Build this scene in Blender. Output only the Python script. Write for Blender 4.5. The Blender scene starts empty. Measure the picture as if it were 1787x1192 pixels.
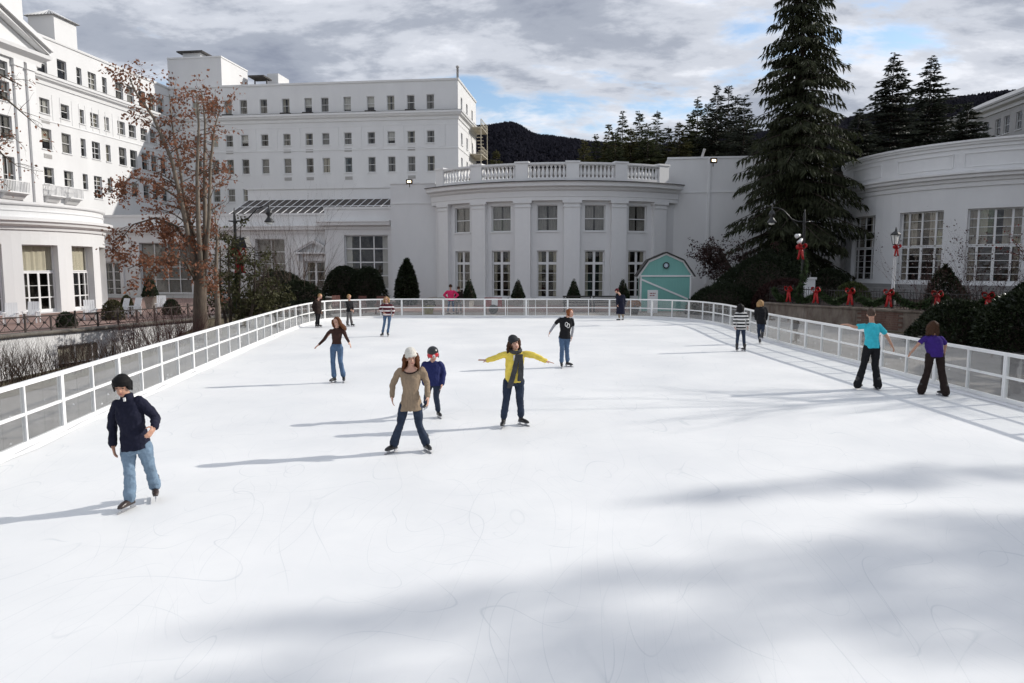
import bpy, bmesh, math, random
import numpy as np
from mathutils import Vector, Matrix

scene = bpy.context.scene
col = scene.collection
R = math.radians

# ---------------------------------------------------------------- camera
CAM_H = 2.95
FOCAL = 1250.0            # focal length in units of a 1787 px wide frame
PITCH = math.atan(131.0 / FOCAL)
cam_data = bpy.data.cameras.new('camera')
cam_data.sensor_width = 36.0
cam_data.lens = FOCAL / 1787.0 * 36.0
cam_data.clip_start = 0.1
cam_data.clip_end = 6000.0
cam = bpy.data.objects.new('camera', cam_data)
col.objects.link(cam)
cam.location = (0, 0, CAM_H)
cam.rotation_euler = (math.pi / 2 - PITCH, 0, 0)
scene.camera = cam

# ---------------------------------------------------------------- light
SUN_AZ = R(75.0)          # clockwise from the view direction
SUN_EL = R(28.0)
SUN_DIR = Vector((math.sin(SUN_AZ) * math.cos(SUN_EL), math.cos(SUN_AZ) * math.cos(SUN_EL), math.sin(SUN_EL)))
sun_data = bpy.data.lights.new('sun', 'SUN')
sun_data.energy = 3.05
sun_data.angle = R(0.55)
sun_data.color = (1.0, 0.955, 0.89)
sun = bpy.data.objects.new('sun', sun_data)
col.objects.link(sun)
sun.rotation_euler = (-SUN_DIR).to_track_quat('-Z', 'Y').to_euler()

world = bpy.data.worlds.new('World')
scene.world = world
world.use_nodes = True
wn = world.node_tree.nodes
wl = world.node_tree.links
wn.clear()


def wnode(t, **kw):
    n = wn.new(t)
    for k, v in kw.items():
        setattr(n, k, v)
    return n


def wmath(op, a, b=None, clamp=False):
    n = wnode('ShaderNodeMath', operation=op)
    n.use_clamp = clamp
    for i, v in enumerate((a, b)):
        if v is None:
            continue
        if isinstance(v, (int, float)):
            n.inputs[i].default_value = v
        else:
            wl.new(v, n.inputs[i])
    return n.outputs[0]


sky = wnode('ShaderNodeTexSky', sky_type='NISHITA')
sky.sun_disc = False
sky.sun_elevation = SUN_EL
sky.sun_rotation = SUN_AZ
sky.air_density = 1.0
sky.dust_density = 0.6
sky.ozone_density = 1.6
tc = wnode('ShaderNodeTexCoord')
sep = wnode('ShaderNodeSeparateXYZ')
wl.new(tc.outputs['Generated'], sep.inputs[0])
zz = wmath('MAXIMUM', wmath('ADD', sep.outputs['Z'], 0.22), 0.08)
cx = wmath('DIVIDE', sep.outputs['X'], zz)
cy = wmath('DIVIDE', sep.outputs['Y'], zz)
comb = wnode('ShaderNodeCombineXYZ')
wl.new(wmath('MULTIPLY', cx, 0.9), comb.inputs[0])
wl.new(wmath('MULTIPLY', cy, 1.3), comb.inputs[1])
comb.inputs[2].default_value = 7.3


def wnoise(scale, detail, rough, dist, off):
    mp = wnode('ShaderNodeMapping')
    wl.new(comb.outputs[0], mp.inputs[0])
    mp.inputs['Location'].default_value = off
    n = wnode('ShaderNodeTexNoise')
    wl.new(mp.outputs[0], n.inputs['Vector'])
    n.inputs['Scale'].default_value = scale
    n.inputs['Detail'].default_value = detail
    n.inputs['Roughness'].default_value = rough
    n.inputs['Distortion'].default_value = dist
    return n.outputs[0]


def wramp(v, stops):
    r = wnode('ShaderNodeValToRGB')
    r.color_ramp.interpolation = 'EASE'
    els = r.color_ramp.elements
    while len(els) < len(stops):
        els.new(0.5)
    for e, (p, c) in zip(els, stops):
        e.position = p
        e.color = (c[0], c[1], c[2], 1)
    wl.new(v, r.inputs[0])
    return r.outputs[0]


CLOUD_OFF = (41.2, 22.6, 0)
cover = wnoise(1.9, 11, 0.60, 0.25, CLOUD_OFF)
shade = wnoise(1.5, 4, 0.5, 0.3, (9.2, 4.4, 2))
puff = wnoise(5.5, 8, 0.60, 0.15, (4.2, 1.4, 5))
mask = wramp(cover, [(0.34, (0, 0, 0)), (0.465, (1, 1, 1))])
thick = wmath('MULTIPLY', wmath('SUBTRACT', cover, 0.40), 2.6, True)
dens = wmath('ADD', wmath('ADD', wmath('MULTIPLY', shade, 0.50), wmath('MULTIPLY', puff, 0.42)), wmath('MULTIPLY', thick, 0.30))
cloudcol = wramp(dens, [(0.40, (5.2, 5.35, 5.75)), (0.52, (3.8, 4.0, 4.45)), (0.63, (2.4, 2.62, 3.1)), (0.80, (1.6, 1.8, 2.3))])
mixn = wnode('ShaderNodeMix', data_type='RGBA')
wl.new(mask, mixn.inputs[0])
wl.new(sky.outputs[0], mixn.inputs[6])
wl.new(cloudcol, mixn.inputs[7])
bg = wnode('ShaderNodeBackground')
bg.inputs['Strength'].default_value = 0.14
wl.new(mixn.outputs[2], bg.inputs['Color'])
wout = wnode('ShaderNodeOutputWorld')
wl.new(bg.outputs[0], wout.inputs['Surface'])

scene.view_settings.view_transform = 'Standard'
scene.view_settings.look = 'None'
scene.view_settings.exposure = 0.30
scene.view_settings.gamma = 1.0
scene.view_settings.use_curve_mapping = False
scene.cycles.use_denoising = True
scene.cycles.adaptive_threshold = 0.025
scene.cycles.max_bounces = 6
scene.cycles.diffuse_bounces = 3
scene.cycles.glossy_bounces = 3
scene.cycles.transmission_bounces = 4
scene.cycles.transparent_max_bounces = 24
scene.cycles.caustics_reflective = False
scene.cycles.caustics_refractive = False

# ---------------------------------------------------------------- helpers
CP, SP = math.cos(PITCH), math.sin(PITCH)


def ray(px, py):
    """direction through a point of the 1787 x 1192 photograph (survey helper)"""
    x = (px - 893.5) / FOCAL
    v = -(py - 596.0) / FOCAL
    return Vector((x, CP + SP * v, -SP + CP * v))


def G(px, py, z=0.0):
    d = ray(px, py)
    t = (z - CAM_H) / d.z
    return Vector((d.x * t, d.y * t, z))


def A(px, py, Y):
    d = ray(px, py)
    t = Y / d.y
    return Vector((d.x * t, Y, CAM_H + d.z * t))


MATS = {}


def mat(name, color, rough=0.7, var=0.12, scale=6.0, bump=0.0, bscale=40.0, metal=0.0, spec=0.5, emit=None, stretch=None, sss=0.0):
    if name in MATS:
        return MATS[name]
    m = bpy.data.materials.new(name)
    m.use_nodes = True
    nt = m.node_tree
    b = nt.nodes['Principled BSDF']
    b.inputs['Roughness'].default_value = rough
    b.inputs['Metallic'].default_value = metal
    b.inputs['Specular IOR Level'].default_value = spec
    b.inputs['Base Color'].default_value = (*color, 1)
    tcn = nt.nodes.new('ShaderNodeTexCoord')
    vec = tcn.outputs['Object']
    if stretch:
        mp = nt.nodes.new('ShaderNodeMapping')
        mp.inputs['Scale'].default_value = stretch
        nt.links.new(vec, mp.inputs[0])
        vec = mp.outputs[0]
    if var > 0:
        n = nt.nodes.new('ShaderNodeTexNoise')
        n.inputs['Scale'].default_value = scale
        n.inputs['Detail'].default_value = 6
        n.inputs['Roughness'].default_value = 0.6
        nt.links.new(vec, n.inputs['Vector'])
        r = nt.nodes.new('ShaderNodeValToRGB')
        r.color_ramp.elements[0].position = 0.28
        r.color_ramp.elements[1].position = 0.72
        lo = [c * (1 - var) for c in color]
        hi = [min(1.0, c * (1 + var)) for c in color]
        r.color_ramp.elements[0].color = (*lo, 1)
        r.color_ramp.elements[1].color = (*hi, 1)
        nt.links.new(n.outputs[0], r.inputs[0])
        nt.links.new(r.outputs[0], b.inputs['Base Color'])
    if bump > 0:
        n2 = nt.nodes.new('ShaderNodeTexNoise')
        n2.inputs['Scale'].default_value = bscale
        n2.inputs['Detail'].default_value = 5
        nt.links.new(vec, n2.inputs['Vector'])
        bp = nt.nodes.new('ShaderNodeBump')
        bp.inputs['Strength'].default_value = bump
        bp.inputs['Distance'].default_value = 0.02
        nt.links.new(n2.outputs[0], bp.inputs['Height'])
        nt.links.new(bp.outputs[0], b.inputs['Normal'])
    if emit:
        b.inputs['Emission Color'].default_value = (*emit[0], 1)
        b.inputs['Emission Strength'].default_value = emit[1]
    if sss:
        b.inputs['Subsurface Weight'].default_value = sss
        b.inputs['Subsurface Radius'].default_value = (0.02, 0.008, 0.004)
    MATS[name] = m
    return m


def glass_mat(name, tint=(1, 1, 1), haze=0.0, hazecol=(0.8, 0.8, 0.8), ior=1.5, rough=0.0, wave=0.0):
    """thin sheet: fresnel reflection over a clear, slightly scuffed body"""
    m = bpy.data.materials.new(name)
    m.use_nodes = True
    nt = m.node_tree
    nt.nodes.clear()
    out = nt.nodes.new('ShaderNodeOutputMaterial')
    tr = nt.nodes.new('ShaderNodeBsdfTransparent')
    tr.inputs[0].default_value = (*tint, 1)
    gl = nt.nodes.new('ShaderNodeBsdfGlossy')
    gl.inputs['Roughness'].default_value = rough
    fr = nt.nodes.new('ShaderNodeFresnel')
    gb = nt.nodes.new('ShaderNodeNewGeometry')
    mi = nt.nodes.new('ShaderNodeMapRange')      # same reflectance on both faces of the sheet
    mi.inputs[3].default_value = ior
    mi.inputs[4].default_value = 1.0 / ior
    nt.links.new(gb.outputs['Backfacing'], mi.inputs[0])
    nt.links.new(mi.outputs[0], fr.inputs[0])
    body = tr.outputs[0]
    if haze > 0:
        df = nt.nodes.new('ShaderNodeBsdfDiffuse')
        df.inputs[0].default_value = (*hazecol, 1)
        mx0 = nt.nodes.new('ShaderNodeMixShader')
        tcn = nt.nodes.new('ShaderNodeTexCoord')
        n = nt.nodes.new('ShaderNodeTexNoise')
        n.inputs['Scale'].default_value = 2.5
        n.inputs['Detail'].default_value = 8
        nt.links.new(tcn.outputs['Object'], n.inputs['Vector'])
        mr = nt.nodes.new('ShaderNodeMapRange')
        mr.inputs[1].default_value = 0.3
        mr.inputs[2].default_value = 0.75
        mr.inputs[3].default_value = haze * 0.5
        mr.inputs[4].default_value = haze * 1.5
        nt.links.new(n.outputs[0], mr.inputs[0])
        nt.links.new(mr.outputs[0], mx0.inputs[0])
        nt.links.new(tr.outputs[0], mx0.inputs[1])
        nt.links.new(df.outputs[0], mx0.inputs[2])
        body = mx0.outputs[0]
    if wave > 0:
        tcn = nt.nodes.new('ShaderNodeTexCoord')
        n = nt.nodes.new('ShaderNodeTexNoise')
        n.inputs['Scale'].default_value = 1.2
        nt.links.new(tcn.outputs['Object'], n.inputs['Vector'])
        bp = nt.nodes.new('ShaderNodeBump')
        bp.inputs['Strength'].default_value = wave
        bp.inputs['Distance'].default_value = 0.05
        nt.links.new(n.outputs[0], bp.inputs['Height'])
        nt.links.new(bp.outputs[0], gl.inputs['Normal'])
    mx = nt.nodes.new('ShaderNodeMixShader')
    nt.links.new(fr.outputs[0], mx.inputs[0])
    nt.links.new(body, mx.inputs[1])
    nt.links.new(gl.outputs[0], mx.inputs[2])
    nt.links.new(mx.outputs[0], out.inputs[0])
    MATS[name] = m
    return m


def tag(o, label=None, cat=None, group=None, kind=None):
    if label:
        o['label'] = label
    if cat:
        o['category'] = cat
    if group:
        o['group'] = group
    if kind:
        o['kind'] = kind
    return o


def empty(name, loc, label=None, cat=None, group=None, rz=0.0):
    o = bpy.data.objects.new(name, None)
    o.empty_display_size = 0.2
    col.objects.link(o)
    o.location = loc
    o.rotation_euler = (0, 0, rz)
    return tag(o, label, cat, group)


def root_loc(p):
    while p.parent:
        p = p.parent
    return Vector(p.location)


def link_mesh(name, me, m, parent=None, smooth=False):
    if m is not None and len(me.materials) == 0:
        me.materials.append(m)
    if smooth:
        me.polygons.foreach_set('use_smooth', [True] * len(me.polygons))
    o = bpy.data.objects.new(name, me)
    col.objects.link(o)
    if parent is not None:
        o.parent = parent
    return o


class MB:
    """collects vertices and faces, in world coordinates"""

    def __init__(self):
        self.v = []
        self.f = []

    def add(self, vs, fs):
        b = len(self.v)
        self.v.extend([tuple(x) for x in vs])
        self.f.extend([tuple(i + b for i in f) for f in fs])
        return self

    def hexa(self, p):
        """8 corners: bottom 0-3, top 4-7"""
        return self.add(p, [(0, 3, 2, 1), (4, 5, 6, 7), (0, 1, 5, 4), (1, 2, 6, 5), (2, 3, 7, 6), (3, 0, 4, 7)])

    def box(self, x0, x1, y0, y1, z0, z1):
        return self.hexa([(x0, y0, z0), (x1, y0, z0), (x1, y1, z0), (x0, y1, z0), (x0, y0, z1), (x1, y0, z1), (x1, y1, z1), (x0, y1, z1)])

    def mbox(self, mf, u0, u1, z0, z1, d0, d1, seg=1):
        """box in wall coordinates, following the wall when it is curved"""
        for i in range(seg):
            a = u0 + (u1 - u0) * i / seg
            b = u0 + (u1 - u0) * (i + 1) / seg
            self.hexa([mf(a, z0, d1), mf(b, z0, d1), mf(b, z0, d0), mf(a, z0, d0), mf(a, z1, d1), mf(b, z1, d1), mf(b, z1, d0), mf(a, z1, d0)])
        return self

    def obox(self, c, ax, ay, az):
        """oriented box: centre, three half-axis vectors"""
        c, ax, ay, az = Vector(c), Vector(ax), Vector(ay), Vector(az)
        return self.hexa([c - ax - ay - az, c + ax - ay - az, c + ax + ay - az, c - ax + ay - az, c - ax - ay + az, c + ax - ay + az, c + ax + ay + az, c - ax + ay + az])

    def tube(self, pts, rad, n=8, cap=True):
        pts = [Vector(p) for p in pts]
        if isinstance(rad, (int, float)):
            rad = [rad] * len(pts)
        base = len(self.v)
        prev = None
        for i, p in enumerate(pts):
            if i == 0:
                t = pts[1] - pts[0]
            elif i == len(pts) - 1:
                t = pts[-1] - pts[-2]
            else:
                t = pts[i + 1] - pts[i - 1]
            t.normalize()
            if prev is None:
                a = Vector((0, 0, 1)) if abs(t.z) < 0.9 else Vector((1, 0, 0))
                x = t.cross(a).normalized()
            else:
                x = (prev - t * prev.dot(t))
                if x.length < 1e-6:
                    x = t.orthogonal()
                x.normalize()
            prev = x
            y = t.cross(x)
            for k in range(n):
                an = 2 * math.pi * k / n
                self.v.append(tuple(p + (x * math.cos(an) + y * math.sin(an)) * rad[i]))
        for i in range(len(pts) - 1):
            for k in range(n):
                a = base + i * n + k
                b = base + i * n + (k + 1) % n
                self.f.append((a, b, b + n, a + n))
        if cap:
            self.f.append(tuple(base + k for k in range(n))[::-1])
            e = base + (len(pts) - 1) * n
            self.f.append(tuple(e + k for k in range(n)))
        return self

    def lathe(self, c, prof, n=16):
        """profile [(r, z)] about a vertical axis at c"""
        c = Vector(c)
        base = len(self.v)
        for r, z in prof:
            for k in range(n):
                a = 2 * math.pi * k / n
                self.v.append((c.x + r * math.cos(a), c.y + r * math.sin(a), c.z + z))
        for i in range(len(prof) - 1):
            for k in range(n):
                a = base + i * n + k
                b = base + i * n + (k + 1) % n
                self.f.append((a, b, b + n, a + n))
        self.f.append(tuple(base + k for k in range(n))[::-1])
        e = base + (len(prof) - 1) * n
        self.f.append(tuple(e + k for k in range(n)))
        return self

    def sweep(self, mf, us, prof, closed=True):
        """profile [(d, z)] carried along the wall at positions us"""
        base = len(self.v)
        n = len(prof)
        for u in us:
            for d, z in prof:
                self.v.append(tuple(mf(u, z, d)))
        for i in range(len(us) - 1):
            for k in range(n if closed else n - 1):
                a = base + i * n + k
                b = base + i * n + (k + 1) % n
                self.f.append((a, a + n, b + n, b))
        if closed:
            self.f.append(tuple(base + k for k in range(n)))
            e = base + (len(us) - 1) * n
            self.f.append(tuple(e + k for k in range(n))[::-1])
        return self

    def poly(self, pts, z0, z1):
        """prism from a plan polygon"""
        n = len(pts)
        vs = [(p[0], p[1], z0) for p in pts] + [(p[0], p[1], z1) for p in pts]
        fs = [tuple(range(n))[::-1], tuple(range(n, 2 * n))]
        for i in range(n):
            j = (i + 1) % n
            fs.append((i, j, j + n, i + n))
        return self.add(vs, fs)

    def build(self, name, m, parent=None, smooth=False, fix=False):
        off = root_loc(parent) if parent is not None else Vector((0, 0, 0))
        me = bpy.data.meshes.new(name)
        v = [(x - off.x, y - off.y, z - off.z) for x, y, z in self.v]
        me.from_pydata(v, [], self.f)
        if fix:
            bm = bmesh.new()
            bm.from_mesh(me)
            bmesh.ops.recalc_face_normals(bm, faces=bm.faces)
            bm.to_mesh(me)
            bm.free()
        me.update()
        return link_mesh(name, me, MATS[m] if isinstance(m, str) else m, parent, smooth)


def soup(name, verts, faces_n, m, parent=None, smooth=False):
    """bulk mesh from a numpy vertex array holding consecutive n-gons"""
    v = np.asarray(verts, dtype=np.float32).reshape(-1, 3)
    if parent is not None:
        o = root_loc(parent)
        v = v - np.array([o.x, o.y, o.z], dtype=np.float32)
    nv = len(v)
    nf = nv // faces_n
    me = bpy.data.meshes.new(name)
    me.vertices.add(nv)
    me.vertices.foreach_set('co', v.ravel())
    me.loops.add(nv)
    me.loops.foreach_set('vertex_index', np.arange(nv, dtype=np.int32))
    me.polygons.add(nf)
    me.polygons.foreach_set('loop_start', np.arange(0, nv, faces_n, dtype=np.int32))
    me.update(calc_edges=True)
    return link_mesh(name, me, MATS[m] if isinstance(m, str) else m, parent, smooth)


def line_map(p0, p1):
    """wall running from p0 to p1; outward is to the right of the run"""
    p0 = Vector((p0[0], p0[1], 0))
    d = Vector((p1[0], p1[1], 0)) - p0
    L = d.length
    d.normalize()
    n = Vector((d.y, -d.x, 0))

    def mf(u, z, off=0.0):
        q = p0 + d * u + n * off
        return Vector((q.x, q.y, z))
    mf.L = L
    mf.p0, mf.d, mf.n = p0, d, n

    def u_at(px, py=465):
        r = ray(px, py)
        # (p0 + d u) parallel to r
        return -(p0.x * r.y - p0.y * r.x) / (d.x * r.y - d.y * r.x)
    mf.u_at = u_at
    return mf


def arc_map(c, rad, a0):
    """cylinder wall; u = angle (radians) * rad measured from direction a0, growing counter-clockwise in plan"""
    c = Vector((c[0], c[1], 0))

    def mf(u, z, off=0.0):
        a = a0 + u / rad
        return Vector((c.x + (rad + off) * math.cos(a), c.y + (rad + off) * math.sin(a), z))
    mf.c, mf.rad, mf.a0 = c, rad, a0
    return mf


def facade(name, m, parent, mf, u0, u1, z0, z1, holes, rev=0.2, du=None):
    us = {round(u0, 4), round(u1, 4)}
    zs = {round(z0, 4), round(z1, 4)}
    for h in holes:
        us |= {round(h[0], 4), round(h[1], 4)}
        zs |= {round(h[2], 4), round(h[3], 4)}
    us = sorted(u for u in us if u0 - 1e-3 <= u <= u1 + 1e-3)
    if du:
        more = []
        for a, b in zip(us, us[1:]):
            k = max(1, int(math.ceil((b - a) / du)))
            more += [a + (b - a) * i / k for i in range(k)]
        us = more + [us[-1]]
    zs = sorted(z for z in zs if z0 - 1e-3 <= z <= z1 + 1e-3)
    b = MB()
    idx = {}

    def vid(i, j):
        if (i, j) not in idx:
            idx[(i, j)] = len(b.v)
            b.v.append(tuple(mf(us[i], zs[j], 0)))
        return idx[(i, j)]
    for i in range(len(us) - 1):
        for j in range(len(zs) - 1):
            cu, cz = (us[i] + us[i + 1]) / 2, (zs[j] + zs[j + 1]) / 2
            if any(h[0] < cu < h[1] and h[2] < cz < h[3] for h in holes):
                continue
            b.f.append((vid(i, j), vid(i + 1, j), vid(i + 1, j + 1), vid(i, j + 1)))
    for h in holes:
        ub = [u for u in us if h[0] - 1e-5 <= u <= h[1] + 1e-5]
        for a, c in zip(ub, ub[1:]):
            b.add([mf(a, h[2], 0), mf(c, h[2], 0), mf(c, h[2], -rev), mf(a, h[2], -rev)], [(3, 2, 1, 0)])
            b.add([mf(a, h[3], 0), mf(c, h[3], 0), mf(c, h[3], -rev), mf(a, h[3], -rev)], [(0, 1, 2, 3)])
        b.add([mf(h[0], h[2], 0), mf(h[0], h[3], 0), mf(h[0], h[3], -rev), mf(h[0], h[2], -rev)], [(0, 1, 2, 3)])
        b.add([mf(h[1], h[2], 0), mf(h[1], h[3], 0), mf(h[1], h[3], -rev), mf(h[1], h[2], -rev)], [(3, 2, 1, 0)])
    return b.build(name, m, parent)


rnd = random.Random(11)


def window(parent, mf, u0, u1, z0, z1, rev=0.2, fw=0.07, cols=(0.5,), rows=(0.5,), bar=0.035, sill=True, curtain='curtain_grey',
           cover=0.75, name='window', panes='all', solid_below=0.0, lab=None, wide=None, seg=1, drop=None):
    """frame with bars (part), each pane a sub-part, a box painted dark for the unlit room and a curtain behind the glass.
    cols / rows: fractions where bars run; solid_below: height of a door's bottom panel; wide: {index: width} thicker bars"""
    g = -rev
    w, h = u1 - u0, z1 - z0
    b = MB()
    b.mbox(mf, u0, u0 + fw, z0, z1, g - 0.05, g + 0.05)
    b.mbox(mf, u1 - fw, u1, z0, z1, g - 0.05, g + 0.05)
    b.mbox(mf, u0 + fw, u1 - fw, z1 - fw, z1, g - 0.05, g + 0.05, seg)
    b.mbox(mf, u0 + fw, u1 - fw, z0, z0 + fw + solid_below, g - 0.05, g + 0.05, seg)
    iu0, iu1, iz0, iz1 = u0 + fw, u1 - fw, z0 + fw + solid_below, z1 - fw
    cw = {c: (wide or {}).get(('c', i), bar) for i, c in enumerate(cols)}
    rw = {r: (wide or {}).get(('r', i), bar) for i, r in enumerate(rows)}
    cu = [iu0 + (iu1 - iu0) * c for c in cols]
    rz = [iz0 + (iz1 - iz0) * r for r in rows]
    for c, x in zip(cols, cu):
        b.mbox(mf, x - cw[c] / 2, x + cw[c] / 2, iz0, iz1, g - 0.03, g + 0.03 + 0.004 * (cw[c] > bar))
    ue = [iu0] + cu + [iu1]
    ch = [0] + [cw[c] / 2 for c in cols] + [0]
    for r, z in zip(rows, rz):
        for k in range(len(ue) - 1):
            b.mbox(mf, ue[k] + ch[k], ue[k + 1] - ch[k + 1], z - rw[r] / 2, z + rw[r] / 2, g - 0.028, g + 0.032)
    fr = b.build(name, 'white_trim', parent)
    if lab:
        fr['label'] = lab
    if sill:
        MB().mbox(mf, u0 - 0.08, u1 + 0.08, z0 - 0.09, z0 - 0.004, -0.02, 0.09, seg).build('sill', 'white_trim', fr)
    ze = [iz0] + rz + [iz1]
    rh = [0] + [rw[r] / 2 for r in rows] + [0]
    if panes == 'all':
        for i in range(len(ue) - 1):
            for j in range(len(ze) - 1):
                MB().mbox(mf, ue[i] + ch[i], ue[i + 1] - ch[i + 1], ze[j] + rh[j], ze[j + 1] - rh[j + 1], g - 0.008, g + 0.0).build('pane', 'window_glass', fr)
    else:
        for j in range(len(ze) - 1):
            MB().mbox(mf, iu0, iu1, ze[j] + rh[j], ze[j + 1] - rh[j + 1], g - 0.008, g + 0.0).build('pane', 'window_glass', fr)
    # shallow five-sided box behind the glass, room darkness put into its colour
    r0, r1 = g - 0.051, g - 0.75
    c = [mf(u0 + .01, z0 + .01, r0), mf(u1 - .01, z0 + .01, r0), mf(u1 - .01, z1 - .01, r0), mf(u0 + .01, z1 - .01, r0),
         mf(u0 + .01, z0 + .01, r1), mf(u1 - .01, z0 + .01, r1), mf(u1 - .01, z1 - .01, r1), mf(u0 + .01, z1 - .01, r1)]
    MB().add(c, [(4, 5, 6, 7), (0, 1, 5, 4), (1, 2, 6, 5), (2, 3, 7, 6), (3, 0, 4, 7)]).build('painted_room_box', 'room_dark_paint', fr)
    if curtain:
        cd = g - 0.13
        n = 14
        bot = z0 + 0.03 if drop is None else z1 - h * drop
        if cover >= 0.99:
            spans = [(u0 + .02, u1 - .02)]
        else:
            spans = [(u0 + .02, u0 + w * cover / 2), (u1 - w * cover / 2, u1 - .02)]
        cb = MB()
        for s0, s1 in spans:
            vs = []
            for i in range(n + 1):
                t = i / n
                u = s0 + (s1 - s0) * t
                o = 0.028 * math.sin(i * 2.4) + 0.01 * rnd.random()
                vs += [mf(u, bot, cd + o), mf(u, z1 - .02, cd + o)]
            cb.add(vs, [(2 * i, 2 * i + 2, 2 * i + 3, 2 * i + 1) for i in range(n)])
        cb.build('blind' if drop is not None else 'curtain', curtain, fr)
    return fr


# ---------------------------------------------------------------- materials
mat('white_wall', (0.69, 0.69, 0.69), 0.75, 0.05, 0.5, 0.12, 9.0, stretch=(1, 1, 0.35))
mat('white_trim', (0.72, 0.72, 0.72), 0.5, 0.02, 3.0)
mat('room_dark_paint', (0.030, 0.026, 0.023), 0.9, 0.3, 1.5)  # near-black colour stands in for the darkness inside the rooms
mat('curtain_grey', (0.30, 0.29, 0.28), 0.9, 0.12, 3.0, stretch=(4, 4, 0.6))
mat('curtain_cream', (0.55, 0.52, 0.45), 0.9, 0.1, 3.0, stretch=(4, 4, 0.6))
mat('curtain_white', (0.72, 0.71, 0.69), 0.9, 0.08, 3.0, stretch=(4, 4, 0.6))
mat('blind_cream', (0.72, 0.67, 0.54), 0.8, 0.04, 2.0)
glass_mat('window_glass', (0.90, 0.90, 0.885), 0.0, ior=1.5, wave=0.25)
glass_mat('acrylic', (0.955, 0.96, 0.955), 0.05, (0.7, 0.7, 0.7), 1.49)
mat('fence_white', (0.80, 0.80, 0.79), 0.45, 0.03, 2.0)
mat('dark_roof', (0.055, 0.05, 0.048), 0.8, 0.25, 2.0)
mat('grey_roof', (0.30, 0.29, 0.28), 0.8, 0.15, 1.0)
mat('iron_black', (0.015, 0.015, 0.016), 0.4, 0.2, 8.0)
mat('iron_rust', (0.035, 0.024, 0.02), 0.6, 0.3, 8.0)
mat('steel', (0.45, 0.45, 0.47), 0.3, 0.1, 8.0, metal=1.0)
mat('grille_grey', (0.42, 0.41, 0.40), 0.7, 0.1, 8.0)

# ---------------------------------------------------------------- the setting
from mathutils.geometry import tessellate_polygon


def sheet_mat(name, c1, c2, scale, rough=0.85, bump=0.3, bscale=30.0, c3=None, s3=0.15):
    m = bpy.data.materials.new(name)
    m.use_nodes = True
    nt = m.node_tree
    b = nt.nodes['Principled BSDF']
    b.inputs['Roughness'].default_value = rough
    b.inputs['Specular IOR Level'].default_value = 0.3
    g = nt.nodes.new('ShaderNodeNewGeometry')

    def noise(s, det=7):
        n = nt.nodes.new('ShaderNodeTexNoise')
        n.inputs['Scale'].default_value = s
        n.inputs['Detail'].default_value = det
        n.inputs['Roughness'].default_value = 0.62
        nt.links.new(g.outputs['Position'], n.inputs['Vector'])
        return n.outputs[0]
    r = nt.nodes.new('ShaderNodeValToRGB')
    r.color_ramp.elements[0].position = 0.33
    r.color_ramp.elements[1].position = 0.68
    r.color_ramp.elements[0].color = (*c1, 1)
    r.color_ramp.elements[1].color = (*c2, 1)
    nt.links.new(noise(scale), r.inputs[0])
    out = r.outputs[0]
    if c3:
        r2 = nt.nodes.new('ShaderNodeValToRGB')
        r2.color_ramp.elements[0].position = 0.48
        r2.color_ramp.elements[1].position = 0.66
        nt.links.new(noise(s3, 4), r2.inputs[0])
        mx = nt.nodes.new('ShaderNodeMix')
        mx.data_type = 'RGBA'
        nt.links.new(r2.outputs[0], mx.inputs[0])
        nt.links.new(out, mx.inputs[6])
        mx.inputs[7].default_value = (*c3, 1)
        out = mx.outputs[2]
    nt.links.new(out, b.inputs['Base Color'])
    bp = nt.nodes.new('ShaderNodeBump')
    bp.inputs['Strength'].default_value = bump
    bp.inputs['Distance'].default_value = 0.02
    nt.links.new(noise(bscale, 4), bp.inputs['Height'])
    nt.links.new(bp.outputs[0], b.inputs['Normal'])
    MATS[name] = m
    return m


sheet_mat('winter_grass', (0.075, 0.06, 0.033), (0.13, 0.105, 0.06), 3.0, c3=(0.06, 0.07, 0.03), s3=0.25)
sheet_mat('asphalt', (0.16, 0.148, 0.135), (0.23, 0.212, 0.195), 1.4, bump=0.1, bscale=40, c3=(0.19, 0.175, 0.16), s3=0.4)
sheet_mat('paving_beige', (0.30, 0.27, 0.235), (0.40, 0.365, 0.32), 0.8, bscale=40)
sheet_mat('mulch', (0.035, 0.022, 0.016), (0.07, 0.045, 0.032), 9.0, bump=0.8)


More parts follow.
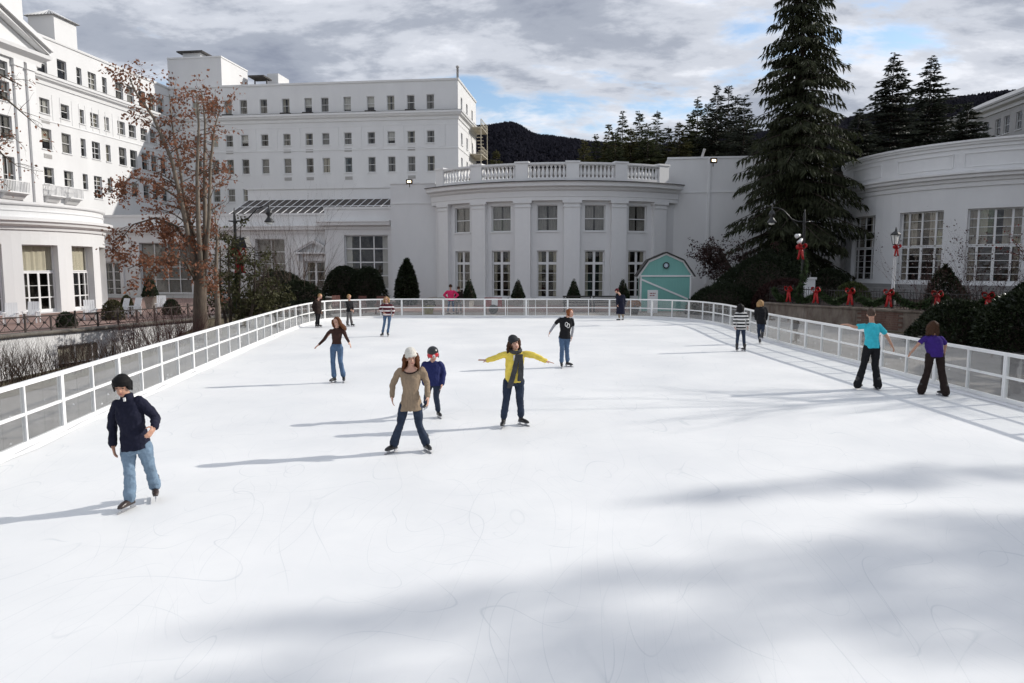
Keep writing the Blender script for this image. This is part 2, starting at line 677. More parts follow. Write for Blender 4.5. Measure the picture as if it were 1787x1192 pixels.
def brick_mat(name, c1, c2, mortar, scale=1.0, bw=0.4, bh=0.2, flat=True):
    m = bpy.data.materials.new(name)
    m.use_nodes = True
    nt = m.node_tree
    b = nt.nodes['Principled BSDF']
    b.inputs['Roughness'].default_value = 0.85
    g = nt.nodes.new('ShaderNodeNewGeometry')
    mp = nt.nodes.new('ShaderNodeMapping')
    if not flat:
        mp.inputs['Rotation'].default_value = (R(90), 0, R(-30))
    nt.links.new(g.outputs['Position'], mp.inputs[0])
    br = nt.nodes.new('ShaderNodeTexBrick')
    br.inputs['Scale'].default_value = scale
    br.inputs['Brick Width'].default_value = bw
    br.inputs['Row Height'].default_value = bh
    br.inputs['Mortar Size'].default_value = 0.008
    br.inputs['Color1'].default_value = (*c1, 1)
    br.inputs['Color2'].default_value = (*c2, 1)
    br.inputs['Mortar'].default_value = (*mortar, 1)
    nt.links.new(mp.outputs[0], br.inputs['Vector'])
    n = nt.nodes.new('ShaderNodeTexNoise')
    n.inputs['Scale'].default_value = 0.9
    n.inputs['Detail'].default_value = 6
    nt.links.new(g.outputs['Position'], n.inputs['Vector'])
    mx = nt.nodes.new('ShaderNodeMix')
    mx.data_type = 'RGBA'
    mx.blend_type = 'MULTIPLY'
    mx.inputs[0].default_value = 0.5
    nt.links.new(br.outputs[0], mx.inputs[6])
    nt.links.new(n.outputs[0], mx.inputs[7])
    nt.links.new(mx.outputs[2], b.inputs['Base Color'])
    MATS[name] = m
    return m


brick_mat('paving_brick', (0.36, 0.22, 0.18), (0.30, 0.19, 0.16), (0.28, 0.24, 0.21))

# ---- ice
m = bpy.data.materials.new('ice')
m.use_nodes = True
nt = m.node_tree
b = nt.nodes['Principled BSDF']
gm = nt.nodes.new('ShaderNodeNewGeometry')


def inode(t, **kw):
    n = nt.nodes.new(t)
    for k, v in kw.items():
        n.inputs[k].default_value = v
    return n


def imath(op, a, bb, clamp=False):
    n = nt.nodes.new('ShaderNodeMath')
    n.operation = op
    n.use_clamp = clamp
    for i, v in enumerate((a, bb)):
        if isinstance(v, (int, float)):
            n.inputs[i].default_value = v
        else:
            nt.links.new(v, n.inputs[i])
    return n.outputs[0]


def scratch(scale, warp, width, seed, thr, reps=7.0, ang=0.0, st=1.0):
    """long thin skate lines: iso-lines of a warped smooth noise, broken up by a second noise"""
    mp = inode('ShaderNodeMapping')
    mp.inputs['Location'].default_value = (seed, seed * 1.7, seed * 0.3)
    mp.inputs['Rotation'].default_value = (0, 0, ang)
    mp.inputs['Scale'].default_value = (1.0, st, 1.0)
    nt.links.new(gm.outputs['Position'], mp.inputs[0])
    n = inode('ShaderNodeTexNoise', Scale=scale, Detail=1.0, Distortion=warp)
    nt.links.new(mp.outputs[0], n.inputs['Vector'])
    fr = imath('FRACT', imath('MULTIPLY', n.outputs[0], reps), 0.0)
    ln = imath('SUBTRACT', 1.0, imath('MULTIPLY', imath('ABSOLUTE', imath('SUBTRACT', fr, 0.5), 0), 1.0 / width), True)
    k = inode('ShaderNodeTexNoise', Scale=scale * 3.1, Detail=3.0)
    nt.links.new(mp.outputs[0], k.inputs['Vector'])
    br = imath('MULTIPLY', imath('SUBTRACT', k.outputs[0], thr), 6.0, True)
    return imath('MULTIPLY', ln, br)


ss = None
for args in ((0.30, 0.3, 0.016, 3.0, 0.46, 22.0, 0.3, 0.35), (0.42, 0.4, 0.016, 11.0, 0.47, 20.0, -0.5, 0.3), (0.5, 0.2, 0.018, 23.0, 0.48, 18.0, 1.2, 0.3),
             (0.36, 0.6, 0.014, 41.0, 0.47, 20.0, 0.8, 0.5), (0.22, 0.8, 0.014, 57.0, 0.48, 22.0, 0.0, 1.0), (0.8, 0.3, 0.022, 71.0, 0.50, 14.0, -1.0, 0.25)):
    v = scratch(*args)
    ss = v if ss is None else imath('ADD', ss, v, True)
cl = inode('ShaderNodeTexNoise', Scale=0.35, Detail=7.0, Roughness=0.6)
nt.links.new(gm.outputs['Position'], cl.inputs['Vector'])
cr = nt.nodes.new('ShaderNodeValToRGB')
cr.color_ramp.elements[0].position = 0.3
cr.color_ramp.elements[1].position = 0.7
cr.color_ramp.elements[0].color = (0.755, 0.765, 0.77, 1)
cr.color_ramp.elements[1].color = (0.875, 0.875, 0.865, 1)
nt.links.new(cl.outputs[0], cr.inputs[0])
fine = inode('ShaderNodeTexNoise', Scale=14.0, Detail=6.0, Roughness=0.7)
mpf = inode('ShaderNodeMapping')
mpf.inputs['Scale'].default_value = (0.35, 1.0, 1.0)
nt.links.new(gm.outputs['Position'], mpf.inputs[0])
nt.links.new(mpf.outputs[0], fine.inputs['Vector'])
mx = nt.nodes.new('ShaderNodeMix')
mx.data_type = 'RGBA'
nt.links.new(imath('MULTIPLY', ss, 0.5), mx.inputs[0])
nt.links.new(cr.outputs[0], mx.inputs[6])
mx.inputs[7].default_value = (0.56, 0.59, 0.61, 1)
nt.links.new(mx.outputs[2], b.inputs['Base Color'])
rr = nt.nodes.new('ShaderNodeMapRange')
rr.inputs[3].default_value = 0.38
rr.inputs[4].default_value = 0.62
nt.links.new(cl.outputs[0], rr.inputs[0])
nt.links.new(rr.outputs[0], b.inputs['Roughness'])
b.inputs['Specular IOR Level'].default_value = 0.35
bp = inode('ShaderNodeBump', Strength=0.22, Distance=0.006)
nt.links.new(imath('SUBTRACT', imath('MULTIPLY', fine.outputs[0], 0.5), imath('MULTIPLY', ss, 0.4)), bp.inputs['Height'])
nt.links.new(bp.outputs[0], b.inputs['Normal'])
MATS['ice'] = m


def catmull(pts, step):
    """evenly spaced points along a smooth line through pts"""
    pts = [Vector((p[0], p[1])) for p in pts]
    ext = [pts[0] * 2 - pts[1]] + pts + [pts[-1] * 2 - pts[-2]]
    fine = []
    for i in range(1, len(ext) - 2):
        p0, p1, p2, p3 = ext[i - 1:i + 3]
        k = max(2, int((p2 - p1).length / 0.05))
        t0 = 0.0
        t1 = t0 + (p1 - p0).length ** 0.5
        t2 = t1 + (p2 - p1).length ** 0.5
        t3 = t2 + (p3 - p2).length ** 0.5
        for j in range(k):
            t = t1 + (t2 - t1) * j / k
            a1 = p0 * ((t1 - t) / (t1 - t0)) + p1 * ((t - t0) / (t1 - t0))
            a2 = p1 * ((t2 - t) / (t2 - t1)) + p2 * ((t - t1) / (t2 - t1))
            a3 = p2 * ((t3 - t) / (t3 - t2)) + p3 * ((t - t2) / (t3 - t2))
            b1 = a1 * ((t2 - t) / (t2 - t0)) + a2 * ((t - t0) / (t2 - t0))
            b2 = a2 * ((t3 - t) / (t3 - t1)) + a3 * ((t - t1) / (t3 - t1))
            fine.append(b1 * ((t2 - t) / (t2 - t1)) + b2 * ((t - t1) / (t2 - t1)))
    fine.append(pts[-1])
    out = [fine[0]]
    acc = 0.0
    for a, c in zip(fine, fine[1:]):
        L = (c - a).length
        while acc + L >= step and L > 1e-9:
            f = (step - acc) / L
            a = a + (c - a) * f
            out.append(a.copy())
            L = (c - a).length
            acc = 0.0
        acc += L
    return out


g0 = lambda x, y: G(x, y).to_2d()
RINK = [Vector((-7.15, 3.0)), g0(0, 805), g0(215, 707), g0(430, 610), g0(518, 573), g0(545, 565), g0(573, 559.5), g0(622, 556.5),
        g0(692, 554.5), g0(870, 554.5), g0(1025, 554.5), g0(1156, 556.5), g0(1211, 560.5), g0(1260, 568.5), g0(1340, 595),
        g0(1560, 654), g0(1787, 714), Vector((10.7, 3.0))]
OUT = catmull(RINK, 0.6)

MOAT = [(-13.4, 6.0), (-13.4, 24.0), (-14.2, 29.5), (-16.0, 36.5), (-17.4, 41.0), (-18.3, 38.5), (-19.8, 34.0), (-21.4, 30.0), (-23.5, 22.0), (-24.5, 6.0)]
outer = [(-2500, -300), (2500, -300), (2500, 3000), (-2500, 3000)]
tri = tessellate_polygon([[Vector((x, y, 0)) for x, y in outer], [Vector((x, y, 0)) for x, y in MOAT]])
gv = [(x, y, -0.06) for x, y in outer + MOAT]
me = bpy.data.meshes.new('ground')
me.from_pydata(gv, [], [tuple(t) for t in tri])
bmm = bmesh.new()
bmm.from_mesh(me)
bmesh.ops.recalc_face_normals(bmm, faces=bmm.faces)
if sum(f.normal.z for f in bmm.faces) < 0:
    bmesh.ops.reverse_faces(bmm, faces=bmm.faces)
bmm.to_mesh(me)
bmm.free()
tag(link_mesh('ground', me, MATS['winter_grass']), kind='structure')


def flat(name, pts, z, m, thick=None):
    mb = MB()
    if thick:
        mb.poly(pts, z - thick, z)
    else:
        mb.add([(p[0], p[1], z) for p in pts], [tuple(range(len(pts)))])
    o = mb.build(name, m, fix=bool(thick))
    return tag(o, kind='structure')


# sunken court beside the left terrace
mb = MB()
n = len(MOAT)
mb.add([(x, y, -2.7) for x, y in MOAT], [tuple(range(n))])
for i in range(4):
    a, c = MOAT[i], MOAT[i + 1]
    mb.add([(a[0], a[1], -2.7), (c[0], c[1], -2.7), (c[0], c[1], -0.06), (a[0], a[1], -0.06)], [(0, 1, 2, 3)])
tag(mb.build('sunken_court', 'mulch'), kind='structure')

ice_pts = [(p.x, p.y) for p in OUT]
ice_pts = [(-7.0, -8.0)] + ice_pts + [(10.8, -8.0)]
flat('ice_rink', ice_pts[::-1], 0.0, 'ice', 0.055)
# paved surround
flat('path', [(-11.4, -8), (20, -8), (19.8, 24), (17.0, 33.5), (14.2, 39.5), (12.5, 43.5), (-12, 43.5), (-12.6, 34), (-12.4, 27), (-11.6, 18)], -0.052, 'asphalt')
flat('plaza', [(-16, 43.5), (14.6, 43.5), (15, 47.0), (-16, 47.0)], -0.048, 'paving_beige')
flat('brick_terrace', [(-16.5, 47.0), (16, 47.0), (16, 63), (-16.5, 63)], -0.046, 'paving_brick')
flat('garden_bed', [(-15, 40.5), (-12.2, 40.5), (-11.5, 45), (-9, 50), (-9, 60.5), (-16, 60.5)], -0.04, 'mulch')
flat('hedge_bed', [(12.4, 42.6), (15.0, 39.6), (16, 48), (16, 57), (12.6, 57)], -0.036, 'mulch')
flat('shrub_border', [(-13.4, 6), (-11.5, 6), (-11.6, 18), (-12.4, 27), (-13.2, 34), (-14.2, 29.5), (-13.4, 24)], -0.044, 'winter_grass')

# hills
hill_pts = [(-900, 150), (-300, 150), (-180, 154), (-36, 167), (-5, 169), (30, 160), (60, 158), (110, 150), (200, 150), (330, 168), (430, 190), (540, 205), (640, 208), (900, 200), (1400, 150)]
rr_ = random.Random(4)


def ridge(x):
    for (x0, h0), (x1, h1) in zip(hill_pts, hill_pts[1:]):
        if x0 <= x <= x1:
            t = (x - x0) / (x1 - x0)
            t = t * t * (3 - 2 * t)
            return h0 + (h1 - h0) * t
    return 120


def hill_h(x, y):
    t = min(1.0, max(0.0, (y - 260) / 640.0))
    s = t * t * (3 - 2 * t)
    xs = x * 900 / max(y, 300)
    nz = 9 * math.sin(x * 0.021 + y * 0.011) + 5 * math.sin(x * 0.057 - y * 0.03) + 3 * math.sin(x * 0.13 + 1.3)
    h = (ridge(x) - 8) * s + nz * s * (1 - 0.75 * t)
    if y > 900:
        h -= (y - 900) * 0.25
    return h


xs = np.linspace(-900, 1400, 116)
ys = np.concatenate([np.linspace(260, 900, 26), [1000, 1200]])
hv = [(x, y, hill_h(x, y) - 0.3) for y in ys for x in xs]
nx = len(xs)
hf = [(j * nx + i, j * nx + i + 1, (j + 1) * nx + i + 1, (j + 1) * nx + i) for j in range(len(ys) - 1) for i in range(nx - 1)]
mat('hill_ground', (0.024, 0.022, 0.027), 0.95, 0.2, 0.02, spec=0.0)
me = bpy.data.meshes.new('hill')
me.from_pydata(hv, [], hf)
tag(link_mesh('hill', me, MATS['hill_ground'], smooth=True), kind='structure')

mat('far_wood', (0.030, 0.030, 0.040), 0.95, 0.2, 0.03, spec=0.0)  # purple-grey of bare woods, made bluer in place of haze
_b = MATS['far_wood'].node_tree
_t = _b.nodes.new('ShaderNodeBsdfTranslucent')
_t.inputs[0].default_value = (0.030, 0.030, 0.040, 1)
_m = _b.nodes.new('ShaderNodeMixShader')
_b.links.new(_b.nodes['Principled BSDF'].outputs[0], _m.inputs[1])
_b.links.new(_t.outputs[0], _m.inputs[2])
_b.links.new(_m.outputs[0], _b.nodes['Material Output'].inputs[0])
rs = np.random.RandomState(5)
N = 42000
yy = 300 + 620 * rs.rand(N) ** 0.6
sx = -0.09 + 0.89 * rs.rand(N)
xx = sx * yy
hh = np.array([hill_h(float(a), float(b_)) for a, b_ in zip(xx, yy)])
wd = 0.8 + 1.0 * rs.rand(N)
ht = 2.5 + 3.5 * rs.rand(N)
V = np.zeros((N, 8, 3, 3))
ang = rs.rand(N) * 6.28
for k in range(4):
    a0_ = ang + k * math.pi / 2 + 0.4 * rs.rand(N)
    a1_ = ang + (k + 1) * math.pi / 2 + 0.2 * rs.rand(N)
    mid = ht * (0.45 + 0.3 * rs.rand(N))
    p0_ = np.stack([xx + wd * np.cos(a0_), yy + wd * np.sin(a0_), hh + mid], 1)
    p1_ = np.stack([xx + wd * np.cos(a1_), yy + wd * np.sin(a1_), hh + mid * 0.9], 1)
    tp = np.stack([xx + 0.6 * rs.randn(N), yy, hh + ht], 1)
    bt = np.stack([xx, yy, hh - 1], 1)
    V[:, 2 * k] = np.stack([p0_, p1_, tp], 1)
    V[:, 2 * k + 1] = np.stack([p1_, p0_, bt], 1)
tag(soup('hillside_woods', V.reshape(-1, 3), 3, 'far_wood'), 'bare winter woods covering the dark hills behind the hotel', 'woods', kind='stuff')

# ---------------------------------------------------------------- rink fence
fence = empty('rink_fence', (0, 0, 0), 'white framed rink fence with clear acrylic panels curving round the ice', 'fence')


def seg_box(mb, a, c, half_w, z0, z1, ext=0.0):
    a, c = Vector((a[0], a[1], 0)), Vector((c[0], c[1], 0))
    d = (c - a).normalized()
    nn = Vector((-d.y, d.x, 0)) * half_w
    a, c = a - d * ext, c + d * ext
    z0, z1 = Vector((0, 0, z0)), Vector((0, 0, z1))
    mb.hexa([a - nn + z0, c - nn + z0, c + nn + z0, a + nn + z0, a - nn + z1, c - nn + z1, c + nn + z1, a + nn + z1])


# outline at 0.6 m: posts every second point, module ends every fourth
GATE = g0(870, 554.5)
gi = min(range(0, len(OUT), 2), key=lambda i: (OUT[i] - GATE).length)
for i in range(0, len(OUT) - 2, 2):
    a, c = OUT[i], OUT[i + 2]
    mid = OUT[i + 1]
    d = (c - a).normalized()
    end = (i % 4 == 0)
    w = 0.034 if end else 0.021
    isgate = (i == gi)
    pm = MB()
    nn = Vector((-d.y, d.x))
    if end:
        for s in (-0.027, 0.027):
            q = a + d * s
            pm.obox((q.x, q.y, 0.56), (d.x * 0.021, d.y * 0.021, 0), (nn.x * 0.036, nn.y * 0.036, 0), (0, 0, 0.545))
        pm.obox((a.x, a.y, 0.56), (d.x * 0.006, d.y * 0.006, 0), (nn.x * 0.03, nn.y * 0.03, 0), (0, 0, 0.54))
    else:
        pm.obox((a.x, a.y, 0.56), (d.x * w, d.y * w, 0), (nn.x * 0.032, nn.y * 0.032, 0), (0, 0, 0.543))
    pm.build('post', 'fence_white', fence)
    gap = 0.05 if end else 0.022
    gap2 = 0.05 if not end else 0.022
    la, lc = a + (mid - a).normalized() * gap, c + (mid - c).normalized() * gap2
    tr_ = MB()
    seg_box(tr_, la, mid, 0.033, 1.035, 1.105, 0.0)
    seg_box(tr_, mid, lc, 0.033, 1.035, 1.105, 0.0)
    tr_.build('top_rail', 'fence_white', fence)
    mr_ = MB()
    seg_box(mr_, la, mid, 0.022, 0.555, 0.605)
    seg_box(mr_, mid, lc, 0.022, 0.555, 0.605)
    mr_.build('middle_rail', 'fence_white', fence)
    kb = MB()
    seg_box(kb, la, mid, 0.030, 0.004, 0.135)
    seg_box(kb, mid, lc, 0.030, 0.004, 0.135)
    kb.build('kick_board', 'fence_white', fence)
    for z0, z1 in ((0.135, 0.555), (0.605, 1.035)):
        gp = MB()
        seg_box(gp, la, mid, 0.004, z0, z1)
        seg_box(gp, mid, lc, 0.004, z0, z1)
        gp.build('panel', 'acrylic', fence)
    if isgate or i == gi + 2:
        gg = MB()
        for f in (0.1, 0.9) if isgate else (0.1, 0.45):
            q = a + (c - a) * f
            gg.obox((q.x + nn.x * 0.05, q.y + nn.y * 0.05, 0.56), (d.x * 0.018, d.y * 0.018, 0), (nn.x * 0.015, nn.y * 0.015, 0), (0, 0, 0.5))
        gg.build('gate_frame', 'fence_white', fence)
q = OUT[-1]
MB().box(q.x - .03, q.x + .03, q.y - .03, q.y + .03, 0.0, 1.1).build('post', 'fence_white', fence)

# ridge of shaved ice along the foot of the fence
rs = np.random.RandomState(3)
rv_, rf_ = [], []
for i, p in enumerate(OUT):
    q = OUT[min(i + 1, len(OUT) - 1)] - OUT[max(i - 1, 0)]
    q.normalize()
    inn = Vector((q.y, -q.x))
    for (o_, z_) in ((0.032, 0.0), (0.034, 0.05), (0.07, 0.035), (0.13, 0.006)):
        w_ = o_ * (0.75 + 0.6 * rs.rand()) if o_ > 0.05 else o_
        rv_.append((p.x + inn.x * w_, p.y + inn.y * w_, z_ * (0.4 + 1.0 * rs.rand())))
for i in range(len(OUT) - 1):
    for k in range(3):
        rf_.append((i * 4 + k, i * 4 + k + 1, i * 4 + k + 5, i * 4 + k + 4))
mat('snow', (0.85, 0.85, 0.86), 0.8, 0.03, 5)
me = bpy.data.meshes.new('snow_ridge')
me.from_pydata(rv_, [], rf_)
tag(link_mesh('snow_ridge', me, MATS['snow'], smooth=True), 'low ridge of shaved ice along the foot of the rink fence', 'snow', kind='stuff')

# crumbs of shaved ice thrown over the fence
rs = np.random.RandomState(8)
cr = []
for k in range(340):
    i = rs.randint(2, len(OUT) - 3)
    p = OUT[i]
    d = (OUT[i + 1] - OUT[i - 1]).normalized()
    nn = Vector((-d.y, d.x))
    if OUT[i].x > 9:
        dist = 0.25 + 2.2 * rs.rand() ** 1.5
    elif OUT[i].x < -6.5:
        dist = 0.25 + 2.0 * rs.rand() ** 1.5
    else:
        continue
    q = p + nn * dist
    s = 0.012 + 0.022 * rs.rand()
    c = np.array([q.x, q.y, -0.05])
    e = np.array([[s, 0, 0], [0, s, 0], [-s, 0, 0], [0, -s, 0]]) * (0.6 + 0.8 * rs.rand(4, 1))
    t = np.array([0, 0, s * 1.2])
    for j in range(4):
        cr += [c + e[j], c + e[(j + 1) % 4], c + t]
mat('snow', (0.85, 0.85, 0.86), 0.8, 0.03, 5)
tag(soup('ice_crumbs', np.array(cr), 3, 'snow'), 'small white crumbs of shaved ice scattered beyond the rink fence', 'snow', kind='stuff')

# ---------------------------------------------------------------- buildings
TH = R(7.1)
AV = Vector((math.sin(TH), math.cos(TH), 0))      # away from the camera along the side wing
BV = Vector((math.cos(TH), -math.sin(TH), 0))     # along the cross wing, to the right


def arc_u_at(mf, px, py=500):
    r = ray(px, py)
    d = Vector((r.x, r.y)).normalized()
    c = mf.c.to_2d()
    bq = -d.dot(c)
    disc = bq * bq - (c.dot(c) - mf.rad ** 2)
    t = -bq - math.sqrt(max(disc, 0))
    p = d * t - c
    a = math.atan2(p.y, p.x) - mf.a0
    a = (a + math.pi) % (2 * math.pi) - math.pi
    return a * mf.rad


def sweep_plan(mb, pts, prof, loop=False):
    """moulding profile [(d, z)] carried round plan corners with mitres; outward is to the right of the run"""
    P = [Vector((p[0], p[1])) for p in pts]
    n = len(P)

    def maker(u, z, d):
        i = int(u)
        p = P[i]
        if loop or 0 < i < n - 1:
            e0 = (p - P[i - 1]).normalized()
            e1 = (P[(i + 1) % n] - p).normalized()
        elif i == 0:
            e0 = e1 = (P[1] - p).normalized()
        else:
            e0 = e1 = (p - P[-2]).normalized()
        n0, n1 = Vector((e0.y, -e0.x)), Vector((e1.y, -e1.x))
        mm = (n0 + n1)
        mm = mm / max(0.2, mm.dot(n0))
        q = p + mm * d
        return Vector((q.x, q.y, z))
    mb.sweep(maker, list(range(n)), prof)
    return mb


def arc_us(u0, u1, k):
    return [u0 + (u1 - u0) * i / k for i in range(k + 1)]


ROWS = [(21.1, 22.75), (17.3, 18.68), (14.05, 15.8), (10.75, 12.3)]
CORN = [(-0.02, 19.95), (0.10, 19.95), (0.14, 20.25), (0.42, 20.42), (0.46, 20.55), (0.58, 20.62), (0.60, 20.86), (-0.02, 20.92)]
FLASH = [(-0.02, 20.925), (0.57, 20.875), (0.57, 20.91), (-0.02, 20.97)]
COPE = [(-0.05, 24.28), (0.09, 24.28), (0.12, 24.42), (0.12, 24.5), (-0.35, 24.52), (-0.35, 24.4)]
BELT = [(-0.02, 16.62), (0.05, 16.62), (0.06, 16.72), (-0.02, 16.78)]
FRIEZE = [(-0.02, 19.35), (0.03, 19.35), (0.03, 19.43), (-0.02, 19.45)]

# ---- the cross wing (in shade)
K = Vector((A(800, 300, 85.0).x, 85.0, 0))
J = K - BV * 35.6
E2 = K + AV * 12.0
wingB = empty('hotel_wing', (K.x - 15, K.y + 5, 0), 'six storey white hotel wing in shade with a flat roof, behind the skylight', 'building')
mfB = line_map(J, K)
colsB = [342, 372, 398, 425, 460, 499, 538, 567, 606, 647, 682, 717, 751]
holes = []
specs = []
for r, (z0, z1) in enumerate(ROWS):
    for c, px in enumerate(colsB):
        py = 465 - (((z0 + z1) / 2) - CAM_H) * 14.0
        u = mfB.u_at(px, 190) 
        holes.append((u - 0.46, u + 0.46, z0, z1))
        specs.append((r, c, u))
L = mfB.L
facade('front_wall', 'white_wall', wingB, mfB, 0, L, 0, 24.4, holes, 0.16)
light = {(0, 6), (0, 8), (0, 9), (1, 3), (1, 10)}
for (r, c, u), h in zip(specs, holes):
    cur = 'curtain_white' if (r, c) in light else ('curtain_grey' if (r * 7 + c * 3) % 5 else 'curtain_cream')
    window(wingB, mfB, *h, rev=0.16, fw=0.055, cols=(), rows=(0.5,), bar=0.05, curtain=cur, cover=1.0 if (r, c) in light else rnd.choice([0.6, 0.75, 0.9, 1.0]),
           panes='all', drop=None if (r, c) not in light else 0.55 + 0.3 * rnd.random())
for px, rows in ((398, (1,)), (499, (1, 2)), (538, (1, 2)), (606, (1, 2)), (717, (1, 2))):
    u = mfB.u_at(px, 190)
    for r in rows:
        z = ROWS[r][0] - 0.85
        mb = MB()
        mb.mbox(mfB, u - 0.45, u + 0.45, z, z + 0.38, -0.02, 0.03)
        for k in range(5):
            mb.mbox(mfB, u - 0.42, u + 0.42, z + 0.03 + k * 0.07, z + 0.06 + k * 0.07, 0.03, 0.05)
        mb.build('air_grille', 'grille_grey', wingB)
for px in (398, 499, 538, 647, 717):
    u = mfB.u_at(px, 190)
    mb = MB().mbox(mfB, u - 0.62, u + 0.62, 20.93, 21.08, 0.05, 0.4)
    mb.build('window_tray', 'dark_roof', wingB)
mfB2 = line_map(K, E2)
holes2, L2 = [], 12.0
for z0, z1 in ROWS:
    for u in (2.2, 5.6, 9.2):
        holes2.append((u - 0.46, u + 0.46, z0, z1))
facade('end_wall', 'white_wall', wingB, mfB2, 0, L2, 0, 24.4, holes2, 0.16)
for h in holes2:
    window(wingB, mfB2, *h, rev=0.16, fw=0.055, cols=(), rows=(0.5,), bar=0.05, panes='all', cover=0.9)
mb = MB()
back0, back1 = J + AV * 12, E2
mb.add([back1.to_tuple(), back0.to_tuple(), (back0.x, back0.y, 24.4), (back1.x, back1.y, 24.4)], [(0, 1, 2, 3)])
mb.build('back_wall', 'white_wall', wingB)
mb = MB().add([(p.x, p.y, 24.2) for p in (J, K, E2, back0)], [(0, 1, 2, 3)])
mb.build('roof', 'grey_roof', wingB)
plan = [J, K, E2]
for nm, prof, m_ in (('cornice', CORN, 'white_trim'), ('flashing', FLASH, 'dark_roof'), ('coping', COPE, 'white_trim'), ('belt_course', BELT, 'white_trim'), ('frieze_band', FRIEZE, 'white_trim')):
    sweep_plan(MB(), plan, prof).build(nm, m_, wingB)
# shallow wall strips between the second row windows
for px in (412, 442, 479, 519, 586, 626, 664, 700, 735, 772):
    u = mfB.u_at(px, 240)
    MB().mbox(mfB, u - 0.35, u + 0.35, 16.8, 19.34, -0.01, 0.035).build('wall_strip', 'white_wall', wingB)
# roof houses
u1 = mfB.u_at(387, 140)
p = [mfB(0, 0, -0.01), mfB(u1, 0, -0.01), mfB(u1, 0, -6.5), mfB(0, 0, -6.5)]
ph = MB().poly([(q.x, q.y) for q in p], 24.3, 27.9).build('roof_house', 'white_wall', wingB, fix=True)
sweep_plan(MB(), [p[0], p[1], p[2]], [(-.02, 27.75), (0.08, 27.78), (0.08, 27.95), (-0.3, 27.97)]).build('coping', 'white_trim', ph)
for (ua, ub, da, db, z0, z1, ov) in ((1.3, 3.6, -3.5, -1.2, 27.9, 28.75, 0.5), (4.6, 5.6, -6.0, -4.6, 27.9, 28.3, 0.35)):
    v = MB().mbox(mfB, ua, ub, z0, z1, da, db).build('chimney', 'white_wall', ph)
    MB().mbox(mfB, ua - ov, ub + ov, z1 + .002, z1 + 0.16, da - ov, db + ov).build('chimney_cap', 'dark_roof', ph)
u2, u3 = mfB.u_at(424, 140) - 1.0, mfB.u_at(441, 140) - 0.7
p = [mfB(u2, 0, -8.5), mfB(u3, 0, -8.5), mfB(u3, 0, -11.8), mfB(u2, 0, -11.8)]
MB().poly([(q.x, q.y) for q in p], 24.25, 28.0).build('roof_house', 'white_wall', wingB, fix=True)
mb = MB().mbox(mfB, u1 + 0.5, u1 + 2.6, 26.9, 27.1, -7.9, -5.6)
for a_ in (u1 + 0.7, u1 + 2.3):
    mb.mbox(mfB, a_, a_ + 0.12, 24.2, 26.9, -7.0, -6.85)
mb.build('vent_hood', 'dark_roof', wingB)
u = mfB.u_at(795, 140)
mb = MB().lathe(mfB(u, 24.2, -1.2), [(0.13, 0), (0.13, 1.75), (0.19, 1.76), (0.19, 1.95), (0.05, 2.0)], 12)
mb.build('vent_pipe', 'grille_grey', wingB, True)
# fire escape on the far end of the lit wall
mat('cream_iron', (0.55, 0.50, 0.40), 0.6, 0.1, 4)
fe = MB()
for z in (20.3, 17.0, 13.6, 10.4):
    fe.mbox(mfB2, 7.3, 12.4, z, z + 0.08, 0.0, 1.5)
    for zz_ in (0.5, 1.0):
        fe.mbox(mfB2, 7.3, 12.4, z + zz_, z + zz_ + 0.05, 1.44, 1.5)
        fe.mbox(mfB2, 12.35, 12.4, z + zz_, z + zz_ + 0.05, 0.0, 1.44)
    for k in range(9):
        fe.mbox(mfB2, 7.3 + k * 0.62, 7.34 + k * 0.62, z, z + 1.05, 1.45, 1.49)
for k in range(3):
    za, zb = (20.3, 17.0, 13.6)[k], (17.0, 13.6, 10.4)[k]
    for s in range(9):
        t = (s + .5) / 9
        fe.mbox(mfB2, 8.2 + 3.2 * t, 8.5 + 3.2 * t, za + (zb - za) * t, za + (zb - za) * t + 0.04, 0.55, 1.35)
for uu in (7.3, 12.3):
    fe.mbox(mfB2, uu, uu + 0.09, 4, 21.3, 1.4, 1.49)
fe.build('fire_escape', 'cream_iron', wingB)

# ---- the sunlit side wing
I = J - AV * 58.0
wingA = empty('hotel_wing', (J.x, J.y - 25, 0), 'sunlit white hotel wing with balconies and pediment, at the left edge', 'building')
mfA = line_map(I, J)
LA = mfA.L
colsA = [(82, 's'), (116, 's'), (145, 'n'), (167, 'm'), (188, 'n'), (213, 's'), (232, 's'), (252, 's'), (268, 's'), (284, 's')]
holes, specs = [], []
for r, (z0, z1) in enumerate(ROWS):
    for px, t in colsA:
        u = mfA.u_at(px, 247)
        w = {'s': 0.62, 'n': 0.36, 'm': 0.60}[t]
        a0_, a1_ = z0, z1
        if t == 's' and r in (0, 2):
            a0_, a1_ = z0 - 0.05, z1 + 0.1
        if t == 'm' and r == 3:
            a0_, a1_ = z0 - 0.75, z1
        holes.append((u - w, u + w, a0_, a1_))
        specs.append((r, t, u))
uE = mfA.u_at(58, 250) - 0.6
facade('front_wall', 'white_wall', wingA, mfA, 0, LA, 0, 24.4, holes, 0.2)
for (r, t, u), h in zip(specs, holes):
    window(wingA, mfA, *h, rev=0.2, fw=0.06, cols=(0.5,) if t == 'm' else (), rows=(0.5,) if t != 'm' else ((0.33, 0.66) if r != 3 else (0.2, 0.4, 0.6, 0.8)), bar=0.05,
           curtain=rnd.choice(['curtain_grey', 'curtain_grey', 'curtain_cream', 'curtain_white']), cover=rnd.choice([0.5, 0.7, 0.85, 1.0]), panes='all', drop=rnd.choice([None, None, 0.35, 0.6]))
sweep_plan(MB(), [I, J], CORN).build('cornice', 'white_trim', wingA)
sweep_plan(MB(), [I, J], FLASH).build('flashing', 'dark_roof', wingA)
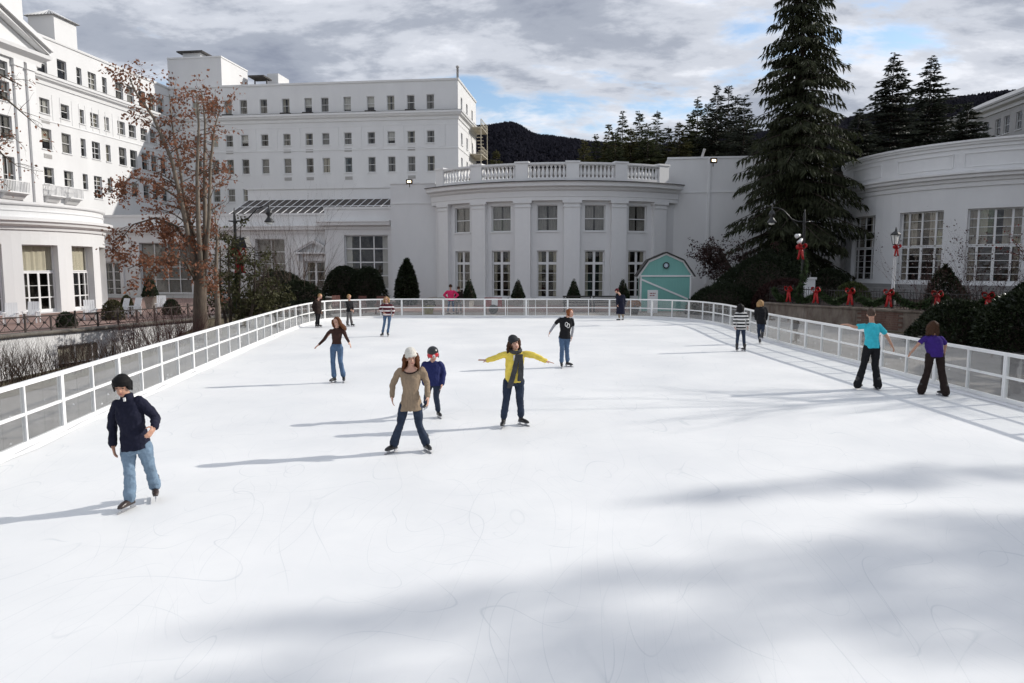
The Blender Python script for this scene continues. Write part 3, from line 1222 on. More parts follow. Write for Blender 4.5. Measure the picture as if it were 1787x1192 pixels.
sweep_plan(MB(), [I, J], COPE).build('coping', 'white_trim', wingA)
sweep_plan(MB(), [I, J], BELT).build('belt_course', 'white_trim', wingA)
for px in (99, 132, 155, 178, 201):
    u = mfA.u_at(px, 200)
    for du_ in (-0.5, 0.5):
        MB().mbox(mfA, u + du_ - 0.05, u + du_ + 0.05, 16.8, 19.2, -0.01, 0.03).build('wall_strip', 'white_wall', wingA)
q0, q1 = I - Vector((AV.y, -AV.x, 0)) * 14, J - Vector((AV.y, -AV.x, 0)) * 14
mb = MB().add([(v.x, v.y, 24.2) for v in (I, J, q1, q0)], [(0, 1, 2, 3)])
mb.build('roof', 'grey_roof', wingA)
mb = MB()
for a_, c_ in ((J, q1), (q1, q0), (q0, I)):
    mb.add([(a_.x, a_.y, 0), (c_.x, c_.y, 0), (c_.x, c_.y, 24.4), (a_.x, a_.y, 24.4)], [(0, 1, 2, 3)])
mb.build('back_wall', 'white_wall', wingA)
# grilles and balconies
u = mfA.u_at(82, 247)
for r in (1, 2):
    z = ROWS[r][0] - 0.9
    mb = MB().mbox(mfA, u - 0.5, u + 0.5, z, z + 0.4, -0.02, 0.03)
    for k in range(5):
        mb.mbox(mfA, u - 0.46, u + 0.46, z + 0.03 + k * 0.075, z + 0.065 + k * 0.075, 0.03, 0.05)
    mb.build('air_grille', 'grille_grey', wingA)


def balcony(mf, u, z, w, parent, off=0.0):
    mb = MB()
    d0, d1 = off - 0.01, off + 0.85
    mb.mbox(mf, u - w, u + w, z, z + 0.12, d0, d1)
    mb.sweep(mf, [u - w + 0.15, u + w - 0.15], [(d0, z - 0.55), (off + 0.15, z - 0.5), (off + 0.5, z - 0.12), (d1 - 0.1, z - 0.003), (d0, z - 0.003)])
    fr = mb.build('balcony', 'white_trim', parent)
    rb = MB()
    rb.mbox(mf, u - w + .03, u + w - .03, z + 1.0, z + 1.08, d1 - 0.11, d1 - 0.04)
    rb.mbox(mf, u - w + .03, u - w + .1, z + 1.0, z + 1.08, d0, d1 - 0.112)
    rb.mbox(mf, u + w - .1, u + w - .03, z + 1.0, z + 1.08, d0, d1 - 0.112)
    rb.build('balcony_rail', 'white_trim', fr)
    n = int(w * 2 / 0.17)
    bb = MB()
    for k in range(n + 1):
        x = u - w + 0.06 + (2 * w - 0.12) * k / n
        bb.mbox(mf, x - 0.03, x + 0.03, z + 0.12, z + 1.0, d1 - 0.1, d1 - 0.05)
    for k in range(4):
        for x in (u - w + 0.06, u + w - 0.06):
            dd = d0 + 0.1 + k * 0.17
            bb.mbox(mf, x - 0.03, x + 0.03, z + 0.12, z + 1.0, dd, dd + 0.05)
    o = bb.build('balusters', 'white_trim', fr)
    o['kind'] = 'stuff'


for px in (82, 116):
    balcony(mfA, mfA.u_at(px, 247), 9.55, 0.95, wingA)
# portico with pediment
PO = 1.1
ph_holes = []
pw = [(uE - 3.6, 's'), (uE - 8.2, 's'), (uE - 12.6, 's')]
for z0, z1 in ROWS[0:4]:
    for u, t in pw:
        ph_holes.append((u - 0.65, u + 0.65, z0 - (1.4 if z0 < 12 else 0.15), z1 + 0.15) if z0 < 21 else (u - 0.6, u + 0.6, 19.2, 20.5))
mfP0 = line_map(I + Vector((AV.y, -AV.x, 0)) * PO, J + Vector((AV.y, -AV.x, 0)) * PO)
port = facade('portico_wall', 'white_wall', wingA, mfP0, uE - 16.4, uE, 6.0, 21.4, ph_holes, 0.2)
mb = MB().add([mfA(uE, 6, PO), mfA(uE, 6, 0), mfA(uE, 21.4, 0), mfA(uE, 21.4, PO)], [(0, 1, 2, 3)])
mb.build('portico_side', 'white_wall', wingA)
for h in ph_holes:
    window(wingA, mfP0, *h, rev=0.2, fw=0.06, cols=(0.5,) if h[2] < 12 else (), rows=(0.5,), bar=0.05, cover=0.8)
for u in (uE - 0.65, uE - 2.1, uE - 5.9, uE - 10.4, uE - 15.6):
    mb = MB().mbox(mfP0, u - 0.45, u + 0.45, 7.0, 20.4, -0.01, 0.22)
    mb.mbox(mfP0, u - 0.55, u + 0.55, 20.4, 20.95, -0.01, 0.32)
    mb.build('pilaster', 'white_trim', wingA)
balcony(mfP0, uE - 3.6, 9.3, 1.3, wingA)
pc = uE - 8.2
corner = [mfP0(uE - 16.7, 0, 0), mfP0(uE + 0.3, 0, 0), mfP0(uE + 0.3, 0, -PO - 0.4)]
sweep_plan(MB(), corner, [(-0.4, 20.95), (0.25, 20.95), (0.3, 21.4), (0.62, 21.6), (0.85, 21.75), (0.9, 22.05), (-0.4, 22.1)]).build('entablature', 'white_trim', wingA)
mb = MB()
hw, rise = 9.2, 4.0
for s in (-1, 1):
    for (o0, o1, da, db) in ((0.0, 0.42, -1.0, 1.0), (-0.4, 0.0, -1.0, 0.72)):
        pts = []
        for (x, zz_) in ((s * (hw + 0.3), 22.1), (0, 22.1 + rise)):
            for o_ in (o0 + 0.38, o1 + 0.38):
                pts.append((x, zz_ + o_))
        a_, b_, c_, d_ = pts
        mb.hexa([mfP0(pc + a_[0], a_[1], db), mfP0(pc + c_[0], c_[1], db), mfP0(pc + c_[0], c_[1], da), mfP0(pc + a_[0], a_[1], da),
                 mfP0(pc + b_[0], b_[1], db), mfP0(pc + d_[0], d_[1], db), mfP0(pc + d_[0], d_[1], da), mfP0(pc + b_[0], b_[1], da)])
mb.build('pediment', 'white_trim', wingA, fix=True)
mb = MB().add([mfP0(pc - hw, 22.1, 0.05), mfP0(pc + hw, 22.1, 0.05), mfP0(pc, 22.1 + rise, 0.05)], [(0, 1, 2)])
mb.build('pediment_wall', 'white_wall', wingA)
mb = MB().add([mfP0(pc - hw, 22.2, 0.8), mfP0(pc, 22.5 + rise, 0.8), mfP0(pc + hw, 22.2, 0.8), mfP0(pc - hw, 22.2, -9), mfP0(pc, 22.5 + rise, -9), mfP0(pc + hw, 22.2, -9)], [(0, 1, 4, 3), (1, 2, 5, 4)])
mb.build('pediment_roof', 'grey_roof', wingA)
# roof houses of the side wing
ua = mfA.u_at(98, 40) - 0.3
p = [mfA(ua - 22, 0, -3.2), mfA(ua, 0, -3.2), mfA(ua, 0, -10), mfA(ua - 22, 0, -10)]
ph = MB().poly([(q.x, q.y) for q in p], 24.1, 29.3).build('roof_house', 'white_wall', wingA, fix=True)
sweep_plan(MB(), [p[0], p[1], p[2]], [(-.02, 29.1), (0.08, 29.12), (0.1, 29.35), (-0.3, 29.36)]).build('coping', 'white_trim', ph)
ub, uc = mfA.u_at(122, 70), mfA.u_at(160, 80)
p = [mfA(ub, 0, -1.6), mfA(uc, 0, -1.6), mfA(uc, 0, -4.4), mfA(ub, 0, -4.4)]
ph = MB().poly([(q.x, q.y) for q in p], 24.1, 27.6).build('roof_house', 'white_wall', wingA, fix=True)
mb = MB()
um = (ub + uc) / 2
c = [mfA(ub - .25, 27.6, -1.3), mfA(uc + .25, 27.6, -1.3), mfA(uc + .25, 27.6, -4.7), mfA(ub - .25, 27.6, -4.7)]
t0, t1 = mfA(ub + 1.2, 28.5, -3.0), mfA(uc - 1.2, 28.5, -3.0)
mb.add(c + [t0, t1], [(0, 1, 5, 4), (1, 2, 5), (2, 3, 4, 5), (3, 0, 4), (3, 2, 1, 0)])
mb.build('hipped_roof', 'grey_roof', ph)
rb = MB()
for k in range(9):
    t = (k + .5) / 9
    rb.tube([c[0].lerp(c[1], t) + Vector((0, 0, .03)), t0.lerp(t1, t) + Vector((0, 0, .03))], 0.045, 5)
    rb.tube([c[3].lerp(c[0], t) + Vector((0, 0, .03)), t0 + Vector((0, 0, .03))], 0.04, 5)
rb.build('roof_ribs', 'white_trim', ph)['kind'] = 'stuff'

# ---- left rotunda on its terrace
CL = Vector((-37.6, 49.0))
mfL = arc_map(CL, 8.7, R(-52.5))
rotL = empty('rotunda', (CL.x, CL.y, 0), 'sunlit round white pavilion with cream blinds over french doors', 'building')
o1 = (arc_u_at(mfL, 43, 500), arc_u_at(mfL, 105, 500))
w1 = o1[1] - o1[0]
c1 = sum(o1) / 2
c2 = (arc_u_at(mfL, 130, 500) + arc_u_at(mfL, 165, 500)) / 2
st = c2 - c1
ops = [c1 - 2 * st, c1 - st, c1, c2, c2 + st]
holes = [(c - w1 / 2, c + w1 / 2, 0.02, 4.3) for c in ops]
U0, U1 = -9.0, 15.5
facade('drum_wall', 'white_wall', rotL, mfL, U0, U1, -0.06, 6.85, holes, 0.55, 0.7)
for h in holes:
    m0, m1 = h[0], h[1]
    fr = window(rotL, mfL, m0, m1, 2.62, 4.3, rev=0.5, fw=0.07, cols=(), rows=(), curtain='blind_cream', cover=1.0, drop=1.0, sill=False, seg=3)
    window(rotL, mfL, m0 + 0.02, m1 - 0.02, 0.03, 2.6, rev=0.46, fw=0.09, cols=(0.17, 0.5, 0.83), rows=(0.33, 0.66), bar=0.03, wide={('c', 0): 0.1, ('c', 1): 0.14, ('c', 2): 0.1, ('r', 0): 0.07},
           name='french_door', curtain='curtain_grey', cover=0.3, sill=False, solid_below=0.12)
us = arc_us(U0, U1, 60)
MB().sweep(mfL, us, [(-0.02, 5.2), (0.1, 5.2), (0.14, 5.4), (0.42, 5.52), (0.46, 5.68), (0.6, 5.74), (0.6, 5.92), (-0.02, 5.98)]).build('cornice', 'white_trim', rotL)
MB().sweep(mfL, us, [(-0.25, 6.72), (0.1, 6.72), (0.14, 6.8), (0.14, 6.92), (-0.25, 6.94)]).build('coping', 'white_trim', rotL)
MB().sweep(mfL, us, [(-0.02, 6.35), (0.05, 6.35), (0.05, 6.42), (-0.02, 6.44)]).build('parapet_band', 'white_trim', rotL)
MB().add([mfL(u, 6.5, -0.2) for u in arc_us(-8.7 * math.pi, 8.7 * math.pi * 0.98, 40)], [tuple(range(41))]).build('roof', 'grey_roof', rotL)

# terrace, basement wall, railing
TE = [(-24.5, 6.0), (-23.5, 22.0), (-21.4, 30.0), (-19.8, 34.0), (-18.3, 38.5), (-17.4, 41.0), (-16.6, 46.0)]
TEc = [(p.x, p.y) for p in catmull(TE, 1.0)]
flat('terrace', TEc + [(-16.4, 66), (-60, 70), (-60, 6)], -0.01, 'paving_brick', 0.05)
base = empty('basement_wall', (-21, 30, -2.7), 'white basement wall with wide windows below the railed terrace', 'wall')
for i, (a_, c_) in enumerate(zip(TE[:-1], TE[1:])):
    mfw = line_map(a_, c_)
    h = []
    if i == 2:
        h = [(mfw.u_at(100, 600), mfw.u_at(196, 600), -2.3, -0.62)]
    if i == 1:
        h = [(mfw.L - 3.2, mfw.L - 0.8, -2.3, -0.62)]
    if i >= 5:
        continue
    facade('wall_section', 'white_wall', base, mfw, 0, mfw.L, -2.7, -0.06, h, 0.18)
    for q in h:
        window(base, mfw, *q, rev=0.18, fw=0.07, cols=(0.33, 0.66), rows=(0.5,), bar=0.05, curtain='curtain_cream', cover=1.0, drop=0.5)
# stone edge of the terrace
mat('stone_edge', (0.16, 0.145, 0.125), 0.9, 0.35, 3.0, 0.5, 12)
cope = MB()
sweep_plan(cope, TEc, [(-0.3, -0.055), (0.16, -0.055), (0.2, 0.0), (0.2, 0.06), (0.14, 0.1), (-0.3, 0.1)])
tag(cope.build('terrace_edge', 'stone_edge'), 'weathered stone coping along the edge of the left terrace', 'coping')
rail = empty('terrace_railing', (-20, 33, 0.1), 'low rusty iron railing with crossed bars and rosettes on the left terrace', 'railing')
TP = [Vector((p.x, p.y, 0)) for p in catmull(TE, 1.15)]
for i, (a_, c_) in enumerate(zip(TP[:-1], TP[1:])):
    if a_.y < 14:
        continue
    mfr = line_map(a_, c_)
    l_ = mfr.L
    mb = MB()
    mb.mbox(mfr, 0, l_, 0.74, 0.79, -0.04, 0.0)
    mb.mbox(mfr, 0, l_, 0.17, 0.21, -0.035, -0.005)
    mb.build('rail', 'iron_rust', rail)
    MB().mbox(mfr, -0.03, 0.03, 0.1, 0.92 if i % 2 == 0 else 0.74, -0.05, 0.01).build('post', 'iron_rust', rail)
    mb = MB()
    for s in (0, 1):
        x0, x1 = s * l_ / 2, (s + 1) * l_ / 2
        for (za, zb) in ((0.2, 0.75), (0.75, 0.2)):
            mb.tube([mfr(x0 + .03, za, -0.02), mfr(x1 - .03, zb, -0.02)], 0.016, 5)
        mb.lathe(mfr((x0 + x1) / 2, 0.475, -0.02) - Vector((0, 0, 0.05)), [(0.02, 0), (0.07, 0.02), (0.07, 0.08), (0.02, 0.1)], 8)
    mb.build('cross_bars', 'iron_rust', rail)['kind'] = 'stuff'

# ---- pavilion with the bowed front
F = Vector((A(957, 465, 57.5).x, 57.5, 0))
Q = F + AV * 4.1
pav = empty('bow_front_pavilion', (F.x, F.y + 6, 0), 'white two storey pavilion with a bowed pilastered front and balustrade', 'building')
RB = 14.5
CB = F + AV * RB
mfC = arc_map((CB.x, CB.y), RB, math.atan2(-AV.y, -AV.x))
AM = math.acos((RB - 4.1) / RB)
TWO = 15.0
wang = [-30.6, -15.6, -0.4, 14.6, 29.2]
pang = [-38.3, -23.0, -8.0, 7.2, 22.0, 37.0]
holes = []
for a_ in wang:
    u = R(a_) * RB
    holes += [(u - 0.82, u + 0.82, 0.42, 4.22), (u - 0.84, u + 0.84, 5.75, 7.8)]
facade('bow_wall', 'white_wall', pav, mfC, -AM * RB, AM * RB, -0.06, 9.5, holes, 0.22, 0.6)
for i, h in enumerate(holes):
    if h[2] < 1:
        window(pav, mfC, *h, rev=0.22, fw=0.09, cols=(0.5,), rows=(0.135, 0.33, 0.52, 0.74), bar=0.04, wide={('c', 0): 0.2, ('r', 3): 0.2, ('r', 0): 0.06}, name='french_door',
               curtain='curtain_cream', cover=0.42, sill=False, solid_below=0.05, panes='all')
    else:
        window(pav, mfC, *h, rev=0.22, fw=0.06, cols=(), rows=(0.48,), bar=0.07, curtain='curtain_grey', cover=0.9)
for a_ in pang:
    u = R(a_) * RB
    mb = MB().mbox(mfC, u - 0.62, u + 0.62, 0.5, 7.6, -0.02, 0.34, 2)
    mb.mbox(mfC, u - 0.72, u + 0.72, -0.05, 0.5, -0.02, 0.44, 2)
    mb.mbox(mfC, u - 0.67, u + 0.67, 7.6, 7.72, -0.02, 0.40, 2)
    mb.mbox(mfC, u - 0.62, u + 0.62, 7.72, 7.92, -0.02, 0.34, 2)
    mb.mbox(mfC, u - 0.74, u + 0.74, 7.92, 8.12, -0.02, 0.46, 2)
    mb.build('pilaster', 'white_trim', pav)
us = arc_us(-AM * RB, AM * RB, 48)
MB().sweep(mfC, us, [(-0.02, 8.12), (0.40, 8.12), (0.40, 8.4), (0.44, 8.42), (0.44, 8.85), (0.5, 8.88), (0.6, 8.98), (0.62, 9.1), (0.98, 9.2), (1.0, 9.42), (1.08, 9.5), (-0.02, 9.52)]).build('entablature', 'white_trim', pav)
MB().sweep(mfC, us, [(-0.3, 9.525), (1.12, 9.505), (1.12, 9.57), (-0.3, 9.63)]).build('flashing', 'dark_roof', pav)
# balustrade: rails, pedestals and turned balusters
bal = MB()
ped = [(R(a_) * RB) for a_ in pang]
bal.sweep(mfC, arc_us(ped[0], ped[-1], 40), [(0.22, 10.82), (0.62, 10.82), (0.66, 10.9), (0.66, 11.02), (0.18, 11.02), (0.18, 10.9)])
bal.sweep(mfC, arc_us(ped[0], ped[-1], 40), [(0.2, 9.64), (0.64, 9.64), (0.64, 9.84), (0.2, 9.84)])
bal = bal.build('balustrade', 'white_trim', pav)
for k, u in enumerate(ped):
    mb = MB().mbox(mfC, u - 0.48, u + 0.48, 9.62, 10.98, 0.17, 0.68)
    mb.mbox(mfC, u - 0.55, u + 0.55, 10.98, 11.12, 0.1, 0.74)
    mb.build('pedestal', 'white_trim', bal)
bp_ = MB().lathe((0, 0, 0), [(0.12, 0), (0.12, 0.07), (0.07, 0.1), (0.075, 0.14), (0.135, 0.3), (0.14, 0.4), (0.11, 0.55), (0.065, 0.75), (0.06, 0.82), (0.09, 0.85), (0.12, 0.9), (0.12, 0.98)], 10)
bme = None
ro = root_loc(pav)
for a_, c_ in zip(ped[:-1], ped[1:]):
    nb = 9
    for k in range(nb):
        u = a_ + 0.48 + (c_ - a_ - 0.96) * (k + 0.5) / nb
        q = mfC(u, 9.84, 0.42)
        if bme is None:
            o = bp_.build('baluster', 'white_trim', None, True)
            bme = o.data
        else:
            o = bpy.data.objects.new('baluster', bme)
            col.objects.link(o)
        o.parent = bal
        o.location = q - ro
# flat flanking walls
mfP = line_map(Q - BV * 40, Q + BV * 30)
uQ = 40.0
chord = RB * math.sin(AM)
uD0 = mfP.u_at(683, 440)
uE1 = mfP.u_at(1300, 440)
uR0 = uQ + chord
facade('side_wall', 'white_wall', pav, mfP, uD0, uQ - chord, -0.06, 10.05, [])
facade('side_wall', 'white_wall', pav, mfP, uR0, uE1 + 6, -0.06, 11.75, [])
MB().mbox(mfP, uD0 - 0.02, uQ - chord, 8.35, 8.47, -0.02, 0.05).build('belt_course', 'white_trim', pav)
MB().mbox(mfP, uR0, uE1 + 6, 9.0, 9.1, -0.02, 0.05).build('belt_course', 'white_trim', pav)
MB().mbox(mfP, uD0 - 0.03, uQ - chord, 10.05, 10.15, -0.3, 0.06).build('coping', 'white_trim', pav)
MB().mbox(mfP, uR0 - 0.6, uE1 + 6, 11.75, 11.9, -0.3, 0.07).build('coping', 'white_trim', pav)
mb = MB().add([mfP(uD0, -0.06, 0), mfP(uD0, -0.06, -12), mfP(uD0, 10.05, -12), mfP(uD0, 10.05, 0)], [(0, 1, 2, 3)])
mb.add([mfP(uR0 - 0.6, 9.0, -0.01), mfP(uR0, 9.0, -0.01), mfP(uR0, 11.75, -0.01), mfP(uR0 - 0.6, 11.75, -0.01)], [(0, 1, 2, 3)])
mb.add([mfP(uR0 - 0.6, 9.0, -0.01), mfP(uR0 - 0.6, 9.0, -12), mfP(uR0 - 0.6, 11.75, -12), mfP(uR0 - 0.6, 11.75, -0.01)], [(0, 1, 2, 3)])
mb.add([mfP(uD0, -0.06, -12), mfP(uE1 + 6, -0.06, -12), mfP(uE1 + 6, 11.75, -12), mfP(uR0, 11.75, -12), mfP(uR0, 10.05, -12), mfP(uD0, 10.05, -12)], [(0, 5, 4, 3, 2, 1)])
mb.build('back_wall', 'white_wall', pav)
mb = MB().add([mfP(uD0, 10.0, 0), mfP(uR0, 10.0, 0), mfP(uR0, 10.0, -12), mfP(uD0, 10.0, -12)], [(0, 1, 2, 3)])
mb.add([mfP(uR0 - 0.6, 11.6, 0), mfP(uE1 + 6, 11.6, 0), mfP(uE1 + 6, 11.6, -12), mfP(uR0 - 0.6, 11.6, -12)], [(0, 1, 2, 3)])
mb.add([mfC(u, 9.66, 0.2) for u in arc_us(-AM * RB, AM * RB, 24)], [tuple(range(25))])
mb.build('flat_roof', 'grey_roof', pav)
c = [mfP(uQ - 9, 10.1, -1.0), mfP(uQ + 9, 10.1, -1.0), mfP(uQ + 9, 10.1, -10), mfP(uQ - 9, 10.1, -10)]
t = [mfP(uQ - 7.0, 11.75, -4), mfP(uQ + 7.0, 11.75, -4), mfP(uQ + 7, 11.75, -7), mfP(uQ - 7, 11.75, -7)]
MB().hexa(c + t).build('low_roof', 'dark_roof', pav)
u = mfP.u_at(1235, 400)
MB().mbox(mfP, u - 0.09, u + 0.09, 1.5, 11.74, 0.0, 0.13).build('drain_pipe', 'white_trim', pav)
u = mfP.u_at(1225, 275)
MB().tube([mfP(u, 11.8, -0.4), mfP(u + 0.25, 12.6, -0.4)], 0.1, 8).build('vent_pipe', 'grille_grey', pav)
MB().mbox(mfP, uQ - chord - 0.3, uQ + chord + 0.3, -0.06, 0.3, 0, 6.0).build('step', 'paving_beige', pav)

# lit flood lamps
mat('lamp_glow', (1.0, 0.9, 0.7), 0.5, 0, emit=((1.0, 0.75, 0.42), 4.0))


def flood(px, py, Y, label):
    p = A(px, py, Y)
    e = empty('flood_lamp', p, label, 'lamp')
    d = Vector((0, -1, -0.25)).normalized()
    mb = MB()
    mb.obox(p + Vector((0, 0.12, 0)), (0.27, 0, 0), (0, 0.1, -0.03), (0, 0.03, 0.17))
    mb.obox(p + Vector((0, 0.22, -0.25)), (0.03, 0, 0), (0, 0.03, 0), (0, 0, 0.2))
    mb.build('housing', 'iron_rust', e)
    MB().obox(p + Vector((0, 0.0, 0)), (0.15, 0, 0), (0, 0.012, 0), (0, 0.02, 0.08)).build('lens', 'lamp_glow', e)
    return e


flood(714, 317, 61.8, 'small glowing flood lamp on the roof edge left of the balustrade')
flood(1246, 280, 58.6, 'small glowing flood lamp on the roof edge beside the big spruce')

# ---- low garden block between the wings
blk = empty('garden_block', (-24, 66, 0), 'low white block with tall windows, a pedimented door and glazed roof', 'building')
pC = Q + AV * 1.3
mfG = line_map(pC - BV * 40, pC + BV * 10)
uG1 = mfG.u_at(683.5, 440)
uG0 = mfG.u_at(568, 440)
h1 = (mfG.u_at(601, 440), mfG.u_at(677, 440), 0.9, 5.75)
facade('front_wall', 'white_wall', blk, mfG, uG0, uG1, -0.06, 8.2, [h1], 0.3)
window(blk, mfG, *h1, rev=0.3, fw=0.09, cols=(0.34, 0.67), rows=(0.24, 0.5, 0.76), bar=0.1, curtain='curtain_white', cover=0.3, lab='tall dark window with thick white bars')
cprof = [(-0.02, 6.28), (0.08, 6.28), (0.12, 6.5), (0.5, 6.62), (0.55, 6.85), (0.62, 6.9), (0.62, 7.0), (-0.02, 7.05)]
c0 = mfG(uG0, 0, 0)
sweep_plan(MB(), [c0 + AV * 1.4, c0, mfG(uG1, 0, 0)], cprof).build('cornice', 'white_trim', blk)
sweep_plan(MB(), [c0 + AV * 1.4, c0, mfG(uG1, 0, 0)], [(-0.3, 8.05), (0.06, 8.05), (0.08, 8.25), (-0.3, 8.26)]).build('coping', 'white_trim', blk)
MB().add([c0 + AV * 1.4, c0, c0 + Vector((0, 0, 8.2)), c0 + AV * 1.4 + Vector((0, 0, 8.2))], [(0, 1, 2, 3)]).build('return_wall', 'white_wall', blk)
pC2 = pC + AV * 1.4
mfH = line_map(pC2 - BV * 56, pC2 + BV * 0)
uH1 = mfH.u_at(569, 440)
uH0 = 2.0
win = [(mfH.u_at(446, 440), mfH.u_at(497, 440), 0.9, 5.5), (mfH.u_at(243, 440), mfH.u_at(332, 440), 0.4, 5.2)]
door = [(mfH.u_at(534, 490), mfH.u_at(568, 490), 0.2, 3.4), (mfH.u_at(183, 490), mfH.u_at(211, 490), 0.2, 3.35)]
facade('front_wall', 'white_wall', blk, mfH, uH0, uH1, -0.06, 7.8, win + door, 0.3)
window(blk, mfH, *win[0], rev=0.3, fw=0.08, cols=(0.5,), rows=(0.25, 0.5, 0.75), bar=0.07, curtain='curtain_grey', cover=1.0)
window(blk, mfH, *win[1], rev=0.3, fw=0.08, cols=(0.26, 0.52, 0.76), rows=(0.27, 0.52), bar=0.07, curtain='curtain_grey', cover=1.0)
for d_ in door:
    window(blk, mfH, *d_, rev=0.2, fw=0.1, cols=(0.5,), rows=(0.18, 0.45, 0.72), bar=0.05, wide={('c', 0): 0.2}, curtain='curtain_cream', cover=0.3, name='french_door', sill=False)
sweep_plan(MB(), [mfH(uH0, 0, 0), mfH(uH1, 0, 0)], [(d_, z - 0.3) for d_, z in cprof]).build('cornice', 'white_trim', blk)
sweep_plan(MB(), [mfH(uH0, 0, 0), mfH(uH1, 0, 0)], [(-0.3, 7.65), (0.06, 7.65), (0.08, 7.85), (-0.3, 7.86)]).build('coping', 'white_trim', blk)
MB().add([mfH(uH0, 7.4, 0), mfH(56, 7.4, 0), mfH(56, 7.4, -22), mfH(uH0, 7.4, -22)], [(0, 1, 2, 3)]).build('roof', 'grey_roof', blk)
for d_, full in ((door[0], 1), (door[1], 0)):
    um, hw_ = (d_[0] + d_[1]) / 2, (d_[1] - d_[0]) / 2 + 0.75
    mb = MB()
    for s in (-1, 1):
        x = um + s * ((d_[1] - d_[0]) / 2 + 0.22)
        mb.mbox(mfH, x - 0.18, x + 0.18, 0.0, 3.6, -0.02, 0.12)
        mb.mbox(mfH, x + s * 0.36 - 0.12, x + s * 0.36 + 0.12, 3.45, 4.1, -0.02, 0.45)
    mb.mbox(mfH, um - hw_ + 0.3, um + hw_ - 0.3, 3.45, 4.1, -0.02, 0.1)
    mb.mbox(mfH, um - hw_ - 0.15, um + hw_ + 0.15, 4.1, 4.28, -0.02, 0.6)
    if full:
        for s in (-1, 1):
            for z_, dd in ((0.0, 0.6), (-0.16, 0.5)):
                mb.hexa([mfH(um + s * (hw_ + 0.15), 4.28 + z_, dd), mfH(um, 5.3 + z_, dd), mfH(um, 5.3 + z_, -0.02), mfH(um + s * (hw_ + 0.15), 4.28 + z_, -0.02),
                         mfH(um + s * (hw_ + 0.15), 4.42 + z_, dd), mfH(um, 5.48 + z_, dd), mfH(um, 5.48 + z_, -0.02), mfH(um + s * (hw_ + 0.15), 4.42 + z_, -0.02)])
    mb.build('door_surround', 'white_trim', blk, fix=True)
# glazed roof
sk0, sk1 = mfH.u_at(378, 370), mfH.u_at(683, 370) - 0.1
usplit = mfH.u_at(562, 370)
mat('skylight_glass', (0.06, 0.052, 0.048), 0.35, 0.15, 0.6, spec=0.25)
zb, zt, db, dt = 7.95, 9.5, -2.2, -4.6


def skp(u, t, o=0.0):
    return mfH(u + 0.9 * t, zb + (zt - zb) * t + o, db + (dt - db) * t)


fr_ = MB()
nb = 22
for k in range(nb + 1):
    u = sk0 + (sk1 - sk0) * k / nb
    fr_.tube([skp(u, 0, .02), skp(u, 1, .02)], 0.045, 4)
for t in (0.0, 0.5, 1.0):
    fr_.tube([skp(sk0, t, .021), skp(sk1, t, .021)], 0.045, 4)
fr_ = fr_.build('glazed_roof', 'white_trim', blk)
for k in range(nb):
    u = sk0 + (sk1 - sk0) * k / nb
    v = sk0 + (sk1 - sk0) * (k + 1) / nb
    for t0_, t1_ in ((0.01, 0.495), (0.505, 0.99)):
        MB().hexa([skp(u + .05, t0_, -.03), skp(v - .05, t0_, -.03), skp(v - .05, t1_, -.03), skp(u + .05, t1_, -.03), skp(u + .05, t0_, 0), skp(v - .05, t0_, 0), skp(v - .05, t1_, 0), skp(u + .05, t1_, 0)]).build('pane', 'skylight_glass', fr_)
mb = MB()
mb.add([skp(sk0, 0, -.05), skp(sk1, 0, -.05), mfH(sk1, 7.4, db), mfH(sk0, 7.4, db)], [(3, 2, 1, 0)])
mb.add([skp(sk0, 0, -.05), skp(sk0, 1, -.05), mfH(sk0 + .9, 7.4, dt), mfH(sk0, 7.4, db)], [(0, 1, 2, 3)])
mb.mbox(mfH, sk0 + 0.8, sk1 + 0.9, 7.4, 10.55, dt - 1.0, dt)
mb.mbox(mfH, sk0 + 0.6, sk1 + 0.9, 10.55, 10.7, dt - 1.0, dt + 0.12)
mb.build('skylight_curb', 'white_wall', blk, fix=True)

# ---- right rotunda
CR = Vector((35.6, 51.7))
mfR = arc_map(CR, 11.0, math.atan2(-CR.y, -CR.x))
rotR = empty('rotunda', (CR.x, CR.y, 0.9), 'shaded round white pavilion with tall french windows behind the garlanded fence', 'building')
holes = []
for x0, x1 in ((1483, 1530), (1567, 1643), (1690, 1777)):
    a_, c_ = arc_u_at(mfR, x0, 440), arc_u_at(mfR, x1, 440)
    holes.append((min(a_, c_), max(a_, c_), 1.85, 6.42))
cs = [(h[0] + h[1]) / 2 for h in holes]
wm = holes[1][1] - holes[1][0]
holes = [(c - wm / 2, c + wm / 2, 1.85, 6.42) for c in cs]
stp = cs[2] - cs[1]
holes += [(cs[2] + stp - wm / 2, cs[2] + stp + wm / 2, 1.85, 6.42), (cs[0] - stp - wm / 2, cs[0] - stp + wm / 2, 1.85, 6.42)]
U0, U1 = -20.0, 20.0
facade('drum_wall', 'white_wall', rotR, mfR, U0, U1, 0.9, 10.4, holes, 0.3, 0.8)
mat('curtain_warm', (0.42, 0.38, 0.33), 0.9, 0.1, 3.0, stretch=(4, 4, 0.6))
for h in holes:
    window(rotR, mfR, h[0], h[1], 4.22, h[3], rev=0.3, fw=0.08, cols=(0.17, 0.5, 0.83), rows=(0.25, 0.5, 0.75), bar=0.035, wide={('c', 0): 0.12, ('c', 1): 0.12, ('c', 2): 0.12}, curtain='curtain_warm', cover=0.72, sill=False)
    window(rotR, mfR, h[0], h[1], h[2], 4.2, rev=0.3, fw=0.08, cols=(0.17, 0.5, 0.83), rows=(0.2, 0.4, 0.6, 0.8), bar=0.035, wide={('c', 0): 0.12, ('c', 1): 0.16, ('c', 2): 0.12}, name='french_door', curtain='curtain_warm', cover=0.28, solid_below=0.15)
us = arc_us(U0, U1, 70)
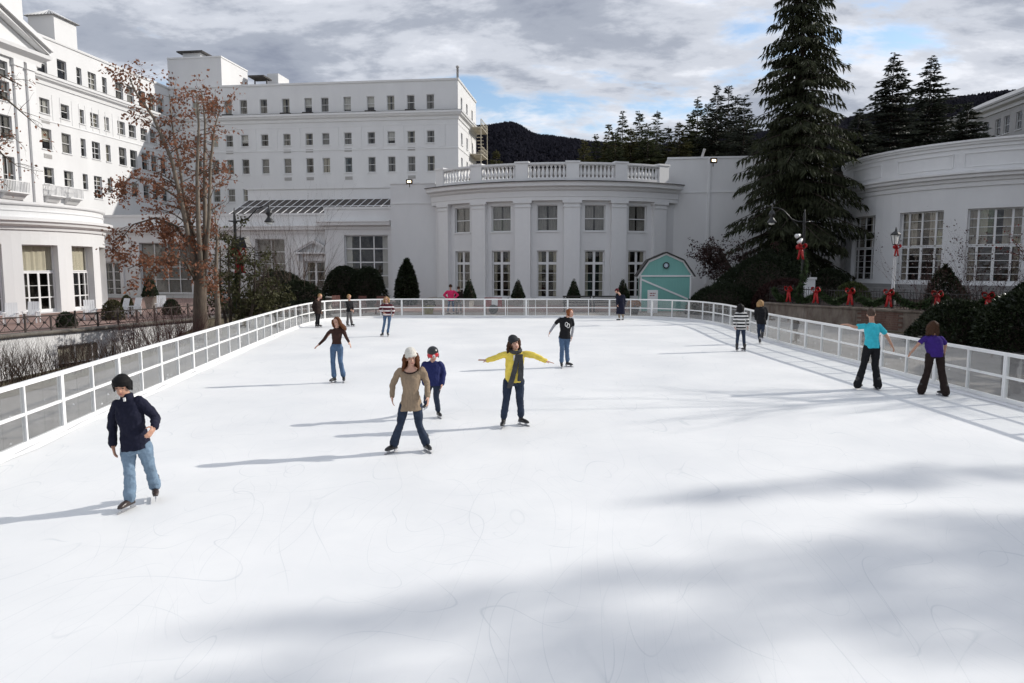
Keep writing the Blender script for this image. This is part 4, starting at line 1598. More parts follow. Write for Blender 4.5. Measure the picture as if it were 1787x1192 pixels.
MB().sweep(mfR, us, [(-0.02, 7.75), (0.08, 7.75), (0.1, 8.0), (0.2, 8.05), (0.24, 8.2), (0.42, 8.28), (0.44, 8.42), (0.56, 8.5), (0.56, 8.62), (-0.02, 8.7)]).build('cornice', 'white_trim', rotR)
MB().sweep(mfR, us, [(-0.3, 10.25), (0.1, 10.25), (0.12, 10.35), (0.2, 10.4), (0.2, 10.52), (-0.3, 10.55)]).build('coping', 'white_trim', rotR)
MB().sweep(mfR, us, [(-0.02, 10.02), (0.06, 10.02), (0.07, 10.08), (-0.02, 10.1)]).build('parapet_band', 'white_trim', rotR)
for i, c in enumerate(cs + [cs[2] + stp]):
    m_ = MB()
    a_, b_ = c - wm * 0.62, c + wm * 0.62
    for (x0, x1, z0, z1) in ((a_, b_, 9.72, 9.78), (a_, b_, 8.92, 8.98)):
        m_.mbox(mfR, x0, x1, z0, z1, -0.01, 0.05, 4)
    for x in (a_, b_):
        m_.mbox(mfR, x - 0.03, x + 0.03, 8.98, 9.72, -0.01, 0.05)
    m_.build('parapet_panel', 'white_trim', rotR)
MB().add([mfR(u, 10.2, -0.2) for u in arc_us(-11 * math.pi, 11 * math.pi * 0.98, 40)], [tuple(range(41))]).build('roof', 'dark_roof', rotR)
mat('plinth_grey', (0.23, 0.225, 0.22), 0.85, 0.12, 1.0)
MB().sweep(mfR, us, [(-0.02, 0.92), (1.6, 0.92), (1.6, 1.25), (1.1, 1.25), (1.1, 1.55), (0.6, 1.55), (0.6, 1.8), (-0.02, 1.8)]).build('steps', 'plinth_grey', rotR)
e0 = mfP(uE1 + 6, 0, 0)
t0 = mfR(-17.5, 0, 0)
mfK = line_map(e0, t0)
facade('link_wall', 'white_wall', rotR, mfK, 0, mfK.L, 0.0, 8.6, [])

# ---- distant wing behind the right trees
dw = empty('hotel_wing', (66, 100, 0), 'distant grey-white hotel wing with a pale sloping roof, top right', 'building')
mfD = line_map((62.6, 108), (59.8, 78))
hd = []
for px in (1722, 1742, 1757, 1778):
    u = mfD.u_at(px, 210)
    hd.append((u - 0.6, u + 0.6, 19.3, 21.4))
    hd.append((u - 0.6, u + 0.6, 15.6, 17.6))
facade('front_wall', 'grille_grey', dw, mfD, 0, mfD.L, 0, 23.0, hd, 0.18)
for h in hd:
    window(dw, mfD, *h, rev=0.18, fw=0.08, cols=(), rows=(0.5,), bar=0.07, cover=0.5)
sweep_plan(MB(), [(62.6, 108), (59.8, 78)], [(-0.1, 22.2), (0.15, 22.2), (0.2, 22.6), (0.7, 22.8), (0.8, 23.1), (-0.1, 23.2)]).build('cornice', 'white_trim', dw)
MB().hexa([mfD(-1, 23.15, 0.9), mfD(mfD.L, 23.15, 0.9), mfD(mfD.L, 23.15, -14), mfD(-1, 23.15, -14), mfD(-1, 23.4, 0.9), mfD(mfD.L, 23.4, 0.9), mfD(mfD.L, 27.0, -7), mfD(-1, 27.0, -7)]).build('roof', 'grille_grey', dw)
MB().add([mfD(0, 0, -14), mfD(mfD.L, 0, -14), mfD(mfD.L, 23.1, -14), mfD(0, 23.1, -14), mfD(0, 0, 0), mfD(0, 23.1, 0), mfD(mfD.L, 0, 0), mfD(mfD.L, 23.1, 0)], [(3, 2, 1, 0), (0, 4, 5, 3), (6, 1, 2, 7)]).build('back_wall', 'white_wall', dw)

# ---------------------------------------------------------------- vegetation
def leaf_mat(name, color, var=0.45, scale=1.2, rough=0.65, trans=0.25):
    m = mat(name, color, rough, var, scale, spec=0.25)
    nt = m.node_tree
    b = nt.nodes['Principled BSDF']
    out = nt.nodes['Material Output']
    tl = nt.nodes.new('ShaderNodeBsdfTranslucent')
    src = b.inputs['Base Color'].links[0].from_socket
    nt.links.new(src, tl.inputs[0])
    mx = nt.nodes.new('ShaderNodeMixShader')
    mx.inputs[0].default_value = trans
    nt.links.new(b.outputs[0], mx.inputs[1])
    nt.links.new(tl.outputs[0], mx.inputs[2])
    nt.links.new(mx.outputs[0], out.inputs[0])
    return m


leaf_mat('spruce_needles', (0.040, 0.046, 0.022), 0.55, 0.8)
leaf_mat('pine_green', (0.055, 0.064, 0.028), 0.5, 0.25)
leaf_mat('pine_olive', (0.080, 0.076, 0.028), 0.5, 0.25)
leaf_mat('pine_dark', (0.034, 0.040, 0.028), 0.5, 0.3)
leaf_mat('yew_green', (0.020, 0.028, 0.013), 0.55, 3.0)
leaf_mat('holly_green', (0.022, 0.030, 0.014), 0.6, 3.0, 0.35, 0.1)
leaf_mat('topiary_green', (0.022, 0.036, 0.016), 0.5, 6.0)
leaf_mat('box_green', (0.07, 0.085, 0.030), 0.5, 4.0)
leaf_mat('olive_shrub', (0.055, 0.055, 0.022), 0.6, 2.0)
leaf_mat('autumn_leaf', (0.24, 0.11, 0.065), 0.6, 2.4, trans=0.4)
leaf_mat('maroon_leaf', (0.040, 0.018, 0.016), 0.5, 3.0)
leaf_mat('red_leaf', (0.13, 0.025, 0.022), 0.5, 3.0)
mat('bark', (0.095, 0.072, 0.053), 0.9, 0.4, 5.0, 0.6, 18, stretch=(3, 3, 0.6))
mat('bark_pale', (0.17, 0.14, 0.11), 0.9, 0.35, 5.0, 0.5, 18, stretch=(3, 3, 0.6))
mat('bark_dark', (0.045, 0.032, 0.024), 0.9, 0.3, 5.0, 0.5, 18, stretch=(3, 3, 0.6))
mat('twig_brown', (0.070, 0.046, 0.034), 0.85, 0.35, 4.0)
mat('twig_red', (0.065, 0.028, 0.024), 0.85, 0.35, 4.0)


def unit(a):
    return a / np.maximum(np.linalg.norm(a, axis=-1, keepdims=True), 1e-9)


def cards(c, d, l, w, rs):
    c, d = np.asarray(c, float), unit(np.asarray(d, float))
    n = len(c)
    side = unit(np.cross(d, rs.randn(n, 3))) * (np.asarray(w).reshape(-1, 1) / 2)
    l = np.asarray(l).reshape(-1, 1)
    return np.stack([c, c + d * l * 0.45 + side, c + d * l, c + d * l * 0.45 - side], 1).reshape(-1, 3)


def spruce(name, base, H, rad, label, m='spruce_needles', seed=1, whorls=34, per=6, pts=11, twigs=4, droop=0.35, spray=(0.34, 0.09), bottom=0.06, hang=0.6, group=None, cat='tree', power=0.85, trunk=0.28):
    rs = np.random.RandomState(seed)
    e = empty(name, base, label, cat, group)
    b = Vector(base)
    MB().tube([b + Vector((0, 0, -0.2)), b + Vector((0.02 * H * 0.1, 0, H * 0.5)), b + Vector((0, 0, H * 0.985))], [trunk, trunk * 0.6, 0.02], 9).build('trunk', 'bark_dark', e, True)
    C, D, Ls, Ws = [], [], [], []
    limb = MB()
    for wi in range(whorls):
        t = (wi + rs.rand() * 0.6) / whorls
        h = bottom * H + (1 - bottom) * H * (t ** 0.92)
        env = rad * (1 - t) ** power * (0.72 + 0.28 * min(1, t / 0.12))
        k = max(3, int(per * (1 - 0.35 * t)))
        a0 = rs.rand() * 6.28
        for j in range(k):
            L = env * (0.42 + 0.72 * rs.rand() ** 0.8) + 0.10
            az = a0 + 6.283 * j / k + 0.35 * rs.randn()
            dirh = np.array([math.cos(az), math.sin(az), 0])
            rise = 0.25 * t + 0.1 * rs.randn() * 0.5
            n = max(3, int(pts * L / max(rad, 1e-3)) + 2)
            s = np.linspace(0.08, 1, n)
            dz = L * (rise * s - droop * s ** 1.7 + 0.16 * np.clip(s - 0.7, 0, 1) ** 1.2 * (1 if t < 0.7 else 0))
            hb = h + (rs.rand() - 0.5) * 1.7 * H / whorls
            P = np.array([b.x, b.y, b.z + hb]) + dirh * (L * s)[:, None]
            P[:, 2] += dz
            if L > 0.8:
                limb.tube([P[0], P[n // 2], P[-1]], [0.035 + 0.012 * L, 0.02 + 0.005 * L, 0.008], 4, False)
            perp = np.array([-dirh[1], dirh[0], 0])
            for q in range(n):
                out = s[q]
                wl_ = L * 0.26 * (1.15 - out) + 0.12
                for side in (-1, 1):
                    for tw in range(twigs):
                        along = rs.rand()
                        pos = P[q] + perp * side * wl_ * along + dirh * wl_ * 0.5 * along + np.array([0, 0, -0.35 * hang * wl_ * along + 0.03 * rs.randn()])
                        dd = perp * side * (0.5 + 0.5 * rs.rand()) + dirh * (0.5 + 0.4 * rs.rand()) + np.array([0, 0, -hang * (0.3 + 1.3 * rs.rand())])
                        C.append(pos)
                        D.append(dd)
                        k_ = min(1.0, 0.38 + L / 2.2)
                        Ls.append(spray[0] * k_ * (0.5 + 1.0 * rs.rand()))
                        Ws.append(spray[1] * k_ * (0.6 + 0.8 * rs.rand()))
    for q in range(60):                                   # pointed leader
        t = rs.rand()
        C.append(np.array([b.x, b.y, b.z + H * (0.955 + 0.05 * t)]))
        a_ = rs.rand() * 6.28
        D.append(np.array([math.cos(a_), math.sin(a_), 1.2]))
        Ls.append(0.018 * H * (1.15 - t))
        Ws.append(0.05 + 0.02 * rs.rand())
    limb.build('limbs', 'bark_dark', e)['kind'] = 'stuff'
    o = soup('crown', cards(np.array(C), np.array(D), np.array(Ls), np.array(Ws), rs), 4, m, e)
    return e


def bush(name, base, rx, ry, h, label, m='yew_green', seed=1, n=6000, size=(0.16, 0.06), shape='mound', lumps=7, cat='shrub', group=None, rough=0.14, core=True, stem=None, lift=0.0):
    """clipped or natural shrub: leaf cards over and through a lumpy volume, with a dark twig core"""
    rs = np.random.RandomState(seed)
    e = empty(name, base, label, cat, group)
    b = np.array(base)
    th = rs.rand(n) * 6.283
    z = rs.rand(n)
    if shape == 'cone':
        z = 1 - np.sqrt(rs.rand(n))
        r = (1 - z) * 0.98 + 0.03
        r = np.where(z < 0.08, r * (0.85 + z * 1.8), r)
        nz = np.full(n, 0.45)
    elif shape == 'column':
        r = np.sqrt(np.clip(1 - (2 * z ** 0.85 - 0.9) ** 2, 0.02, 1)) * (1.05 - 0.55 * z)
        nz = z - 0.3
    else:
        z = rs.rand(n) ** 0.8
        r = np.sqrt(np.clip(1 - z ** 2.2, 0, 1))
        nz = z * 1.2
    lump = np.zeros(n)
    for k in range(lumps):
        a, zz_, w = rs.rand() * 6.283, rs.rand(), 0.25 + 0.3 * rs.rand()
        dd = (np.cos(th - a) - 1) * 1.2 - ((z - zz_) * 2.2) ** 2
        lump += rough * (rs.rand() * 1.6 - 0.6) * np.exp(dd / w)
    depth = 1 - 0.22 * rs.rand(n) ** 2.2
    f = (1 + lump) * depth
    P = np.stack([b[0] + rx * r * f * np.cos(th), b[1] + ry * r * f * np.sin(th), b[2] + lift + h * z * (0.95 + 0.5 * lump) * (1 - 0.15 * (1 - depth))], 1)
    N = unit(np.stack([np.cos(th) / max(rx, .1), np.sin(th) / max(ry, .1), nz / max(h, .1) * 1.2], 1))
    Dv = N * 0.7 + rs.randn(n, 3) * 0.55
    l = size[0] * (0.55 + 0.9 * rs.rand(n))
    w = size[1] * (0.6 + 0.8 * rs.rand(n))
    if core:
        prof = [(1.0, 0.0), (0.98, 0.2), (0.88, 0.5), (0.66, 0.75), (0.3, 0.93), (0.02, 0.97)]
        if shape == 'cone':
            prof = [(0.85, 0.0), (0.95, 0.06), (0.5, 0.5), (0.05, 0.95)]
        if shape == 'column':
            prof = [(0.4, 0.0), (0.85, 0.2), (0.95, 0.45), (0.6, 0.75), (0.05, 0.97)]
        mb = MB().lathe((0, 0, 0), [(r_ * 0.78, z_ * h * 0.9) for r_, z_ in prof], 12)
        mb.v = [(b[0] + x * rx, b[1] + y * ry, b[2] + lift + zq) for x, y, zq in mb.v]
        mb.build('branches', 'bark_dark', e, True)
    if stem:
        MB().tube([Vector(base) + Vector((0, 0, -0.1)), Vector(base) + Vector((0, 0, lift + h * 0.3))], stem, 7).build('trunk', 'bark_dark', e, True)
    soup('foliage', cards(P, Dv, l, w, rs), 4, m, e)
    return e


def grow(mb, leaves, p, d, L, r, depth, rs, gravity=0.0, spread=0.6, kids=(2, 3), leafd=0.0, wob=0.12):
    n = 4
    pts, rads = [p.copy()], [r]
    q, dd = p.copy(), d.normalized()
    for i in range(n):
        dd = (dd + Vector((rs.randn(), rs.randn(), rs.randn())) * wob + Vector((0, 0, -gravity))).normalized()
        q = q + dd * (L / n)
        pts.append(q.copy())
        rads.append(r * (1 - 0.55 * (i + 1) / n))
        if leafd > 0 and depth <= 1:
            k = rs.poisson(leafd * L / n)
            for _ in range(k):
                leaves.append((q + Vector((rs.randn(), rs.randn(), rs.randn())) * 0.09, dd))
    mb.tube(pts, rads, 6 if r > 0.05 else (4 if r > 0.015 else 3), False)
    if depth <= 0:
        return
    for k in range(rs.randint(kids[0], kids[1] + 1)):
        i = rs.randint(1, n + 1)
        ax = Vector((rs.randn(), rs.randn(), rs.randn() * 0.7)).normalized()
        nd = (dd + ax * spread * (0.7 + 0.6 * rs.rand())).normalized()
        grow(mb, leaves, pts[i], nd, L * (0.5 + 0.25 * rs.rand()), rads[i] * (0.55 + 0.15 * rs.rand()), depth - 1, rs, gravity, spread, kids, leafd, wob)


def leaf_soup(name, leaves, size, m, parent, rs, down=0.5):
    c = np.array([tuple(a) for a, _ in leaves])
    n = len(c)
    d = rs.randn(n, 3) * 0.8 + np.array([0, 0, -down])
    return soup(name, cards(c, d, size * (0.6 + 0.8 * rs.rand(n)), size * 0.62 * (0.6 + 0.8 * rs.rand(n)), rs), 4, m, parent)


# ---- the half-bare tree with rust leaves, left
rs = np.random.RandomState(21)
TY = 29.5
b0 = G(350, 590)
tree = empty('deciduous_tree', b0, 'tall many-stemmed tree with rust brown leaves beside the left rink fence', 'tree')


def stem_pts(px, jit=0.0):
    out = []
    for i, q in enumerate(px):
        dy = q[2] if len(q) > 2 else 0.0
        out.append(A(q[0], q[1], b0.y + dy))
    return out


tr_ = MB()
tr_.tube([b0 + Vector((0, 0, -0.2))] + stem_pts([(350, 575), (349, 530), (350, 490), (350, 455)]), [0.36, 0.30, 0.26, 0.25, 0.19], 12)
tr_.build('trunk', 'bark', tree, True)
stems = [
    [(342, 490), (333, 430, -.1), (316, 350, -.5), (300, 280, -.8), (268, 205, -1.0), (236, 160, -1.1), (226, 136, -1.1)],
    [(346, 480), (338, 420, .2), (322, 350, .5), (312, 280, .8), (300, 215, 1.1), (296, 165, 1.4)],
    [(351, 480), (346, 390, -.4), (344, 300, -.9), (347, 220, -1.2), (343, 165, -1.5)],
    [(356, 480), (358, 390, .3), (357, 300, .7), (358, 215, .9), (352, 158, 1.0)],
    [(358, 470), (365, 380, 0), (367, 290, -.2), (374, 225, -.4), (384, 190, -.5)],
    [(347, 500), (322, 455, -.6), (300, 445, -1.2), (262, 452, -1.6), (222, 470, -1.9)],
    [(337, 440), (308, 395, .3), (272, 380, .2), (232, 392, 0), (205, 425, -.2)],
    [(340, 410), (310, 345, .9), (270, 318, 1.6), (228, 310, 2.1), (200, 330, 2.3)],
]
srad = [0.115, 0.095, 0.11, 0.11, 0.095, 0.06, 0.065, 0.06]
lm, tw, lv = None, MB(), []
for s, r in zip(stems, srad):
    P = stem_pts(s)
    mb = MB()
    n = len(P)
    rad = [r * (1 - 0.8 * i / (n - 1)) for i in range(n)]
    mb.tube(P, rad, 9)
    mb.build('limb', 'bark_pale' if r > 0.08 else 'bark', tree, True)
    for i in range(1, n):
        low = (r < 0.08)
        for k in range(6 if not low else 6):
            f = rs.rand()
            p = P[i - 1].lerp(P[i], f)
            up = Vector((rs.randn() * 0.8, rs.randn() * 0.8, 0.55 if not low else -0.15 + 0.3 * rs.randn()))
            if i == 1 and not low:
                continue
            grow(tw, lv, p, up, 0.5 + 0.5 * rs.rand(), max(0.012, rad[i] * 0.38), 2, rs, 0.05, 0.65, (2, 3), (11.0 if P[i].x < -13.2 else 8.0) if not low else 17.0)
tw.build('twigs', 'bark', tree)['kind'] = 'stuff'
leaf_soup('leaves', lv, 0.14, 'autumn_leaf', tree, rs)

# ---- tree out of frame on the left whose twigs reach in
rs = np.random.RandomState(33)
b1 = Vector((-12.5, 15.4, 0))
tree2 = empty('deciduous_tree', b1, 'leafy brown twigs of a tree reaching in at the left edge', 'tree')
MB().tube([b1, b1 + Vector((-0.3, 0.2, 2.5)), b1 + Vector((-0.5, 0.3, 5.5)), b1 + Vector((-0.6, 0.2, 8.5))], [0.22, 0.18, 0.11, 0.03], 9).build('trunk', 'bark', tree2, True)
lv, tw = [], MB()
for s in ([(-90, 90), (-40, 118), (0, 130), (38, 150)], [(-90, 160), (-30, 150), (10, 172), (60, 215)], [(-90, 230), (-40, 225), (-5, 262), (30, 290)], [(-90, 300), (-45, 265), (-5, 240), (25, 235)], [(-90, 380), (-50, 330), (-20, 300), (-5, 290)]):
    P = [A(q[0], q[1], 15.4 - 0.3 * i) for i, q in enumerate(s)]
    MB().tube(P, [0.045, 0.03, 0.02, 0.006], 6).build('limb', 'bark', tree2, True)
    for i in range(1, len(P)):
        for k in range(5):
            p = P[i - 1].lerp(P[i], rs.rand())
            grow(tw, lv, p, Vector((0.4 + 0.5 * rs.randn(), rs.randn(), 0.5 * rs.randn())), 0.22 + 0.25 * rs.rand(), 0.008, 1, rs, 0.03, 0.8, (2, 3), 6.0)
tw.build('twigs', 'bark', tree2)['kind'] = 'stuff'
leaf_soup('leaves', lv, 0.075, 'autumn_leaf', tree2, rs)

# ---- slim tree and loose evergreen beside it
rs = np.random.RandomState(5)
b2 = G(381, 583)
t3 = empty('deciduous_tree', b2, 'slim pale bare tree just right of the rust-leaved tree', 'tree')
mb, lv = MB(), []
P = [b2 + Vector((0, 0, -.1))] + [A(x, y, b2.y) for x, y in ((380, 540), (377, 480), (379, 420), (374, 360))]
mb.tube(P, [0.17, 0.13, 0.09, 0.06, 0.02], 8)
mb.build('trunk', 'bark_pale', t3, True)
mb = MB()
for i in range(2, 5):
    for k in range(5):
        grow(mb, lv, P[i - 1].lerp(P[i], rs.rand()), Vector((rs.randn() * .7, rs.randn() * .7, 1)), 1.2, 0.02, 2, rs, 0, 0.5, (2, 3))
mb.build('twigs', 'bark', t3)['kind'] = 'stuff'

holly = empty('holly_tree', Vector((-12.9, 35.0, 0)), 'loose olive-green evergreen with thin stems around the left lamp post', 'tree')
mb, lv = MB(), []
rs = np.random.RandomState(15)
for x0, x1, y1, dy in ((402, 398, 405, 0), (414, 420, 395, .8), (432, 445, 430, -.3), (446, 462, 470, .5), (395, 385, 430, 1.2), (455, 480, 490, 1.0)):
    p0 = A(x0, 548, 35.0 + dy)
    p0.z = -0.05
    p1 = A(x1, y1, 35.0 + dy)
    P = [p0, p0.lerp(p1, 0.4) + Vector((0.1 * rs.randn(), 0, 0)), p1]
    mb.tube(P, [0.09, 0.06, 0.015], 6, False)
    for k in range(16):
        f = 0.25 + 0.75 * rs.rand()
        grow(mb, lv, p0.lerp(p1, f), Vector((rs.randn(), rs.randn(), 0.3 + 0.3 * rs.randn())), 0.9 * (1.2 - 0.6 * f), 0.018, 2, rs, 0.04, 0.7, (2, 3), 15.0)
mb.build('stems', 'bark_dark', holly)['kind'] = 'stuff'
leaf_soup('leaves', lv, 0.15, 'olive_shrub', holly, rs)

# ---- bare twiggy shrubs


def twiggy(name, base, h, w, label, n=60, m='twig_brown', seed=1, group=None, r=0.007, depth=1, leaf=None):
    rs = np.random.RandomState(seed)
    e = empty(name, base, label, 'shrub', group)
    mb, lv = MB(), []
    b = Vector(base)
    for k in range(n):
        a = rs.rand() * 6.283
        o = rs.rand() ** 0.7
        p = b + Vector((math.cos(a) * o * w * 0.4, math.sin(a) * o * w * 0.4, -0.05))
        d = Vector((math.cos(a) * o * 0.55 + 0.12 * rs.randn(), math.sin(a) * o * 0.55 + 0.12 * rs.randn(), 1.0))
        grow(mb, lv, p, d, h * (0.55 + 0.35 * rs.rand()), r, depth, rs, -0.02, 0.45, (2, 4), 0.0 if not leaf else leaf[1], 0.1)
    mb.build('twigs', m, e)
    if leaf:
        leaf_soup('leaves', lv, leaf[2], leaf[0], e, rs)
    return e


sh = 'bare brown shrub in the row left of the rink'
for i, (px, py, hh_, ww) in enumerate(((15, 668, 1.15, 1.2), (58, 662, 1.1, 1.1), (108, 652, 1.1, 1.3), (152, 641, 1.0, 1.2), (196, 630, 0.95, 1.2), (-30, 680, 1.2, 1.2))):
    words_ = ('at the left edge', 'second from left', 'the middle one', 'second from right', 'at the right end', 'furthest left')[i]
    twiggy('bare_shrub', G(px, py, -0.05), hh_, ww, 'bare brown shrub in the row left of the rink, ' + words_, 75, 'twig_brown', 40 + i, 'bare shrubs left of the rink')
for i, (px, py, hh_) in enumerate(((240, 615, 1.2), (285, 606, 1.5), (322, 598, 1.5))):
    twiggy('bare_shrub', G(px, py, -0.05), hh_, 1.9, 'dark red-brown twiggy shrub ' + ('left of the rust-leaved tree, lowest', 'between two others left of the rust-leaved tree', 'against the trunk of the rust-leaved tree')[i], 110, 'twig_red', 60 + i, 'red-brown shrubs by the tree', r=0.008)
twiggy('bare_shrub', Vector((-16.2, 44.0, -0.05)), 4.2, 2.6, 'tall bare shrub with fine arching twigs in front of the wide window', 40, 'twig_brown', 71, r=0.02, depth=2)
twiggy('bare_shrub', Vector((-14.3, 46.5, -0.05)), 5.8, 3.0, 'tall bare shrub with fine twigs right of the left lamp post', 34, 'twig_brown', 72, r=0.022, depth=2)

# ---- evergreen shrubs
bush('yew_shrub', (-15.8, 49.0, -0.05), 2.0, 1.6, 2.75, 'dark rounded yew left of the pedimented door, the taller one', n=9000, seed=3)
bush('yew_shrub', (-13.9, 46.8, -0.05), 1.75, 1.5, 2.15, 'dark rounded yew in front of the taller one by the pedimented door', n=8000, seed=4)
bush('low_shrub', (-15.6, 44.5, -0.05), 2.4, 1.3, 1.0, 'low olive-green spreading shrub under the left lamp post', m='olive_shrub', n=6000, seed=6, rough=0.25)
bush('low_shrub', (-12.4, 42.6, -0.05), 1.5, 1.2, 0.9, 'low dark shrub by the left back corner of the rink', n=4500, seed=7, rough=0.25)
bush('yew_shrub', (-12.9, 55.0, -0.05), 1.7, 1.5, 3.15, 'broad dark yew before the tall window, left lobe', n=10000, seed=8)
bush('yew_shrub', (-11.1, 54.6, -0.05), 1.5, 1.5, 3.0, 'broad dark yew before the tall window, right lobe', n=9000, seed=9)
bush('holly_shrub', (-8.2, 56.0, -0.05), 0.95, 0.9, 3.55, 'upright dark holly against the plain white wall', m='holly_green', n=6000, shape='column', seed=10, size=(0.2, 0.11), rough=0.22)
bush('yew_shrub', (16.2, 46.5, -0.05), 2.9, 2.4, 3.85, 'tall dark green yew mound right of the green shed', m='yew_green', n=15000, seed=12, size=(0.18, 0.07), rough=0.2)
bush('yew_shrub', (13.2, 45.0, -0.05), 2.2, 1.8, 1.9, 'low dark yew in front of the green shed, by its corner', n=9000, seed=13, rough=0.2)
bush('yew_shrub', (18.4, 50.2, -0.05), 2.3, 2.2, 4.2, 'round dark yew just left of the big spruce trunk', n=10000, seed=14, rough=0.18)
bush('maroon_shrub', (16.5, 43.3, -0.05), 2.0, 1.5, 2.2, 'dark maroon brown shrub behind the skater in black', m='maroon_leaf', n=8000, seed=15, rough=0.25, core=True)
bush('yew_shrub', (21.0, 47.5, 0.9), 1.4, 1.2, 1.9, 'dark rounded shrub against the rotunda wall beside the white pillar', n=6000, seed=16)
bush('box_shrub', (19.9, 42.0, 0.9), 0.95, 0.8, 1.15, 'light green clipped shrub behind the iron fence', m='box_green', n=4500, seed=17, size=(0.12, 0.06), rough=0.2)
bush('evergreen_shrub', (19.6, 26.0, -0.05), 2.6, 1.9, 2.35, 'big dark leafy shrub at the right edge, behind the rink fence', m='holly_green', n=14000, seed=18, size=(0.17, 0.08), rough=0.25)
bush('evergreen_shrub', (17.6, 28.2, -0.05), 1.6, 1.4, 1.7, 'lower dark shrub to the left of the big one at the right edge', m='holly_green', n=7000, seed=19, size=(0.16, 0.07), rough=0.25)
bush('evergreen_shrub', (22.2, 29.0, -0.05), 2.2, 1.8, 2.9, 'tall dark shrub at the right edge, furthest back', m='holly_green', n=8000, seed=20, size=(0.17, 0.08), rough=0.25)
bush('evergreen_shrub', (20.2, 33.4, 0.4), 0.95, 0.8, 2.55, 'upright bushy evergreen in front of the rotunda between two windows', m='holly_green', n=5200, seed=24, shape='column', size=(0.15, 0.07), rough=0.3, core=False, stem=0.05)
twiggy('bare_shrub', (19.4, 32.4, -0.05), 3.4, 2.2, 'wispy bare shrub with a few red leaves beside the upright evergreen', 26, 'twig_red', 81, r=0.014, depth=2, leaf=('maroon_leaf', 1.2, 0.09))
twiggy('bare_shrub', (21.4, 32.0, 0.4), 3.3, 2.2, 'wispy bare shrub before the rightmost tall window', 26, 'twig_red', 82, r=0.014, depth=2, leaf=('maroon_leaf', 1.6, 0.09))

for i, (x, y, r_, h_) in enumerate(((20.0, 22.4, 2.2, 4.4), (19.4, 17.8, 2.4, 4.6), (19.2, 13.0, 2.4, 4.6))):  # added out of view, tall enough to shade the right path
    bush('evergreen_shrub', (x, y, -0.05), r_, r_ + 0.3, h_, ('first', 'second', 'third')[i] + ' unseen evergreen added right of the rink to shade the path', m='holly_green', n=7000, seed=200 + i, size=(0.17, 0.08), rough=0.25, group='unseen evergreens shading the right path')

# dark red maple
rs = np.random.RandomState(8)
bm_ = Vector((16.4, 51.0, -0.05))
mp_ = empty('maple_tree', bm_, 'low spreading dark red maple between the shed and the big spruce', 'tree')
mb, lv = MB(), []
for k in range(9):
    a = -0.4 + math.pi + 0.35 * rs.randn() if k < 6 else rs.rand() * 6.28
    P = [bm_, bm_ + Vector((0.5 * math.cos(a), 0.5 * math.sin(a), 2.2)), bm_ + Vector((2.0 * math.cos(a), 1.4 * math.sin(a), 4.2 + 0.4 * rs.randn()))]
    mb.tube(P, [0.1, 0.07, 0.03], 6, False)
    for q in range(9):
        f = rs.rand()
        p = P[1].lerp(P[2], f)
        grow(mb, lv, p, Vector((math.cos(a) + 0.5 * rs.randn(), math.sin(a) + 0.5 * rs.randn(), 0.45)), 1.3, 0.022, 2, rs, 0.06, 0.7, (2, 3), 9.0)
mb.build('branches', 'bark_dark', mp_)['kind'] = 'stuff'
leaf_soup('leaves', lv, 0.16, 'maroon_leaf', mp_, rs)
# small red-leaved tree cut by the right edge
rs = np.random.RandomState(18)
bm_ = Vector((24.6, 34.4, 0.9))
mp_ = empty('maple_tree', bm_, 'small red-stemmed tree at the right edge before the rotunda', 'tree')
mb, lv = MB(), []
P = [bm_, bm_ + Vector((0.05, 0, 1.6)), bm_ + Vector((0.1, 0, 2.6))]
mb.tube(P, [0.06, 0.05, 0.03], 6, False)
for q in range(16):
    p = P[1].lerp(P[2], rs.rand())
    grow(mb, lv, p, Vector((0.8 * rs.randn(), 0.8 * rs.randn(), 1.0)), 1.2, 0.02, 2, rs, 0.0, 0.6, (2, 3), 2.5)
mb.build('branches', 'twig_red', mp_)['kind'] = 'stuff'
leaf_soup('leaves', lv, 0.12, 'red_leaf', mp_, rs)

# ---- conifers
spruce('spruce_tree', (20.7, 53.0, 0.0), 26.5, 4.95, 'very tall dark Norway spruce with hanging branches right of the pavilion', seed=3, whorls=62, per=7, pts=15, twigs=8, droop=0.38, spray=(0.50, 0.095), hang=1.7, bottom=0.12, power=0.74, trunk=0.36)
gp = 'conifers behind the pavilion'
mid = [(1063, 218, 92, 'pine_olive', 1.9), (1020, 246, 90, 'pine_olive', 2.4), (1087, 197, 98, 'pine_green', 2.3), (1116, 195, 96, 'pine_green', 2.5), (1147, 194, 104, 'pine_green', 2.6), (1186, 214, 90, 'pine_olive', 3.2),
       (1218, 171, 96, 'pine_green', 3.0), (1252, 150, 92, 'pine_dark', 3.3), (1272, 151, 94, 'pine_dark', 3.0), (1300, 170, 88, 'pine_dark', 3.4), (866, 262, 105, 'pine_olive', 2.6),
       (1040, 238, 97, 'pine_green', 2.6), (1074, 232, 88, 'pine_green', 2.6), (1101, 224, 90, 'pine_olive', 2.6), (1131, 220, 88, 'pine_green', 2.8), (1166, 222, 95, 'pine_green', 2.8), (1204, 203, 100, 'pine_green', 3.0), (1236, 182, 98, 'pine_green', 3.0), (1287, 168, 98, 'pine_dark', 3.0)]
